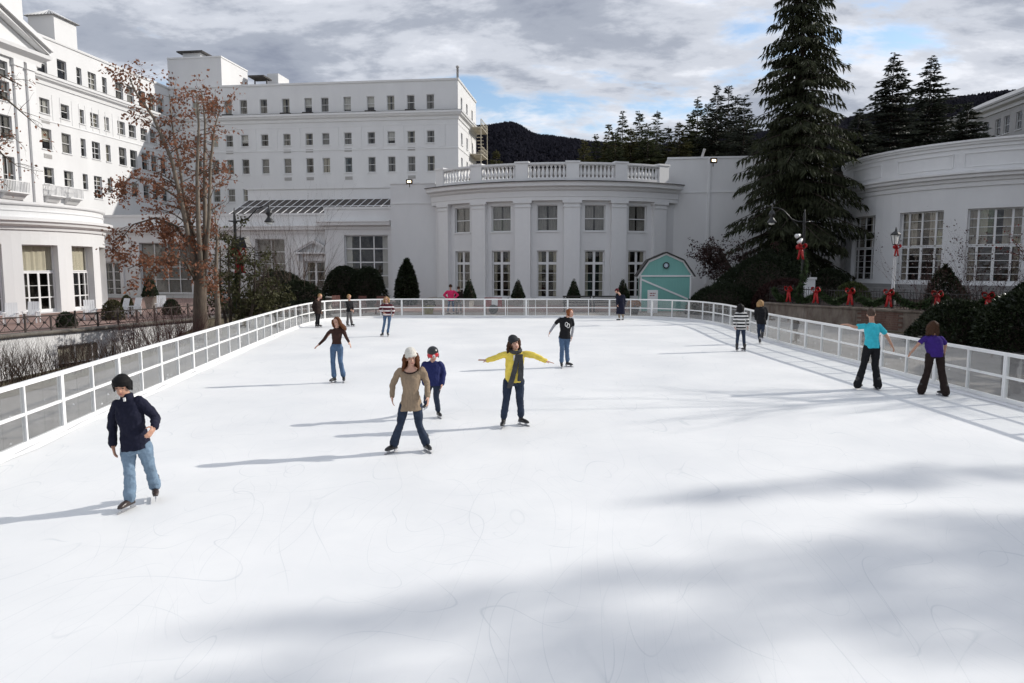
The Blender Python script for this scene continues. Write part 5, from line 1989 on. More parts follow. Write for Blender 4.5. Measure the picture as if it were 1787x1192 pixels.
mlab = ['slender olive conifer', 'short broad olive conifer at the left end', 'pointed green conifer, third from the left end', 'pointed green conifer next to a taller neighbour', 'far thin-topped conifer in the middle',
        'broad yellowish conifer in the middle', 'tall green conifer with a thin top', 'tall dark conifer, left of two twin tops', 'tall dark conifer, right of two twin tops', 'dark conifer half hidden by the big spruce', 'small olive conifer beside the fire escape',
        'bushy green conifer near the left end', 'bushy green conifer in the front row, left part', 'olive conifer below two pointed tops', 'bushy green conifer in front, left of the middle', 'bushy green conifer in the middle',
        'green conifer left of the tall thin-topped one', 'green conifer left of the twin tops', 'dark conifer between the twin tops and the big spruce']
for i, ((px, py, Y, m_, w), lb) in enumerate(zip(mid, mlab)):
    p = A(px, py, Y)
    spruce('conifer_tree', (p.x, p.y, 0), p.z, w * 1.75, lb + (' in the group behind the pavilion' if i != 10 else ''), m_, 100 + i, 46, 8, 9, 6, 0.08, (0.55, 0.13), 0.15, 0.1, gp, 'tree', 0.95)
for i, (px, py, Y, w, lb) in enumerate(((1561, 95, 78, 4.6, 'tall dark spruce behind the rotunda, left of the pair'), (1626, 99, 80, 4.6, 'tall dark spruce behind the rotunda, right of the pair'),
                                        (1690, 180, 76, 4.5, 'shorter dark conifer behind the rotunda, right of the tall pair'), (1500, 195, 74, 4.0, 'dark conifer between the big spruce and the tall pair'))):
    p = A(px, py, Y)
    spruce('conifer_tree', (p.x, p.y, 0), p.z, w * 1.5, lb, 'pine_dark', 130 + i, 50, 8, 11, 6, 0.22, (0.5, 0.12), 0.35, 0.14, 'spruces behind the rotunda', 'tree', 0.95)

# ---- trees standing right of the rink, outside the view: their shade lies on the ice
for i, (x, y, h, r) in enumerate(((44.0, 20.1, 23.5, 1.7), (45.5, 18.3, 26.5, 2.7), (44.0, 16.8, 28.0, 3.0), (46.0, 15.5, 26.0, 1.8))):
    spruce('spruce_tree', (x, y, -0.05), h, r, ('farthest', 'second', 'third', 'nearest')[i] + ' slim spruce right of the rink whose shade crosses the near ice', seed=51 + i, whorls=38, per=7, pts=8, twigs=5, spray=(0.45, 0.13), hang=0.7, bottom=0.15, group='spruces right of the rink')
for i, (x, y) in enumerate(((26.2, 27.4), (28.0, 32.4))):  # unseen pair added so that shade covers the path by the terrace
    spruce('spruce_tree', (x, y, 0.8), 7.0, 2.6, ('nearer', 'farther')[i] + ' low spruce added outside the frame to shade the right path', seed=151 + i, whorls=26, per=8, pts=8, twigs=4, spray=(0.4, 0.14), hang=0.6, bottom=0.03, group='unseen low spruces shading the right path')
for i, (x, y, h) in enumerate(((25.5, 20.3, 12.5), (29.5, 22.5, 13.0))):
    rs = np.random.RandomState(90 + i)
    b_ = Vector((x, y, -0.05))
    e = empty('deciduous_tree', b_, ('bare tree right of the rink casting streaky shade', 'further bare tree right of the rink casting streaky shade')[i], 'tree')
    mb, lv = MB(), []
    P = [b_, b_ + Vector((0.1, 0, h * 0.3)), b_ + Vector((0, 0.2, h * 0.62)), b_ + Vector((0.2, 0, h * 0.9))]
    mb.tube(P, [0.24, 0.19, 0.11, 0.03], 8)
    mb.build('trunk', 'bark', e, True)
    mb = MB()
    for k in range(30):
        f = rs.rand()
        p = P[1].lerp(P[2], f * 2) if f < 0.5 else P[2].lerp(P[3], f * 2 - 1)
        grow(mb, lv, p, Vector((rs.randn(), rs.randn(), 0.9)), 2.4, 0.05, 3, rs, 0.0, 0.55, (2, 3), 0)
    mb.build('branches', 'bark', e)['kind'] = 'stuff'

# ---------------------------------------------------------------- right terrace, wall and iron fence
WL = [(14.3, 40.2), (15.5, 37.6), (17.0, 35.1), (18.4, 32.6), (22.0, 26.2)]
flat('terrace', WL + [(60, 20), (60, 80), (24, 80), (22.5, 60), (20.0, 50), (18.6, 46), (16.8, 42), (14.7, 40.6)], 0.9, 'mulch', 0.95)


def stone_mat(name, c1, c2, c3, brick):
    m = bpy.data.materials.new(name)
    m.use_nodes = True
    nt = m.node_tree
    b = nt.nodes['Principled BSDF']
    b.inputs['Roughness'].default_value = 0.9
    g = nt.nodes.new('ShaderNodeTexCoord')
    n1 = nt.nodes.new('ShaderNodeTexNoise')
    n1.inputs['Scale'].default_value = 1.6
    n1.inputs['Detail'].default_value = 9
    n1.inputs['Roughness'].default_value = 0.65
    mp = nt.nodes.new('ShaderNodeMapping')
    mp.inputs['Scale'].default_value = (1, 1, 0.45)
    nt.links.new(g.outputs['Object'], mp.inputs[0])
    nt.links.new(mp.outputs[0], n1.inputs['Vector'])
    r = nt.nodes.new('ShaderNodeValToRGB')
    els = r.color_ramp.elements
    els.new(0.5)
    for e, p, c in zip(els, (0.32, 0.5, 0.7), (c1, c2, c3)):
        e.position = p
        e.color = (*c, 1)
    nt.links.new(n1.outputs[0], r.inputs[0])
    nt.links.new(r.outputs[0], b.inputs['Base Color'])
    bp = nt.nodes.new('ShaderNodeBump')
    bp.inputs['Strength'].default_value = 0.5
    bp.inputs['Distance'].default_value = 0.03
    nt.links.new(n1.outputs[0], bp.inputs['Height'])
    nt.links.new(bp.outputs[0], b.inputs['Normal'])
    MATS[name] = m


stone_mat('old_stucco', (0.10, 0.065, 0.05), (0.20, 0.165, 0.135), (0.30, 0.26, 0.22), False)
stone_mat('old_brick', (0.085, 0.045, 0.035), (0.14, 0.08, 0.062), (0.20, 0.13, 0.10), True)
wall = empty('retaining_wall', (17.0, 35.1, 0), 'weathered stucco and brick retaining wall under the garlanded iron fence', 'wall')
for k, (a_, c_) in enumerate(zip(WL[:-1], WL[1:])):
    mfw = line_map(a_, c_)
    if k == 2:
        MB().mbox(mfw, 0, mfw.L, -0.06, 0.86, 0.0, 0.20).build('wall_section', 'old_stucco', wall)
        # exposed brick courses
        bw, bh = 0.42, 0.105
        proto = None
        for row in range(8):
            x = 0.1 + (0.21 if row % 2 else 0.0)
            while x + bw < mfw.L - 0.3:
                o = MB().mbox(mfw, x, x + bw - 0.012, 0.0 + row * bh, (row + 1) * bh - 0.012, 0.195, 0.222 + 0.008 * rnd.random()).build('brick', 'old_brick', wall)
                x += bw
    else:
        MB().mbox(mfw, 0, mfw.L, -0.06, 0.86, 0.0, 0.22).build('wall_section', 'old_stucco', wall)
MBc = MB()
sweep_plan(MBc, WL, [(-0.12, 0.86), (0.28, 0.86), (0.3, 0.9), (0.3, 0.96), (-0.12, 0.97)])
MBc.build('coping', 'old_stucco', wall)

ifence = empty('iron_fence', (17.0, 35.1, 0.96), 'low black iron fence on top of the retaining wall', 'fence')
WF = [(14.42, 40.25), (15.62, 37.65), (17.1, 35.15), (18.5, 32.65), (22.1, 26.25)]
segs = [line_map(a_, c_) for a_, c_ in zip(WF[:-1], WF[1:])]


def on_fence(px):
    r = ray(px, 520)
    for sgm in segs:
        u = sgm.u_at(px, 520)
        if 0 <= u <= sgm.L:
            p = sgm(u, 0.97, 0)
            return p, sgm.d, sgm.n
    return None


for sgm in segs:
    mb = MB()
    mb.mbox(sgm, 0, sgm.L, 1.72, 1.76, -0.02, 0.02)
    mb.mbox(sgm, 0, sgm.L, 1.12, 1.15, -0.02, 0.02)
    mb.build('rail', 'iron_black', ifence)
    pk = MB()
    n = int(sgm.L / 0.15)
    for k in range(n):
        u = (k + .5) * sgm.L / n
        pk.mbox(sgm, u - 0.009, u + 0.009, 0.97, 1.80 if k % 2 else 1.88, -0.009, 0.009)
        if k % 4 == 0:
            c = sgm(u + 0.08, 1.44, 0)
            pts = [c + (sgm.d * math.cos(t) + Vector((0, 0, math.sin(t)))) * 0.14 for t in [i * math.pi / 5 for i in range(11)]]
            pk.tube(pts, 0.008, 4, False)
    pk.build('pickets', 'iron_black', ifence)['kind'] = 'stuff'
mat('ribbon_red', (0.42, 0.012, 0.014), 0.5, 0.12, 6.0)


def bow(p, right, front, s, label, group='red ribbon bows'):
    """two loops, a knot and two tails"""
    e = empty('ribbon_bow', p, label, 'bow', group)
    R_, F_, U_ = Vector(right).normalized(), Vector(front).normalized(), Vector((0, 0, 1))
    P = Vector(p)

    def ribbon(pts, w, name):
        mb = MB()
        vs, fs = [], []
        for (x, y, z, tx) in pts:
            c = P + (R_ * x + F_ * y + U_ * z) * s
            wv = (F_ * math.cos(tx) + (R_ * 0.6 + U_ * 0.8) * math.sin(tx)).normalized() * w * s
            vs += [c - wv, c + wv]
        fs = [(2 * i, 2 * i + 2, 2 * i + 3, 2 * i + 1) for i in range(len(pts) - 1)]
        o = mb.add(vs, fs).build(name, 'ribbon_red', e, True)
        sm = o.modifiers.new('thickness', 'SOLIDIFY')
        sm.thickness = 0.012
        return o
    for sg in (-1, 1):
        pts = []
        for i in range(11):
            t = i / 10 * 2 * math.pi
            pts.append((sg * 0.20 * (1 - math.cos(t)), 0.05 + 0.10 * math.sin(t * 0.5), 0.20 * math.sin(t) + 0.05 * (1 - math.cos(t)), 0.5))
        ribbon(pts, 0.17, 'loop')
        pts = [(sg * 0.03, 0.05, 0, 1.3), (sg * 0.10, 0.09, -0.35, 1.2), (sg * 0.14, 0.06, -0.7, 1.25), (sg * 0.22, 0.08, -1.05, 1.3)]
        pts = [(x, y, z, 0) for x, y, z, t in pts]
        mb = MB()
        vs = []
        for (x, y, z, t) in pts:
            c = P + (R_ * x + F_ * y + U_ * z) * s
            vs += [c - R_ * 0.10 * s, c + R_ * 0.10 * s]
        o = mb.add(vs, [(2 * i, 2 * i + 1, 2 * i + 3, 2 * i + 2) for i in range(3)]).build('tail', 'ribbon_red', e, True)
        sm = o.modifiers.new('thickness', 'SOLIDIFY')
        sm.thickness = 0.012
    mb = MB()
    mb.lathe((0, 0, 0), [(0.02, -0.09), (0.09, -0.06), (0.11, 0), (0.09, 0.06), (0.02, 0.09)], 10)
    mb.v = [tuple(P + (R_ * v[0] + F_ * (0.1 + v[1]) + U_ * v[2]) * s) for v in mb.v]
    mb.build('knot', 'ribbon_red', e, True)
    return e


leaf_mat('garland_green', (0.055, 0.085, 0.036), 0.5, 5.0)


def garland(pts, r, label, name='garland', group=None, n=260, seed=1, cat='garland'):
    rs = np.random.RandomState(seed)
    e = empty(name, pts[0], label, cat, group)
    MB().tube(pts, r * 0.35, 6).build('wire_core', 'bark_dark', e)
    P = np.array([tuple(p) for p in pts])
    i = rs.randint(0, len(P) - 1, n)
    f = rs.rand(n)[:, None]
    c = P[i] * (1 - f) + P[i + 1] * f
    d = rs.randn(n, 3) + unit(P[i + 1] - P[i]) * 0.5
    soup('needles', cards(c, d, r * (0.8 + 0.6 * rs.rand(n)), r * 0.35 * np.ones(n), rs), 4, 'garland_green', e)
    return e


bpx = [1383, 1430, 1490, 1558, 1643, 1732]
nth = ['leftmost', 'second from left', 'third from left', 'fourth from left', 'fifth from left', 'rightmost']
bows = []
for px, nm in zip(bpx, nth):
    q = on_fence(px)
    p, d, n_ = q
    bows.append((p, d, n_))
    bow(p + Vector((0, 0, 0.74)) + n_ * 0.24, d, n_, 0.62, nm + ' of the six red bows on the iron fence')
    MB().mbox(line_map(p - d * 0.03, p + d * 0.03), 0, 0.06, 0.96, 1.95, -0.03, 0.03).build('post', 'iron_black', ifence)
ends = [on_fence(1352)[0]] + [b_[0] for b_ in bows] + [on_fence(1787)[0]]
for i, (a_, c_) in enumerate(zip(ends[:-1], ends[1:])):
    n_ = bows[min(i, 5)][2]
    pts = []
    for k in range(13):
        t = k / 12
        sag = 4 * t * (1 - t)
        pts.append(a_.lerp(c_, t) + Vector((0, 0, 0.72 - 0.52 * sag)) + n_ * 0.07)
    garland(pts, 0.2, ('swag of green garland left of the leftmost fence bow', 'green garland swag between the first and second fence bows', 'green garland swag between the second and third fence bows',
                        'green garland swag between the third and fourth fence bows', 'green garland swag between the fourth and fifth fence bows', 'green garland swag between the fifth and last fence bows',
                        'green garland swag right of the last fence bow')[i], 'garland', 'garland swags on the iron fence', 1400, 10 + i)

# white gate pillar behind the fence
p = A(1411, 500, 42.0)
e = empty('pillar', (p.x, p.y, 0.9), 'short white square pillar behind the iron fence', 'pillar')
MB().box(p.x - .27, p.x + .27, p.y - .27, p.y + .27, 0.88, 2.2).build('shaft', 'white_trim', e)
MB().box(p.x - .33, p.x + .33, p.y - .33, p.y + .33, 2.2, 2.32).build('cap', 'white_trim', e)

# ---------------------------------------------------------------- lamps
mat('lamp_clear', (0.75, 0.75, 0.72), 0.15, 0.05, 5)


def gooseneck(base, H, side, label, glint=False):
    """post with finial, short cross stub, S-curved arm and hanging bell lantern"""
    b = Vector(base)
    e = empty('street_lamp', b, label, 'street lamp')
    mb = MB().lathe(b, [(0.16, 0), (0.16, 0.35), (0.11, 0.45), (0.085, 0.8), (0.075, H - 0.75), (0.085, H - 0.7), (0.07, H - 0.55), (0.06, H - 0.25), (0.03, H - 0.08), (0.012, H + 0.05)], 12)
    mb.build('post', 'iron_black', e, True)
    zA = b.z + H - 0.62
    X = lambda x, z: Vector((b.x + side * x, b.y, zA + z))
    mb = MB().tube([X(-0.30, 0.02), X(-0.15, 0.0), X(0.0, 0.0), X(0.35, 0.02), X(0.68, 0.14), X(0.92, 0.40), X(1.15, 0.62), X(1.45, 0.74), X(1.75, 0.74)], [0.03, 0.035, 0.04, 0.04, 0.038, 0.036, 0.034, 0.03, 0.03], 8)
    mb.tube([X(0.05, -0.45), X(0.35, -0.2), X(0.62, 0.08)], 0.014, 6)
    mb.build('arm', 'iron_black', e, True)
    c = X(1.72, 0)
    mb = MB().lathe((c.x, c.y, zA + 0.0), [(0.012, 0.92), (0.03, 0.84), (0.035, 0.62), (0.10, 0.56), (0.15, 0.46), (0.17, 0.36), (0.10, 0.30), (0.09, 0.22), (0.15, 0.12), (0.24, 0.0), (0.25, -0.04), (0.2, -0.05)], 14)
    ln = mb.build('lantern', 'iron_black', e, True)
    MB().lathe((c.x, c.y, zA - 0.16), [(0.03, 0), (0.13, 0.03), (0.17, 0.11)], 12).build('globe', 'lamp_clear', ln, True)
    return e


LB = Vector((A(414, 500, 36.0).x, 36.0, -0.05))
gooseneck(LB, 5.85, 1, 'black gooseneck street lamp with a bell lantern, left of the rink')
pts = [LB + Vector((0.12 * math.cos(t * 9), 0.12 * math.sin(t * 9), 0.3 + 3.6 * t)) for t in [i / 40 for i in range(41)]]
garland(pts, 0.2, 'green garland wound round the left lamp post', n=1500, seed=31)
sp = LB + Vector((0.42, -0.12, 4.15))
e = empty('speaker', sp, 'black box loudspeaker strapped to the left lamp post', 'speaker')
ax, ay, az = Vector((0.28, -0.12, 0.06)), Vector((0.06, 0.16, 0.02)), Vector((-0.07, 0.0, 0.25))
MB().obox(sp, ax, ay, az).build('cabinet', 'iron_black', e)
mat('speaker_mesh', (0.03, 0.035, 0.042), 0.5, 0.1, 30)
MB().obox(sp - ay * 1.03 , ax * 0.9, ay * 0.03, az * 0.9).build('grille', 'speaker_mesh', e)
MB().tube([sp - ax * 0.5, LB + Vector((0, 0, 4.1))], 0.025, 6).build('bracket', 'iron_black', e)
bow(LB + Vector((0.27, -0.2, 3.62)), (1, 0, 0), (0, -1, 0), 0.9, 'large red bow below the loudspeaker on the left lamp post')

RBp = Vector((A(1399, 500, 38.2).x, 38.2, -0.05))
gooseneck(RBp, 5.95, -1, 'black gooseneck street lamp in front of the big spruce')
pts = [RBp + Vector((0.12 * math.cos(t * 9), 0.12 * math.sin(t * 9), 0.2 + 3.9 * t)) for t in [i / 40 for i in range(41)]]
garland(pts, 0.22, 'green garland wound round the lamp post by the big spruce', n=1700, seed=32)
bow(RBp + Vector((-0.22, -0.2, 4.0)), (1, 0, 0), (0, -1, 0), 0.6, 'red bow on the lamp post in front of the big spruce')
mat('spot_white', (0.75, 0.75, 0.75), 0.3, 0.03, 5)
for i, (dx, dz, ang) in enumerate(((-0.32, 4.62, 0.7), (-0.2, 4.35, -0.5))):
    c = RBp + Vector((dx, -0.1, dz))
    e = empty('spot_light', c, ('upper', 'lower')[i] + ' white spotlight clamped to the lamp post by the big spruce', 'spotlight')
    d = Vector((-0.8, -0.5, -0.25 if i == 0 else -0.9)).normalized()
    MB().tube([c - d * 0.16, c - d * 0.1, c + d * 0.05, c + d * 0.16], [0.05, 0.085, 0.10, 0.13], 10).build('housing', 'spot_white', e, True)
    MB().tube([c, RBp + Vector((0, 0, dz - 0.05))], 0.02, 6).build('bracket', 'iron_black', e)

# white post lantern
p = A(1558, 505, 35.9)
PB = Vector((p.x, p.y, 0.9))
e = empty('post_lantern', PB, 'black lantern on a slim white post before the rotunda', 'street lamp')
MB().lathe(PB, [(0.14, 0), (0.14, 0.5), (0.09, 0.6), (0.1, 0.7), (0.075, 0.8), (0.06, 3.0), (0.09, 3.05), (0.05, 3.1)], 12).build('post', 'white_trim', e, True)
hd = MB()
zc = PB.z + 3.1
for sx, sy in ((1, 1), (1, -1), (-1, 1), (-1, -1)):
    hd.tube([(PB.x + sx * .09, PB.y + sy * .09, zc + 0.05), (PB.x + sx * .16, PB.y + sy * .16, zc + 0.5)], 0.014, 4)
hd.lathe((PB.x, PB.y, zc), [(0.05, 0), (0.13, 0.03), (0.13, 0.06)], 8)
hd.lathe((PB.x, PB.y, zc + 0.5), [(0.25, 0), (0.25, 0.03), (0.15, 0.14), (0.05, 0.2), (0.05, 0.26), (0.015, 0.4)], 8)
hd.build('lantern', 'iron_black', e)
MB().lathe((PB.x, PB.y, zc + 0.06), [(0.10, 0), (0.17, 0.43)], 4).build('glass', 'lamp_clear', e)
bow(PB + Vector((0.0, -0.12, 3.0)), (1, 0, 0), (0, -1, 0), 0.42, 'small dark red bow under the white post lantern')

# ---------------------------------------------------------------- shed
mat('shed_green', (0.17, 0.40, 0.36), 0.6, 0.06, 2.0, stretch=(6, 6, 0.3))
mat('shingle', (0.045, 0.042, 0.04), 0.9, 0.35, 6.0, 0.4, 20)
mat('dark_red', (0.22, 0.02, 0.02), 0.6, 0.1, 5)
SY = 48.0
sx0, sx1 = A(1117, 500, SY).x, A(1206, 500, SY).x
sc_ = (sx0 + sx1) / 2
hw = (sx1 - sx0) / 2
shed = empty('garden_shed', (sc_, SY, -0.05), 'turquoise barn-shaped shed with a dark gambrel roof and white trim', 'shed')
prof = [(-hw, 2.45), (-hw * 0.66, 3.25), (0, 3.72), (hw * 0.66, 3.25), (hw, 2.45)]
MB().poly([(-1, 0), (1, 0)], 0, 0) if False else None
DEP = 2.4
SK = Vector((0.12, 1, 0)).normalized()      # the shed is turned a little


def sp_(x, d, z):
    return Vector((sc_ + x, SY, z)) + SK * d


vs = [sp_(-hw, 0, -0.05), sp_(hw, 0, -0.05)] + [sp_(x, 0, z) for x, z in prof[::-1]]
vb = [v + SK * DEP for v in vs]
n = len(vs)
mb = MB().add(vs + vb, [tuple(range(n)), tuple(range(n, 2 * n))[::-1]] + [(i, i + n, (i + 1) % n + n, (i + 1) % n) for i in range(n)])
mb.build('walls', 'shed_green', shed, fix=True)
ov = [(-hw - 0.22, 2.25), (-hw * 0.68, 3.34), (0, 3.84), (hw * 0.68, 3.34), (hw + 0.22, 2.25)]
for (a_, c_) in zip(ov[:-1], ov[1:]):
    nn = Vector((-(c_[1] - a_[1]), 0, c_[0] - a_[0])).normalized() * 0.09
    q = [sp_(a_[0], -0.18, a_[1]), sp_(c_[0], -0.18, c_[1]), sp_(c_[0], DEP + .18, c_[1]), sp_(a_[0], DEP + .18, a_[1])]
    MB().hexa(q + [v + nn for v in q]).build('roof_panel', 'shingle', shed, fix=True)
mb = MB()
for (a_, c_) in zip(ov[:-1], ov[1:]):
    f = 0.965
    mb.hexa([sp_(a_[0] * f, -0.06, a_[1] - 0.13), sp_(c_[0] * f, -0.06, c_[1] - 0.13), sp_(c_[0] * f, -0.005, c_[1] - 0.13), sp_(a_[0] * f, -0.005, a_[1] - 0.13),
             sp_(a_[0], -0.06, a_[1] - 0.01), sp_(c_[0], -0.06, c_[1] - 0.01), sp_(c_[0], -0.005, c_[1] - 0.01), sp_(a_[0], -0.005, a_[1] - 0.01)])
mb.build('roof_trim', 'white_trim', shed, fix=True)
mb = MB().hexa([sp_(-hw, -0.05, 2.27), sp_(hw, -0.05, 2.27), sp_(hw, 0.0, 2.27), sp_(-hw, 0, 2.27), sp_(-hw, -0.05, 2.37), sp_(hw, -0.05, 2.37), sp_(hw, 0.0, 2.37), sp_(-hw, 0, 2.37)])
mb.build('band', 'white_trim', shed)
for x in (-hw + 0.05, hw - 0.05):
    MB().hexa([sp_(x - .05, -0.045, -0.04), sp_(x + .05, -0.045, -0.04), sp_(x + .05, 0, -0.04), sp_(x - .05, 0, -0.04), sp_(x - .05, -0.045, 2.26), sp_(x + .05, -0.045, 2.26), sp_(x + .05, 0, 2.26), sp_(x - .05, 0, 2.26)]).build('corner_board', 'white_trim', shed)
MB().hexa([sp_(-hw + .1, -0.04, 2.02), sp_(hw - 0.2, -0.04, 0.72), sp_(hw - .2, 0, 0.72), sp_(-hw + .1, 0, 2.02), sp_(-hw + .1, -0.04, 2.14), sp_(hw - 0.2, -0.04, 0.84), sp_(hw - .2, 0, 0.84), sp_(-hw + .1, 0, 2.14)]).build('brace', 'white_trim', shed)
cc = sp_(0, -0.02, 3.02)
mb = MB().lathe((0, 0, 0), [(0.20, 0.0), (0.22, 0.03), (0.22, 0.06), (0.15, 0.06), (0.15, 0.03)], 20)
mb.v = [(cc.x + v[0], cc.y - v[2], cc.z + v[1]) for v in mb.v]
em = mb.build('round_emblem', 'iron_black', shed, fix=True)
mb = MB().lathe((0, 0, 0), [(0.14, 0.02), (0.14, 0.045), (0.02, 0.05)], 20)
mb.v = [(cc.x + v[0], cc.y - v[2], cc.z + v[1]) for v in mb.v]
mat('emblem_blue', (0.32, 0.42, 0.50), 0.5, 0.1, 5)
mb.build('emblem_face', 'emblem_blue', em, fix=True)
MB().obox(cc + Vector((0, -0.055, 0.0)), (0.025, 0, 0), (0, 0.006, 0), (0, 0, 0.08)).build('emblem_mark', 'white_trim', em)
dl = sp_(-hw - 0.005, 0.35, 1.25)
MB().obox(dl + SK * 0.3, SK * 0.35, Vector((-0.015, 0, 0)), (0, 0, 1.0)).build('side_door', 'white_trim', shed)
MB().obox(dl + SK * 0.3 + Vector((-0.02, 0, 0.25)), SK * 0.22, Vector((-0.012, 0, 0)), (0, 0, 0.55)).build('door_panel', 'dark_red', shed)
p = A(1139, 512, 46.6)
e = empty('notice_box', (p.x, p.y, -0.05), 'small white box with red lettering standing in front of the green shed', 'box')
MB().box(p.x - 0.3, p.x + 0.3, p.y - .2, p.y + .2, -0.046, 1.42).build('case', 'white_trim', e)
tx = MB()
for k, (z_, ws) in enumerate(((1.22, (0.06, 0.14, 0.1, 0.08)), (1.08, (0.16, 0.05, 0.12)))):
    x = p.x - 0.22
    for w in ws:
        tx.box(x, x + w * 0.75, p.y - .206, p.y - .2005, z_ - 0.03, z_ + 0.03)
        x += w
tx.build('lettering', 'dark_red', e)['kind'] = 'stuff'
e['label'] = 'small white box with red print standing in front of the green shed'

# ---------------------------------------------------------------- pots, benches, chairs
mat('planter_stone', (0.33, 0.31, 0.28), 0.85, 0.15, 5.0, 0.2, 30)
mat('wood_dark', (0.022, 0.018, 0.016), 0.6, 0.3, 5.0, stretch=(1, 8, 8))
mat('wood_red', (0.13, 0.042, 0.028), 0.6, 0.25, 5.0, stretch=(6, 6, 1))
pl = ['leftmost clipped cone tree in a stone planter, beside the pink jacket', 'clipped cone tree in a planter between the second and third doors', 'clipped cone tree behind the left black bench', 'rightmost clipped cone tree, behind the person in the long coat']
for (px, Y), lb in zip(((819, 53.0), (904, 54.0), (1001, 54.0), (1087, 53.5)), pl):
    p = A(px, 500, Y)
    e = bush('topiary_cone', (p.x, p.y, -0.04), 0.52, 0.52, 1.55, lb, 'topiary_green', int(px), 2600, (0.10, 0.045), 'cone', 4, 'topiary', 'clipped cones along the bowed front', 0.05, True, 0.04, 0.62)
    MB().lathe((p.x, p.y, -0.045), [(0.30, 0), (0.30, 0.08), (0.36, 0.52), (0.42, 0.53), (0.42, 0.64), (0.34, 0.64), (0.33, 0.58)], 4).build('planter', 'planter_stone', e)


def bench(c, rz, w, label, m='wood_dark', group=None, name='bench'):
    e = empty(name, c, label, 'bench', group, rz)
    bb = []

    def part(nm, *boxes):
        mb = MB()
        for bx_ in boxes:
            mb.box(*bx_)
        me_ = bpy.data.meshes.new(nm)
        me_.from_pydata(mb.v, [], mb.f)
        return link_mesh(nm, me_, MATS[m], e)
    h = w / 2
    for k in range(4):
        part('seat_slat', (-h, h, -0.22 + k * 0.12, -0.12 + k * 0.12, 0.42, 0.45))
    for k in range(4):
        part('back_slat', (-h, h, 0.26 + k * 0.02, 0.285 + k * 0.02, 0.56 + k * 0.135, 0.65 + k * 0.135))
    for x in (-h + 0.06, h - 0.12):
        part('leg', (x, x + 0.06, -0.22, -0.16, 0.0, 0.64))
        part('leg', (x, x + 0.06, 0.22, 0.28, 0.0, 1.06))
        part('arm', (x - 0.01, x + 0.07, -0.25, 0.26, 0.64, 0.68))
        part('side_rail', (x, x + 0.06, -0.16, 0.22, 0.36, 0.415))
    return e


for px, lb in ((1008, 'black slatted bench on the plaza, left of the pair'), (1060, 'black slatted bench on the plaza, right of the pair')):
    p = A(px, 515, 47.4)
    bench((p.x, p.y, -0.045), 0.0, 1.92, lb, 'wood_dark', 'black benches on the plaza')


def chair(c, rz, label, m, group, tilt=0.28):
    """slatted lounge chair with a raked back"""
    e = empty('lounge_chair', c, label, 'chair', group, rz)

    def part(nm, quads):
        mb = MB()
        for q in quads:
            mb.obox(*q)
        me_ = bpy.data.meshes.new(nm)
        me_.from_pydata(mb.v, [], mb.f)
        return link_mesh(nm, me_, MATS[m], e)
    for k in range(5):
        part('seat_slat', [((0, -0.28 + k * 0.12, 0.40 - 0.025 * k), (0.27, 0, 0), (0, 0.052, -0.01), (0, 0, 0.012))])
    for k in range(5):
        x = -0.22 + k * 0.11
        part('back_slat', [((x, 0.37, 0.70), (0.048, 0, 0), (0, 0.012, 0), (0, tilt * 0.40, 0.40))])
    for s in (-1, 1):
        part('leg', [((s * 0.29, -0.3, 0.29), (0.025, 0, 0), (0, 0.035, 0), (0, 0, 0.29))])
        part('leg', [((s * 0.29, 0.32, 0.28), (0.025, 0, 0), (0, 0.035, 0), (0, 0.03, 0.28))])
        part('arm', [((s * 0.31, 0.0, 0.60), (0.06, 0, 0), (0, 0.38, 0), (0, 0, 0.013))])
        part('side_rail', [((s * 0.27, 0.0, 0.33), (0.018, 0, 0), (0, 0.33, -0.04), (0, 0, 0.04))])
    return e


wl_ = ['leftmost white chair on the left terrace', 'white chair beside the first french doors of the rotunda', 'white chair in front of the narrow rotunda door', 'white chair right of the rotunda, left of two', 'white chair right of the rotunda, right of two', 'white chair furthest right on the left terrace, by the potted cone']
for (px, py, rz), lb in zip(((20, 566, 0.5), (56, 563, 0.3), (158, 558, 0.6), (210, 554, -0.5), (232, 552, -0.4), (282, 546, 0.4)), wl_):
    p = G(px, py, 0.0)
    chair((p.x, p.y, -0.008), rz, lb, 'white_trim', 'white chairs on the left terrace')
rl = ['leftmost red-brown chair behind the back left corner of the fence', 'red-brown chair between two skaters, beyond the back fence', 'red-brown chair behind the skater in the striped sweater', 'red-brown chair next to the stone urn']
for (px, Y, rz), lb in zip(((556, 46.0, 0.3), (628, 46.0, -0.2), (664, 45.6, 0.1), (590, 47.0, 0.5)), rl):
    p = A(px, 540, Y)
    chair((p.x, p.y, -0.045), rz, lb, 'wood_red', 'red-brown chairs beyond the back fence')
# stone urn by the pedimented door
p = A(573, 520, 50.0)
e = empty('stone_urn', (p.x, p.y, -0.04), 'pale stone urn planter near the pedimented door', 'planter')
MB().lathe((p.x, p.y, -0.045), [(0.3, 0), (0.3, 0.1), (0.16, 0.18), (0.16, 0.3), (0.42, 0.55), (0.5, 0.8), (0.56, 0.82), (0.56, 0.9), (0.45, 0.9), (0.44, 0.84)], 16).build('bowl', 'planter_stone', e, True)
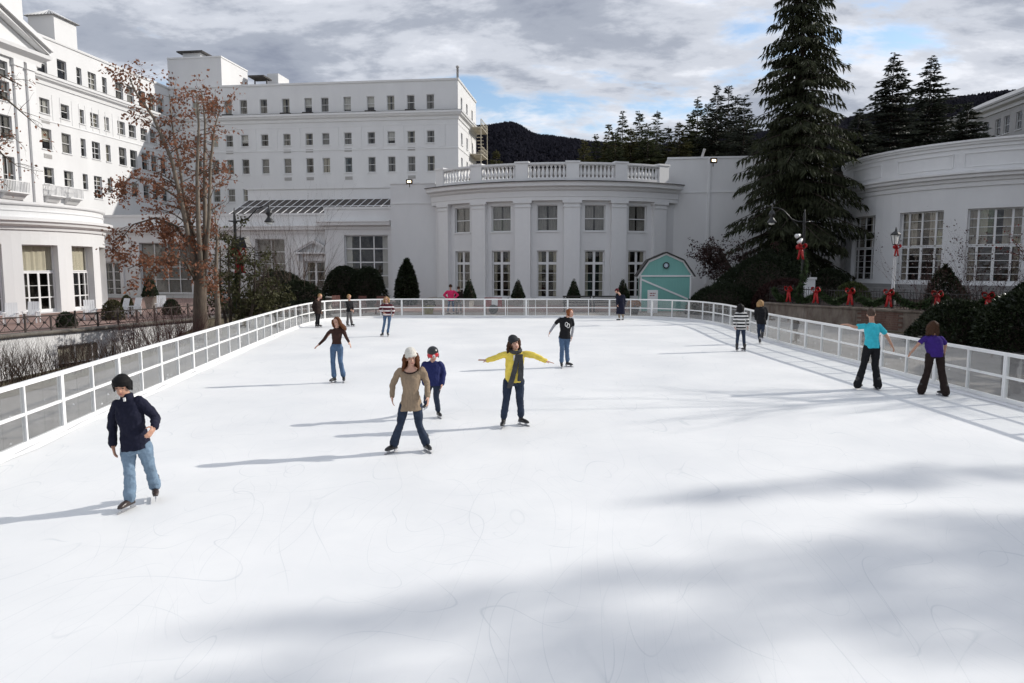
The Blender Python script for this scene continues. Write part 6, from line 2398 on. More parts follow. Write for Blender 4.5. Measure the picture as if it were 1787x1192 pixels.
# terrace pots
p = A(262, 510, 50.0)
e = bush('topiary_cone', (p.x, p.y, 0.0), 0.55, 0.55, 1.7, 'clipped cone in a tall pot against the wide window, left terrace', 'topiary_green', 5, 2600, (0.10, 0.045), 'cone', 4, 'topiary', None, 0.05, True, 0.04, 0.85)
MB().lathe((p.x, p.y, -0.008), [(0.28, 0), (0.3, 0.05), (0.42, 0.8), (0.46, 0.82), (0.46, 0.9), (0.36, 0.88)], 12).build('pot', 'planter_stone', e, True)
for (px, py, r_, h_, lb, m_) in ((117, 571, 0.42, 0.75, 'small round clipped shrub behind the terrace railing', 'topiary_green'), (198, 558, 0.55, 1.15, 'olive box shrub at the foot of the left rotunda', 'olive_shrub'), (300, 549, 0.5, 0.95, 'dark round potted shrub at the right end of the terrace railing', 'topiary_green'), (222, 548, 0.35, 1.2, 'thin arching plant beside the two white chairs', 'olive_shrub')):
    p = G(px, py, 0.0)
    bush('box_shrub', (p.x, p.y, -0.008), r_, r_, h_, lb, m_, int(px), 1800, (0.10, 0.05), 'mound', 4, 'shrub', None, 0.12)
# cart with a notice, flower tub, bucket
p = A(861, 535, 45.5)
e = empty('red_cart', (p.x, p.y, -0.045), 'small red cart with a white notice behind the rink gate', 'cart')
MB().box(p.x - .55, p.x + .55, p.y - .3, p.y + .3, 0.42, 0.98).build('body', 'dark_red', e)
for s in (-1, 1):
    mb = MB().lathe((0, 0, 0), [(0.05, -0.03), (0.3, -0.025), (0.3, 0.025), (0.05, 0.03)], 16)
    mb.v = [(p.x + v[0] + s * 0.0, p.y + s * 0.36 + v[2], 0.26 + v[1]) for v in mb.v]
    mb.build('wheel', 'iron_black', e, fix=True)
mb = MB()
for s in (-1, 1):
    mb.tube([(p.x + 0.5, p.y + s * 0.28, 0.8), (p.x + 1.0, p.y + s * 0.28, 0.95)], 0.02, 6)
mb.tube([(p.x - 0.45, p.y - 0.25, 0.42), (p.x - 0.45, p.y - 0.25, -0.04)], 0.025, 6)
mb.build('handles', 'iron_black', e)
MB().box(p.x - .1, p.x + .28, p.y - .33, p.y - .305, 0.5, 0.95).build('notice', 'white_trim', e)
for (px, Y, lb, nm, m_, fm) in ((1106, 45.0, 'dark tub of orange flowers beside the person in the long coat', 'flower_tub', 'iron_black', 'flower_orange'), (748, 45.4, 'yellow tub with a dry plant left of the pink jacket', 'flower_tub', 'tub_yellow', 'olive_shrub')):
    if fm == 'flower_orange':
        leaf_mat('flower_orange', (0.35, 0.14, 0.03), 0.7, 9.0)
    if m_ == 'tub_yellow':
        mat('tub_yellow', (0.42, 0.36, 0.10), 0.6, 0.1, 5)
    p = A(px, 540, Y)
    e = bush(nm, (p.x, p.y, -0.045), 0.42, 0.42, 0.42, lb, fm, 7, 700, (0.09, 0.06), 'mound', 4, 'planter', None, 0.2, False, None, 0.5)
    MB().lathe((p.x, p.y, -0.045), [(0.26, 0), (0.36, 0.5), (0.38, 0.5), (0.38, 0.56), (0.33, 0.54)], 14).build('tub', m_, e, True)

# ---------------------------------------------------------------- people
def cloth(name, color, rough=0.85, bump=0.35, bscale=26.0, var=0.16, stripes=None, stretch=None):
    m = mat(name, color, rough, var, 9.0, bump, bscale, spec=0.2, stretch=stretch)
    if stripes:
        nt = m.node_tree
        b = nt.nodes['Principled BSDF']
        tcn = nt.nodes.new('ShaderNodeTexCoord')
        sx_ = nt.nodes.new('ShaderNodeSeparateXYZ')
        nt.links.new(tcn.outputs['Object'], sx_.inputs[0])
        per, c2, frac = stripes
        mu = nt.nodes.new('ShaderNodeMath')
        mu.operation = 'MULTIPLY'
        mu.inputs[1].default_value = 1.0 / per
        nt.links.new(sx_.outputs[2], mu.inputs[0])
        fr = nt.nodes.new('ShaderNodeMath')
        fr.operation = 'FRACT'
        nt.links.new(mu.outputs[0], fr.inputs[0])
        gt = nt.nodes.new('ShaderNodeMath')
        gt.operation = 'GREATER_THAN'
        gt.inputs[1].default_value = frac
        nt.links.new(fr.outputs[0], gt.inputs[0])
        mx = nt.nodes.new('ShaderNodeMix')
        mx.data_type = 'RGBA'
        mx.inputs[6].default_value = (*color, 1)
        mx.inputs[7].default_value = (*c2, 1)
        nt.links.new(gt.outputs[0], mx.inputs[0])
        nt.links.new(mx.outputs[2], b.inputs['Base Color'])
    return name


mat('skin', (0.52, 0.30, 0.22), 0.5, 0.08, 12.0, sss=0.08)
mat('skin_warm', (0.46, 0.25, 0.17), 0.5, 0.08, 12.0, sss=0.08)
mat('eye_dark', (0.02, 0.015, 0.012), 0.2, 0)
mat('lip', (0.36, 0.11, 0.10), 0.45, 0)
for nm, c in (('hair_black', (0.008, 0.007, 0.007)), ('hair_brown', (0.055, 0.026, 0.014)), ('hair_auburn', (0.11, 0.042, 0.018)), ('hair_red', (0.20, 0.065, 0.022)), ('hair_blond', (0.34, 0.21, 0.10)), ('hair_grey', (0.075, 0.05, 0.038))):
    mat(nm, c, 0.6, 0.4, 30.0, 0.25, 60.0, stretch=(6, 6, 1), spec=0.15)
cloth('navy', (0.012, 0.013, 0.028))
cloth('navy_blue', (0.020, 0.026, 0.10))
cloth('jeans_pale', (0.17, 0.24, 0.32), var=0.22)
cloth('jeans_mid', (0.075, 0.125, 0.21), var=0.3)
cloth('jeans_dark', (0.024, 0.034, 0.058), var=0.3)
cloth('black_cloth', (0.012, 0.012, 0.014))
cloth('brown_black', (0.022, 0.014, 0.012))
cloth('beige_knit', (0.30, 0.225, 0.155), bump=0.6, bscale=50, stretch=(5, 5, 0.4))
cloth('cream_knit', (0.68, 0.65, 0.58), bump=0.8, bscale=60)
cloth('yellow_knit', (0.80, 0.62, 0.11), bump=0.4)
cloth('charcoal_knit', (0.035, 0.037, 0.040), bump=0.7, bscale=50)
cloth('tan_stripe', (0.16, 0.11, 0.06))
cloth('brown_top', (0.045, 0.022, 0.018))
cloth('maroon_stripe', (0.085, 0.012, 0.02), stripes=(0.16, (0.72, 0.68, 0.68), 0.62))
cloth('black_stripe', (0.012, 0.012, 0.014), stripes=(0.115, (0.72, 0.71, 0.69), 0.5))
cloth('turquoise', (0.045, 0.46, 0.56), bump=0.25)
cloth('purple', (0.040, 0.018, 0.16), bump=0.25)
cloth('pink', (0.66, 0.035, 0.13))
cloth('grey_cloth', (0.11, 0.105, 0.105))
cloth('grey_sleeve', (0.34, 0.34, 0.36))
cloth('khaki', (0.24, 0.19, 0.14))
cloth('burgundy', (0.09, 0.012, 0.018))
cloth('white_cloth', (0.74, 0.73, 0.71))
mat('boot_black', (0.014, 0.013, 0.013), 0.35, 0.2, 12.0)
mat('boot_brown', (0.040, 0.026, 0.022), 0.35, 0.2, 12.0)
mat('helmet_shell', (0.02, 0.02, 0.022), 0.25, 0.1, 8.0)
mat('goggle_red', (0.55, 0.02, 0.03), 0.3, 0.05, 8.0)
mat('scarf_grey', (0.05, 0.05, 0.052), 0.9, 0.35, 14.0, 0.6, 40)
wtex = bpy.data.textures.new('cloth_folds', 'CLOUDS')
wtex.noise_scale = 0.085


class Fig(MB):
    def ball(self, c, r, n=8):
        return self.ell(c, (r, 0, 0), (0, r, 0), (0, 0, r), n)

    def ell(self, c, ax, ay, az, n=10):
        c, ax, ay, az = Vector(c), Vector(ax), Vector(ay), Vector(az)
        base = len(self.v)
        m_ = max(5, n // 2 + 1)
        self.v.append(tuple(c - az))
        for i in range(1, m_):
            ph = -math.pi / 2 + math.pi * i / m_
            for k in range(n):
                th = 2 * math.pi * k / n
                self.v.append(tuple(c + ax * (math.cos(ph) * math.cos(th)) + ay * (math.cos(ph) * math.sin(th)) + az * math.sin(ph)))
        self.v.append(tuple(c + az))
        top = len(self.v) - 1
        for k in range(n):
            self.f.append((base, base + 1 + (k + 1) % n, base + 1 + k))
            e = base + 1 + (m_ - 2) * n
            self.f.append((e + k, e + (k + 1) % n, top))
        for i in range(m_ - 2):
            for k in range(n):
                a = base + 1 + i * n + k
                b = base + 1 + i * n + (k + 1) % n
                self.f.append((a, b, b + n, a + n))
        return self

    def limb(self, pts, rad, n=10):
        pts = [Vector(p) for p in pts]
        for i in range(len(pts) - 1):
            if (pts[i + 1] - pts[i]).length > 1e-4:
                self.tube([pts[i], pts[i + 1]], [rad[i], rad[i + 1]], n)
        for i, p in enumerate(pts):
            self.ball(p, rad[i] * 0.99)
        return self

    def loft(self, rings, n=16):
        """rings: (centre, half-width vector, half-depth vector); squarish ovals"""
        base = len(self.v)
        for c, w, d in rings:
            c, w, d = Vector(c), Vector(w), Vector(d)
            for k in range(n):
                t = 2 * math.pi * k / n
                ct, st_ = math.cos(t), math.sin(t)
                ct = math.copysign(abs(ct) ** 0.85, ct)
                st_ = math.copysign(abs(st_) ** 0.85, st_)
                self.v.append(tuple(c + w * ct + d * st_))
        for i in range(len(rings) - 1):
            for k in range(n):
                a = base + i * n + k
                b = base + i * n + (k + 1) % n
                self.f.append((a, b, b + n, a + n))
        self.f.append(tuple(base + k for k in range(n))[::-1])
        e = base + (len(rings) - 1) * n
        self.f.append(tuple(e + k for k in range(n)))
        return self

    def skin(self, name, m, parent, voxel, smooth=3, folds=0.0):
        o = self.build(name, m, parent, True)
        bmx = bmesh.new()
        bmx.from_mesh(o.data)
        bmesh.ops.recalc_face_normals(bmx, faces=bmx.faces)
        bmx.to_mesh(o.data)
        bmx.free()
        r = o.modifiers.new('surface', 'REMESH')
        r.mode = 'VOXEL'
        r.voxel_size = voxel
        r.use_smooth_shade = True
        if smooth:
            s = o.modifiers.new('smooth', 'SMOOTH')
            s.factor = 0.5
            s.iterations = smooth
        if folds:
            d = o.modifiers.new('folds', 'DISPLACE')
            d.texture = wtex
            d.texture_coords = 'GLOBAL'
            d.strength = folds
            d.mid_level = 0.5
        return o


def hand(fig, wrist, d, body_c, face, s, spread=0.25, curl=0.5):
    d = d.normalized()
    pn = (body_c - wrist)
    pn = pn - d * pn.dot(d)
    if pn.length < 1e-4:
        pn = face - d * face.dot(d)
    pn.normalize()
    w = d.cross(pn).normalized()
    if w.dot(face) < 0:
        w = -w
    pc = wrist + d * 0.048 * s
    fig.ell(pc, w * 0.036 * s, pn * 0.016 * s, d * 0.055 * s)
    fig.tube([wrist - d * 0.02, wrist + d * 0.03 * s], [0.026 * s, 0.026 * s], 8)
    for k, ln in enumerate((0.072, 0.08, 0.075, 0.058)):
        off = (1.5 - k) * 0.0175 * s
        b = wrist + d * 0.09 * s + w * off
        d1 = (d + w * (1.5 - k) * spread * 0.16 + pn * curl * 0.35).normalized()
        p1 = b + d1 * ln * 0.5 * s
        d2 = (d1 + pn * curl * 0.9).normalized()
        p2 = p1 + d2 * ln * 0.5 * s
        fig.limb([b - d * 0.015, p1, p2], [0.0092 * s, 0.0085 * s, 0.0075 * s], 6)
    t0 = wrist + d * 0.025 * s + w * 0.028 * s
    t1 = t0 + (d * 0.6 + w * 0.75 + pn * 0.25).normalized() * 0.04 * s
    t2 = t1 + (d * 0.9 + w * 0.3 + pn * 0.35).normalized() * 0.032 * s
    fig.limb([t0, t1, t2], [0.013 * s, 0.011 * s, 0.009 * s], 6)


def person(label, S):
    s = S['h'] / 1.70
    feet = S['feet']
    gz = S.get('gz', 0.0)
    fp = []
    planted = [f for f in feet if len(f) < 3]
    Y0 = sum(G(f[0], f[1], gz).y for f in planted) / len(planted)
    for f in feet:
        if len(f) < 3:
            fp.append(G(f[0], f[1], gz))
        else:
            fp.append(A(f[0], f[1], Y0 + f[2]))
    yaw = R(S.get('yaw', 0))
    F = Vector((math.sin(yaw), -math.cos(yaw), 0))        # body facing
    hy = R(S.get('hyaw', S.get('yaw', 0)))
    hp = R(S.get('hpitch', 8))
    root = empty('person', (sum(p.x for p in fp) / 2, Y0, gz), label, 'person')
    lean = S.get('lean', 0.0)

    def J(q, dy=0.0):
        return A(q[0], q[1], Y0 + (q[2] if len(q) > 2 else 0.0) + dy)
    sh = [J(q) for q in S['sh']]
    hip = [J(q) for q in S['hip']]
    shc, hipc = (sh[0] + sh[1]) / 2, (hip[0] + hip[1]) / 2
    # turn the shoulder and hip lines with the body
    def widen(pair, c, half):
        r_ = pair[1] - pair[0]
        seen = abs(r_.x) / 2
        full = half * s
        dep = math.sqrt(max(0.0, full * full - seen * seen)) if seen < full else 0.0
        sg = -1 if math.sin(yaw) * (1 if r_.x > 0 else 1) > 0 else 1
        if 'yaw' in S and abs(math.sin(yaw)) > 0.25:
            for k, e_ in enumerate(pair):
                e_.y = c.y + (1 if k == 1 else -1) * dep * (1 if math.sin(yaw) * math.cos(yaw) * 1.0 >= 0 else -1)
        return pair
    sh = widen(sh, shc, 0.18)
    hip = widen(hip, hipc, 0.09)
    X_ = (sh[1] - sh[0])
    X_.normalize()
    up = (shc - hipc).normalized()
    Dp = up.cross(X_).normalized()
    V = S.get('voxel', 0.009)
    # arms
    arms = []
    for k in (0, 1):
        el, wr, ha = S['arms'][k]
        arms.append([sh[k], J(el), J(wr), J(ha)])
    toes = []
    for k in (0, 1):
        ty = R(S.get('toe', (S.get('yaw', 0) - 18, S.get('yaw', 0) + 18))[k])
        toes.append(Vector((math.sin(ty), -math.cos(ty), 0)))
    ank = [fp[k] + Vector((0, 0, 0.145 * s)) - toes[k] * 0.035 * s for k in (0, 1)]
    knee = []
    for k in (0, 1):
        q = S['knee'][k]
        ym = (hip[k].y * 0.5 + ank[k].y * 0.5)
        kf = F.y * 0.05 if len(q) < 3 else q[2]
        knee.append(A(q[0], q[1], ym + kf))
    # head
    top, chin = J(S['top']), J(S['chin'])
    HF = Vector((math.sin(hy) * math.cos(hp), -math.cos(hy) * math.cos(hp), -math.sin(hp)))
    hu = (top - chin)
    hu = hu - HF * hu.dot(HF)
    hu.normalize()
    hx = HF.cross(hu).normalized()
    hs = s * S.get('head', 1.06)
    hc = chin + hu * 0.103 * hs
    B = Fig()
    B.ell(hc + hu * 0.022 * hs - HF * 0.008 * hs, hx * 0.077 * hs, HF * 0.096 * hs, hu * 0.096 * hs, 14)
    B.ell(hc - hu * 0.048 * hs + HF * 0.022 * hs, hx * 0.058 * hs, HF * 0.066 * hs, hu * 0.066 * hs, 12)
    B.ell(hc - hu * 0.085 * hs + HF * 0.055 * hs, hx * 0.028 * hs, HF * 0.026 * hs, hu * 0.024 * hs, 8)
    B.ell(hc - hu * 0.022 * hs + HF * 0.096 * hs, hx * 0.014 * hs, HF * 0.022 * hs, hu * 0.026 * hs, 8)
    for sg in (-1, 1):
        B.ell(hc - hu * 0.012 * hs + hx * sg * 0.078 * hs, hx * 0.012 * hs, HF * 0.02 * hs, hu * 0.032 * hs, 8)
        B.ell(hc + hu * 0.02 * hs + HF * 0.08 * hs + hx * sg * 0.03 * hs, hx * 0.026 * hs, HF * 0.016 * hs, hu * 0.012 * hs, 8)
    nb_ = shc + up * 0.03 * s
    B.limb([hc - hu * 0.06 * hs - HF * 0.015 * hs, nb_ + (hc - nb_) * 0.35, nb_ - up * 0.06 * s], [0.053 * hs, 0.054 * s, 0.06 * s])
    tw = [(hipc - up * 0.06 * s, 0.135, 0.085), (hipc + up * 0.04 * s, 0.14, 0.09), (hipc.lerp(shc, 0.4), 0.11, 0.08), (hipc.lerp(shc, 0.75), 0.135, 0.095), (shc - up * 0.02 * s, 0.13, 0.075), (shc + up * 0.05 * s, 0.055, 0.05)]
    B.loft([(c, X_ * w * s, Dp * d * s) for c, w, d in tw])
    bc = hipc.lerp(shc, 0.4)
    for k in (0, 1):
        a_ = arms[k]
        B.limb([a_[0] + (shc - a_[0]) * 0.08 - up * 0.02 * s, a_[1], a_[2]], [0.045 * s, 0.036 * s, 0.026 * s])
        hand(B, a_[2], a_[3] - a_[2], bc, F, s, S.get('spread', 0.25), S.get('curl', 0.5))
        B.limb([hip[k] * 0.75 + hipc * 0.25, knee[k], ank[k]], [0.068 * s, 0.045 * s, 0.034 * s])
    B.skin('body', S.get('skin', 'skin'), root, V * 0.75, 2)
    # top garment
    T = Fig()
    hem = S.get('hem', 0.08)
    span = max((sh[1] - sh[0]).length / 2 / s, 0.14)
    g = S.get('loose', 0.0)
    hemw = S.get('hemw', 0.0)
    rings = [(hipc - up * hem * s, 0.158 + g + hemw, 0.112 + g + hemw), (hipc + up * 0.03 * s, 0.155 + g + hemw * 0.5, 0.112 + g), (hipc.lerp(shc, 0.36), 0.128 + g * 1.2 + S.get('belly', 0.0), 0.098 + g + S.get('belly', 0.0)), (hipc.lerp(shc, 0.72), max(0.150, span * 0.9) + g, 0.112 + g + S.get('bust', 0.0)),
             (shc - up * 0.025 * s, span * 0.98 + g * 0.5, 0.085 + g * 0.6), (shc + up * 0.02 * s, span * 0.8, 0.07), (shc + up * 0.045 * s, 0.075, 0.062), (shc + up * 0.065 * s, 0.062, 0.056)]
    if S.get('neck') == 'low':
        rings = rings[:-3]
    rv = [(c, X_ * w * s, Dp * d * s) for c, w, d in rings]
    if S.get('neck') == 'low':
        rv[-1] = (rv[-1][0], rv[-1][1], rv[-1][2] + up * 0.045 * s)
        rv.append((shc + up * 0.0 * s, X_ * 0.14 * s, Dp * 0.078 * s + up * 0.055 * s))
    T.loft(rv)
    sl = S.get('sleeve', 'long')
    for k in (0, 1):
        a_ = arms[k]
        gs = g * 0.5
        if sl == 'long':
            we = a_[2] - (a_[2] - a_[1]).normalized() * 0.005
            T.limb([a_[0] + (shc - a_[0]) * 0.08 - up * 0.022 * s, a_[0].lerp(a_[1], 0.35), a_[1], we], [(0.060 + gs) * s, (0.058 + gs) * s, (0.050 + gs) * s, (0.040 + gs) * s])
        else:
            m_ = a_[0].lerp(a_[1], S.get('slen', 0.62))
            T.limb([a_[0] + (shc - a_[0]) * 0.08 - up * 0.02 * s, m_], [0.063 * s, 0.062 * s])
    tn = S.get('topname', 'sweater')
    To = T.skin(tn, S['topm'], root, V, 2, S.get('folds', 0.028))
    if S.get('undersleeve'):
        U = Fig()
        for k in (0, 1):
            a_ = arms[k]
            U.limb([a_[0], a_[1], a_[2]], [0.050 * s, 0.043 * s, 0.034 * s])
            U.skin('sleeve', S['undersleeve'], root, V, 2, 0.01)
            U = Fig()
    # trousers
    W = Fig()
    fl = S.get('flare', 0.0)
    lg = S.get('lg', 0.0)
    W.loft([(hipc - up * 0.10 * s, X_ * 0.135 * s, Dp * 0.10 * s), (hipc, X_ * 0.155 * s, Dp * 0.112 * s), (hipc + up * 0.09 * s, X_ * 0.135 * s, Dp * 0.10 * s)])
    for k in (0, 1):
        h0 = hip[k] * 0.8 + hipc * 0.2 - up * 0.02
        ae = ank[k].lerp(knee[k], S.get('cuff', 0.12))
        mid_ = knee[k].lerp(ae, 0.55)
        W.limb([h0, h0.lerp(knee[k], 0.5), knee[k], mid_, ae], [(0.088 + lg) * s, (0.078 + lg) * s, (0.062 + lg) * s, (0.056 + lg + fl * 0.5) * s, (0.056 + lg + fl) * s])
    W.skin('trousers', S['legm'], root, V, 2, S.get('folds', 0.028) * 0.9)
    # skates
    for k in (0, 1):
        if S.get('shoes'):
            t = toes[k]
            K_ = Fig().limb([fp[k] - t * 0.07 * s + Vector((0, 0, 0.045)), fp[k] + t * 0.13 * s + Vector((0, 0, 0.04))], [0.042 * s, 0.04 * s])
            K_.skin('shoe', 'boot_black', root, 0.012, 1)
            continue
        t = toes[k]
        sd = Vector((-t.y, t.x, 0))
        z = lambda h: Vector((0, 0, h * s))
        K_ = Fig()
        g_ = fp[k]
        K_.loft([(g_ - t * 0.105 * s + z(0.062), sd * 0.026 * s, z(0.010)), (g_ - t * 0.09 * s + z(0.085), sd * 0.034 * s, z(0.034)), (g_ - t * 0.02 * s + z(0.095), sd * 0.036 * s, z(0.045)), (g_ + t * 0.07 * s + z(0.09), sd * 0.043 * s, z(0.038)),
                 (g_ + t * 0.135 * s + z(0.080), sd * 0.037 * s, z(0.026)), (g_ + t * 0.165 * s + z(0.072), sd * 0.02 * s, z(0.012))], 10)
        K_.limb([g_ - t * 0.045 * s + z(0.11), g_ - t * 0.05 * s + z(0.25)], [0.044 * s, 0.056 * s])
        bo = K_.skin('skate', S.get('boot', 'boot_black'), root, 0.010, 1)
        bl = MB()
        bl.obox(g_ + t * 0.025 * s + z(0.012), t * 0.16 * s, sd * 0.0025, z(0.012))
        bl.obox(g_ - t * 0.07 * s + z(0.040), t * 0.028 * s, sd * 0.008, z(0.020))
        bl.obox(g_ + t * 0.09 * s + z(0.040), t * 0.032 * s, sd * 0.008, z(0.020))
        bl.obox(g_ + t * 0.02 * s + z(0.0585), t * 0.13 * s, sd * 0.03 * s, z(0.003))
        bl.build('blade', 'steel', bo)
    # face details
    if S.get('face', True):
        for sg in (-1, 1):
            Fig().ell(hc + hu * 0.006 * hs + HF * 0.086 * hs + hx * sg * 0.031 * hs, hx * 0.013 * hs, HF * 0.007 * hs, hu * 0.0065 * hs, 8).build('eye', 'eye_dark', root, True)
            Fig().ell(hc + hu * 0.028 * hs + HF * 0.0935 * hs + hx * sg * 0.032 * hs, hx * 0.02 * hs, HF * 0.006 * hs, hu * 0.004 * hs, 8).build('eyebrow', S['hair'], root, True)
        Fig().ell(hc - hu * 0.064 * hs + HF * 0.086 * hs, hx * 0.022 * hs, HF * 0.006 * hs, hu * 0.006 * hs, 8).build('mouth', 'lip', root, True)
    # hair
    rs = np.random.RandomState(int(S['top'][0]))
    Hh = Fig()
    st_ = S.get('hairstyle', 'short')
    hat = S.get('hat')
    if hat != 'helmet':
        Hh.ell(hc + hu * 0.036 * hs - HF * 0.024 * hs, hx * 0.086 * hs, HF * 0.098 * hs, hu * 0.098 * hs, 14)
        if st_ == 'bowl':
            Hh.ell(hc + hu * 0.045 * hs - HF * 0.014 * hs, hx * 0.088 * hs, HF * 0.096 * hs, hu * 0.100 * hs, 14)
            for k in range(19):
                a_ = (-1.6 + 3.2 * k / 18)
                d_ = HF * math.cos(a_) + hx * math.sin(a_) * 0.9
                if abs(a_) > 1.0:
                    Hh.limb([hc + hu * 0.06 * hs + d_ * 0.086 * hs, hc - hu * (0.005 + 0.03 * rs.rand()) * hs + d_ * 0.094 * hs], [0.02 * hs, 0.011 * hs], 6)
                Hh.limb([hc + hu * 0.11 * hs + d_ * 0.04 * hs, hc + hu * 0.075 * hs + d_ * 0.088 * hs, hc + hu * (0.030 + 0.012 * rs.rand()) * hs + d_ * 0.099 * hs], [0.022 * hs, 0.020 * hs, 0.010 * hs])
        for k in range((26 if st_ != 'bowl' else 60) if st_ != 'buzz' else 0):
            a_ = rs.rand() * 6.283
            if math.cos(a_) > (0.45 if st_ != 'bowl' else 0.2):
                continue
            d_ = HF * math.cos(a_) + hx * math.sin(a_)
            Hh.limb([hc + hu * 0.10 * hs + d_ * 0.05 * hs, hc + hu * 0.04 * hs + d_ * 0.092 * hs, hc - hu * (0.03 + 0.03 * rs.rand()) * hs + d_ * 0.090 * hs], [0.02 * hs, 0.018 * hs, 0.010 * hs], 6)
        if st_ in ('long', 'curly', 'flow'):
            L_ = S.get('hairlen', 0.26)
            flow = Vector(S.get('flow', (0, 0, 0)))
            for k in range(52):
                a_ = math.pi + (rs.rand() - 0.5) * 2 * 2.05
                d_ = HF * math.cos(a_) + hx * math.sin(a_)
                if math.cos(a_) > -0.1:
                    d_ = d_ + hx * math.copysign(0.12, math.sin(a_))
                ln = L_ * (0.75 + 0.4 * rs.rand()) * hs
                P = [hc + hu * 0.05 * hs + d_ * 0.085 * hs]
                for j in range(1, 5):
                    t = j / 4
                    wv = (0.016 if st_ == 'curly' else 0.008) * math.sin(j * 2.2 + k)
                    P.append(hc + hu * 0.05 * hs + d_ * (0.088 + 0.02 * t) * hs - Vector((0, 0, ln * t)) + flow * t * t + hx * wv + HF * wv * 0.7)
                Hh.limb(P, [0.024 * hs, 0.025 * hs, 0.023 * hs, 0.018 * hs, 0.008 * hs], 6)
        Hh.skin('hair', S['hair'], root, max(0.008, V * 0.9), 1)
    if hat == 'beanie':
        C = Fig()
        C.ell(hc + hu * 0.060 * hs - HF * 0.012 * hs, hx * 0.097 * hs, HF * 0.108 * hs, hu * 0.100 * hs, 14)
        C.ell(hc + hu * 0.085 * hs - HF * 0.03 * hs, hx * 0.085 * hs, HF * 0.092 * hs, hu * 0.080 * hs, 12)
        c0 = hc + hu * 0.040 * hs - HF * 0.010 * hs
        pts = [c0 + (hx * 0.090 * math.cos(t) + HF * 0.104 * math.sin(t) - hu * 0.012 * math.sin(-t)) * hs for t in [i * math.pi / 10 for i in range(21)]]
        C.limb(pts, [0.021 * hs] * 21, 8)
        C.skin('beanie', S['hatm'], root, 0.008, 2)
    if hat == 'cap':
        C = Fig()
        C.ell(hc + hu * 0.065 * hs - HF * 0.015 * hs, hx * 0.095 * hs, HF * 0.105 * hs, hu * 0.075 * hs, 14)
        pts = [hc + hu * 0.045 * hs + (hx * 0.092 * math.cos(t) + HF * 0.104 * math.sin(t)) * hs for t in [i * math.pi / 10 for i in range(21)]]
        C.limb(pts, [0.02 * hs] * 21, 8)
        C.skin('knit_cap', S['hatm'], root, 0.010, 2)
    if hat == 'helmet':
        C = Fig()
        C.ell(hc + hu * 0.050 * hs - HF * 0.012 * hs, hx * 0.108 * hs, HF * 0.125 * hs, hu * 0.112 * hs, 18)
        for sg in (-1, 1):
            C.ell(hc - hu * 0.02 * hs + hx * sg * 0.09 * hs - HF * 0.02 * hs, hx * 0.02 * hs, HF * 0.05 * hs, hu * 0.06 * hs, 10)
        ho = C.skin('helmet', 'helmet_shell', root, 0.009, 1)
        Gg = Fig()
        for k in range(9):
            a_ = -0.95 + 1.9 * k / 8
            d_ = HF * math.cos(a_) + hx * math.sin(a_)
            Gg.ell(hc + hu * 0.015 * hs + d_ * 0.098 * hs, hx * 0.03 * hs, HF * 0.02 * hs, hu * 0.045 * hs, 8)
        go = Gg.skin('goggles', 'goggle_red', root, 0.008, 1)
        Fig().ell(hc + hu * 0.012 * hs + HF * 0.122 * hs - hx * 0.022 * hs, hx * 0.026 * hs, HF * 0.008 * hs, hu * 0.036 * hs, 10).build('goggle_lens', 'white_cloth', go, True)
        Fig().ell(hc + hu * 0.005 * hs + HF * 0.129 * hs - hx * 0.018 * hs, hx * 0.009 * hs, HF * 0.004 * hs, hu * 0.016 * hs, 8).build('goggle_mark', 'eye_dark', go, True)
    return dict(root=root, sh=sh, shc=shc, hipc=hipc, hip=hip, up=up, X=X_, F=F, Dp=Dp, s=s, hc=hc, HF=HF, V=V, arms=arms, knee=knee)


# nearest, left
p1 = person('skater in a navy jacket and pale jeans, nearest on the left', dict(
    h=1.70, top=(213, 648), chin=(216, 689), sh=((203, 703), (243, 697)), hip=((219, 778), (254, 775)),
    arms=(((196, 744, .05), (197, 776, -.08), (199, 788, -.1)), ((272, 729, .05), (270, 745, -.18), (263, 755, -.25))),
    knee=((226, 822), (261, 815)), feet=((224, 890), (272, 868, .38)), yaw=8, hyaw=10, hpitch=12, topm='navy', topname='jacket', legm='jeans_pale', lg=0.006, loose=0.014, hem=0.05, hair='hair_black', hairstyle='bowl', skin='skin_warm', boot='boot_brown', voxel=0.009, cuff=0.02, flare=0.012, folds=0.038))
q = p1
C = Fig().loft([(q['shc'] + q['up'] * 0.03, q['X'] * 0.075, q['Dp'] * 0.068), (q['shc'] + q['up'] * 0.095, q['X'] * 0.066, q['Dp'] * 0.066)])
C.skin('collar', 'navy', q['root'], 0.009, 2)
cz = q['shc'] + q['F'] * 0.135 - q['up'] * 0.02
MB().obox(q['shc'] + q['F'] * 0.085 + q['up'] * 0.035, q['X'] * 0.013, q['F'] * 0.01, q['up'] * 0.022).build('shirt_collar', 'white_cloth', q['root'])

p2 = person('skater in a beige sweater and cream knit hat, in front at the centre', dict(
    h=1.66, top=(715, 608), chin=(719, 636), sh=((697, 645), (737, 643)), hip=((703, 705), (731, 705)),
    arms=(((685, 672, .05), (684, 692, -.05), (685, 704, -.1)), ((745, 669, .05), (747, 692, -.08), (747, 704, -.12))),
    knee=((698, 742), (731, 741)), feet=((685, 790), (745, 788)), yaw=4, hyaw=14, hpitch=6, topm='beige_knit', legm='jeans_dark', hem=0.10, hemw=0.03, bust=0.02, neck='low', hair='hair_auburn', hairstyle='curly', hairlen=0.22, hat='beanie', hatm='cream_knit', voxel=0.009, flare=0.022, cuff=0.02, toe=(-35, 30)))
q = p2
pts = [q['shc'] + q['X'] * (0.118 * math.cos(t)) - (q['Dp'] * 0.088 + q['up'] * 0.058) * math.sin(t) for t in [i * math.pi / 10 for i in range(11)]]
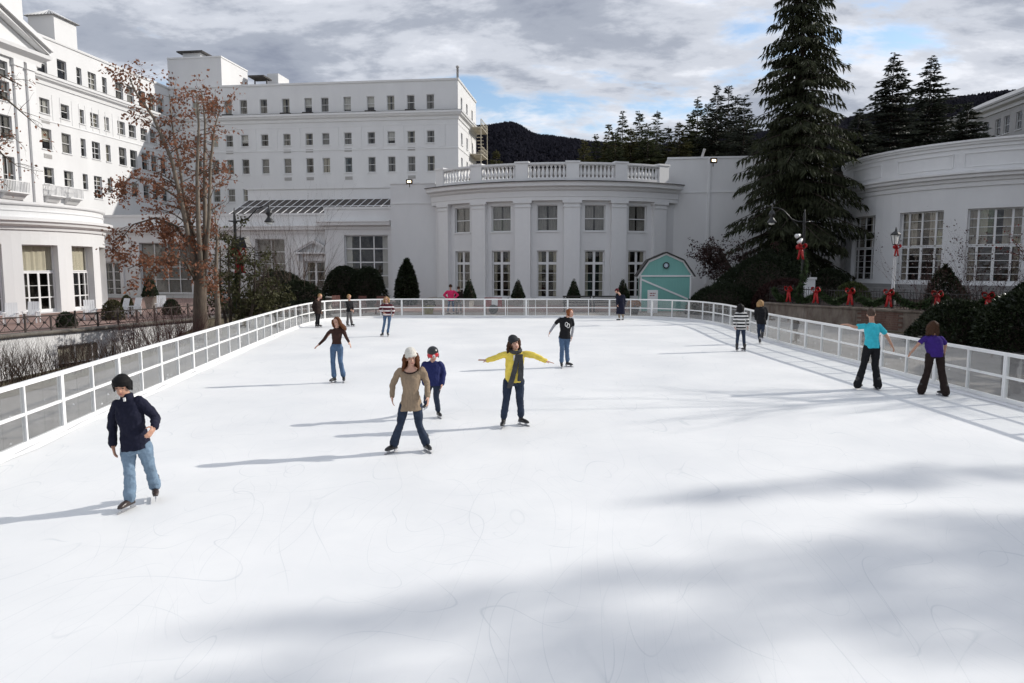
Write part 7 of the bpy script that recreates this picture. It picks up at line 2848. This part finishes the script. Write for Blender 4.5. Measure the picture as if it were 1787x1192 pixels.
Fig().limb(pts, [0.013] * 11, 8).skin('camisole_edge', 'brown_black', q['root'], 0.009, 1)

p3 = person('smaller skater in a navy top, black helmet and red goggles, behind the beige sweater', dict(
    h=1.45, head=1.22, top=(754, 602), chin=(757, 628), sh=((740, 634), (769, 634)), hip=((747, 668), (765, 668)),
    arms=(((737, 652, .05), (741, 670, -.1), (743, 676, -.12)), ((774, 652, .04), (772, 670, -.06), (770, 678, -.1))),
    knee=((745, 690), (761, 690)), feet=((743, 714, .45), (766, 729)), yaw=6, hyaw=4, hpitch=14, topm='navy_blue', legm='jeans_dark', loose=0.03, hem=0.06, hair='hair_brown', hat='helmet', voxel=0.010, lg=0.01, folds=0.025))

p4 = person('skater in a yellow cardigan, grey hat and long dark scarf, arms stretched wide', dict(
    h=1.66, top=(893, 585), chin=(901, 609), sh=((882, 617), (916, 616)), hip=((884, 664), (909, 664)),
    arms=(((864, 625, -.05), (850, 629, -.1), (838, 628, -.12)), ((936, 622, -.05), (952, 630, -.1), (960, 632, -.12))),
    knee=((884, 694), (907, 693)), feet=((878, 746), (912, 742)), yaw=10, hyaw=12, hpitch=-6, topm='yellow_knit', legm='jeans_dark', hem=0.03, loose=0.012, bust=0.02, belly=0.03, hair='hair_brown', hairstyle='curly', hairlen=0.20, hat='beanie', hatm='charcoal_knit', voxel=0.009, lg=0.012, cuff=0.14, spread=0.9, curl=0.1, toe=(-10, 45), topname='cardigan'))
q = p4
Fs = Fig()
ring = [q['shc'] + q['up'] * 0.055 + (q['X'] * 0.095 * math.cos(t) + q['F'] * 0.085 * math.sin(t)) - q['up'] * 0.03 * math.sin(t) for t in [i * math.pi / 8 for i in range(17)]]
Fs.limb(ring, [0.036] * 17, 8)
Fs.skin('scarf', 'scarf_grey', q['root'], 0.010, 2, 0.012)
for off, ln, tw_ in ((0.03, 0.62, -0.13), (0.075, 0.5, 0.02)):
    Fs = Fig()
    rings = []
    for i in range(8):
        t = i / 7
        c = q['shc'] + q['F'] * (0.125 + 0.055 * math.sin(t * 2.6)) + q['X'] * (off + tw_ * t) - q['up'] * (ln * t)
        rings.append((c, q['X'] * (0.048 + 0.012 * t), q['F'] * 0.016))
    Fs.loft(rings, 10)
    Fs.skin('scarf_end', 'scarf_grey', q['root'], 0.010, 1, 0.02)
MB().obox(q['shc'] + q['F'] * 0.118 - q['up'] * 0.07 - q['X'] * 0.02, q['X'] * 0.03, q['F'] * 0.01, q['up'] * 0.05).build('shirt_front', 'white_cloth', q['root'])

p5 = person('skater in a black T-shirt over grey sleeves and jeans, looking right', dict(
    h=1.66, top=(991, 537), chin=(995, 553), sh=((977, 556), (999, 557)), hip=((979, 588), (992, 588)),
    arms=(((967, 568, .05), (960, 579, -.02), (957, 586, -.05)), ((1000, 573, .03), (998, 587, -.03), (997, 594, -.05))),
    knee=((981, 605), (989, 605)), feet=((980, 642), (992, 640)), yaw=14, hyaw=48, hpitch=4, topm='black_cloth', sleeve='short', topname='t_shirt', undersleeve='grey_sleeve', legm='jeans_mid', loose=0.02, hem=0.05, hair='hair_red', hairstyle='short', voxel=0.010, lg=0.012, toe=(0, 50)))
q = p5
em = MB()
ec = q['hipc'].lerp(q['shc'], 0.68) + q['F'] * 0.152
for c_, r_ in ((-0.028, 0.05), (0.028, 0.05)):
    pts = [ec + q['X'] * (c_ + r_ * 0.75 * math.cos(t)) + q['up'] * (r_ * 1.2 * math.sin(t) - c_ * 0.7) for t in [i * math.pi / 6 for i in range(13)]]
    em.tube(pts, 0.011, 6, False)
em.build('shirt_emblem', 'white_cloth', q['root'], True)

person('skater with long wind-blown hair in a dark brown top, arms held low and wide', dict(
    h=1.64, top=(587, 553), chin=(589, 569), sh=((577, 576), (599, 576)), hip=((580, 606), (595, 606)),
    arms=(((566, 592, 0), (557, 601, -.05), (551, 606, -.08)), ((604, 588, 0), (609, 597, -.05), (612, 604, -.08))),
    knee=((581, 632), (594, 631)), feet=((582, 668), (600, 667)), yaw=-4, hyaw=-14, hpitch=10, topm='brown_top', legm='jeans_mid', hem=0.05, loose=-0.012, bust=0.02, hair='hair_auburn', hairstyle='flow', hairlen=0.26, flow=(0.13, 0.05, 0.0), voxel=0.010, flare=0.015, spread=0.8, curl=0.25, folds=0.01))

person('skater in a maroon and white striped sweater with hands in front, near the back fence', dict(
    h=1.62, top=(674, 516), chin=(675, 527), sh=((667, 532), (683, 532)), hip=((671, 549), (681, 549)),
    arms=(((663, 540, 0), (668, 545, -.16), (671, 547, -.18)), ((687, 541, 0), (686, 548, -.08), (684, 553, -.1))),
    knee=((671, 563), (679, 563)), feet=((667, 587), (677, 587)), yaw=0, hpitch=4, topm='maroon_stripe', legm='jeans_mid', hem=0.06, loose=0.02, hair='hair_blond', hairstyle='curly', hairlen=0.17, voxel=0.012))

person('skater in a black jacket turned right, at the back left corner of the fence', dict(
    h=1.68, top=(555, 511), chin=(558, 521), sh=((551, 525.5), (557, 525.5)), hip=((553, 544), (556.5, 544)),
    arms=(((546, 535, -.1), (549, 543, -.1), (551, 546, -.1)), ((558, 536, .1), (560, 543, .05), (562, 547, .05))),
    knee=((553, 556), (556, 556)), feet=((553, 571.5), (557, 571)), yaw=68, hpitch=16, topm='brown_black', topname='jacket', legm='black_cloth', hem=0.1, loose=0.03, hair='hair_blond', hairstyle='short', voxel=0.013, toe=(60, 75)))
person('skater in a black jacket and grey trousers by the back fence, head bowed', dict(
    h=1.64, top=(606, 512), chin=(609, 521.5), sh=((606, 526.5), (613, 526.5)), hip=((607.5, 543), (612.5, 543)),
    arms=(((607, 534, -.12), (611, 540, -.15), (614, 542.5, -.15)), ((615, 534, .1), (616, 540, -.05), (617, 544, -.08))),
    knee=((607, 555), (612, 555)), feet=((607, 570), (615, 569.5)), yaw=52, hpitch=22, topm='black_cloth', topname='jacket', legm='grey_cloth', hem=0.03, loose=0.02, hair='hair_blond', hairstyle='short', voxel=0.013, flare=0.015, toe=(45, 60)))

p10 = person('figure in a long dark coat and burgundy cap standing at the back fence', dict(
    h=1.64, top=(1078, 501), chin=(1077, 511), sh=((1078, 516), (1088, 516)), hip=((1079, 535), (1087, 535)),
    arms=(((1077, 525, -.15), (1077, 531, -.2), (1078, 535, -.22)), ((1090, 526, .05), (1089, 533, -.05), (1088, 538, -.05))),
    knee=((1080, 547), (1086, 547)), feet=((1080, 559), (1087, 558.5)), yaw=-48, hyaw=-70, hpitch=12, topm='navy', topname='coat', legm='khaki', hem=0.42, hemw=0.05, loose=0.05, hair='hair_brown', hat='cap', hatm='burgundy', shoes=True, voxel=0.013))

person('skater from behind in a black and white striped sweater, near the right fence', dict(
    h=1.62, top=(1292, 529), chin=(1293, 542), sh=((1285, 547), (1301, 547)), hip=((1288, 572), (1298, 572)),
    arms=(((1282, 559, 0), (1282, 569, -.02), (1283, 574, -.02)), ((1305, 559, 0), (1305, 568, -.02), (1305, 573, -.02))),
    knee=((1287, 589), (1298, 589)), feet=((1286, 613), (1298, 613)), yaw=172, topm='black_stripe', legm='jeans_dark', hem=0.05, loose=0.018, hair='hair_black', hairstyle='long', hairlen=0.22, face=False, voxel=0.011, toe=(150, 195)))
person('skater from behind in a black jacket with fair hair, beside the right fence', dict(
    h=1.64, top=(1326, 521), chin=(1328, 534), sh=((1320, 538), (1336, 538)), hip=((1324, 562), (1333, 562)),
    arms=(((1318, 549, .05), (1320, 557, .15), (1321, 560, .2)), ((1338, 549, .05), (1337, 557, .12), (1336, 560, .16))),
    knee=((1324, 579), (1331, 579)), feet=((1326, 600), (1329, 592, -.25)), yaw=170, topm='black_cloth', topname='jacket', legm='jeans_dark', hem=0.08, loose=0.03, hair='hair_blond', hairstyle='long', hairlen=0.17, face=False, voxel=0.011))

person('skater from behind in a turquoise polo shirt and black trousers, arms out', dict(
    h=1.82, top=(1520, 541), chin=(1521, 557), sh=((1508, 568), (1535, 568)), hip=((1513, 604), (1530, 604)),
    arms=(((1492, 571, -.02), (1480, 567, -.02), (1473, 566, -.02)), ((1548, 587, 0), (1556, 602, 0), (1561, 612, 0))),
    knee=((1507, 638), (1527, 638)), feet=((1498, 679), (1530, 680)), yaw=176, hyaw=158, topm='turquoise', topname='polo_shirt', sleeve='short', legm='black_cloth', hem=0.04, loose=0.01, hair='hair_grey', hairstyle='buzz', face=False, voxel=0.010, lg=0.012, flare=0.022, cuff=-0.12, skin='skin_warm', toe=(130, 175)))
person('skater from behind in a purple shirt and black trousers by the right fence', dict(
    h=1.66, top=(1629, 560), chin=(1630, 578), sh=((1614, 589), (1643, 589)), hip=((1621, 618), (1642, 618)),
    arms=(((1603, 600, -.02), (1592, 613, -.06), (1585, 621, -.08)), ((1650, 602, .05), (1648, 614, .15), (1647, 620, .2))),
    knee=((1619, 648), (1643, 648)), feet=((1609, 688), (1646, 691)), yaw=170, topm='purple', topname='shirt', sleeve='short', slen=0.7, legm='brown_black', hem=0.06, loose=0.025, belly=0.03, hair='hair_brown', hairstyle='curly', hairlen=0.24, face=False, voxel=0.010, lg=0.016, flare=0.03, cuff=-0.12, skin='skin_warm', toe=(140, 200)))

person('bystander in a bright pink jacket with hands on hips, outside the back fence', dict(
    h=1.72, gz=-0.05, top=(786, 494.5), chin=(786, 503), sh=((781, 508), (792, 508)), hip=((783, 523), (791, 523)),
    arms=(((775, 515, .05), (780, 520, -.05), (783, 521, -.1)), ((799, 515, .05), (794, 520, -.05), (791, 521, -.1))),
    knee=((783, 535), (791, 535)), feet=((782, 548), (792, 548)), yaw=160, topm='pink', topname='jacket', legm='jeans_mid', hem=0.06, loose=0.045, hair='hair_brown', hairstyle='short', face=False, shoes=True, voxel=0.013))
person('bystander in dark clothes standing right beside the pink jacket', dict(
    h=1.62, gz=-0.05, top=(800, 498), chin=(800, 506), sh=((796, 510), (805, 510)), hip=((797, 524), (804, 524)),
    arms=(((794, 517, 0), (796, 523, -.1), (797, 525, -.12)), ((807, 517, 0), (805, 523, -.1), (804, 525, -.12))),
    knee=((797, 536), (804, 536)), feet=((797, 547.5), (805, 547.5)), yaw=150, topm='brown_black', topname='jacket', legm='grey_cloth', hem=0.06, loose=0.03, hair='hair_brown', hairstyle='short', face=False, shoes=True, voxel=0.013))
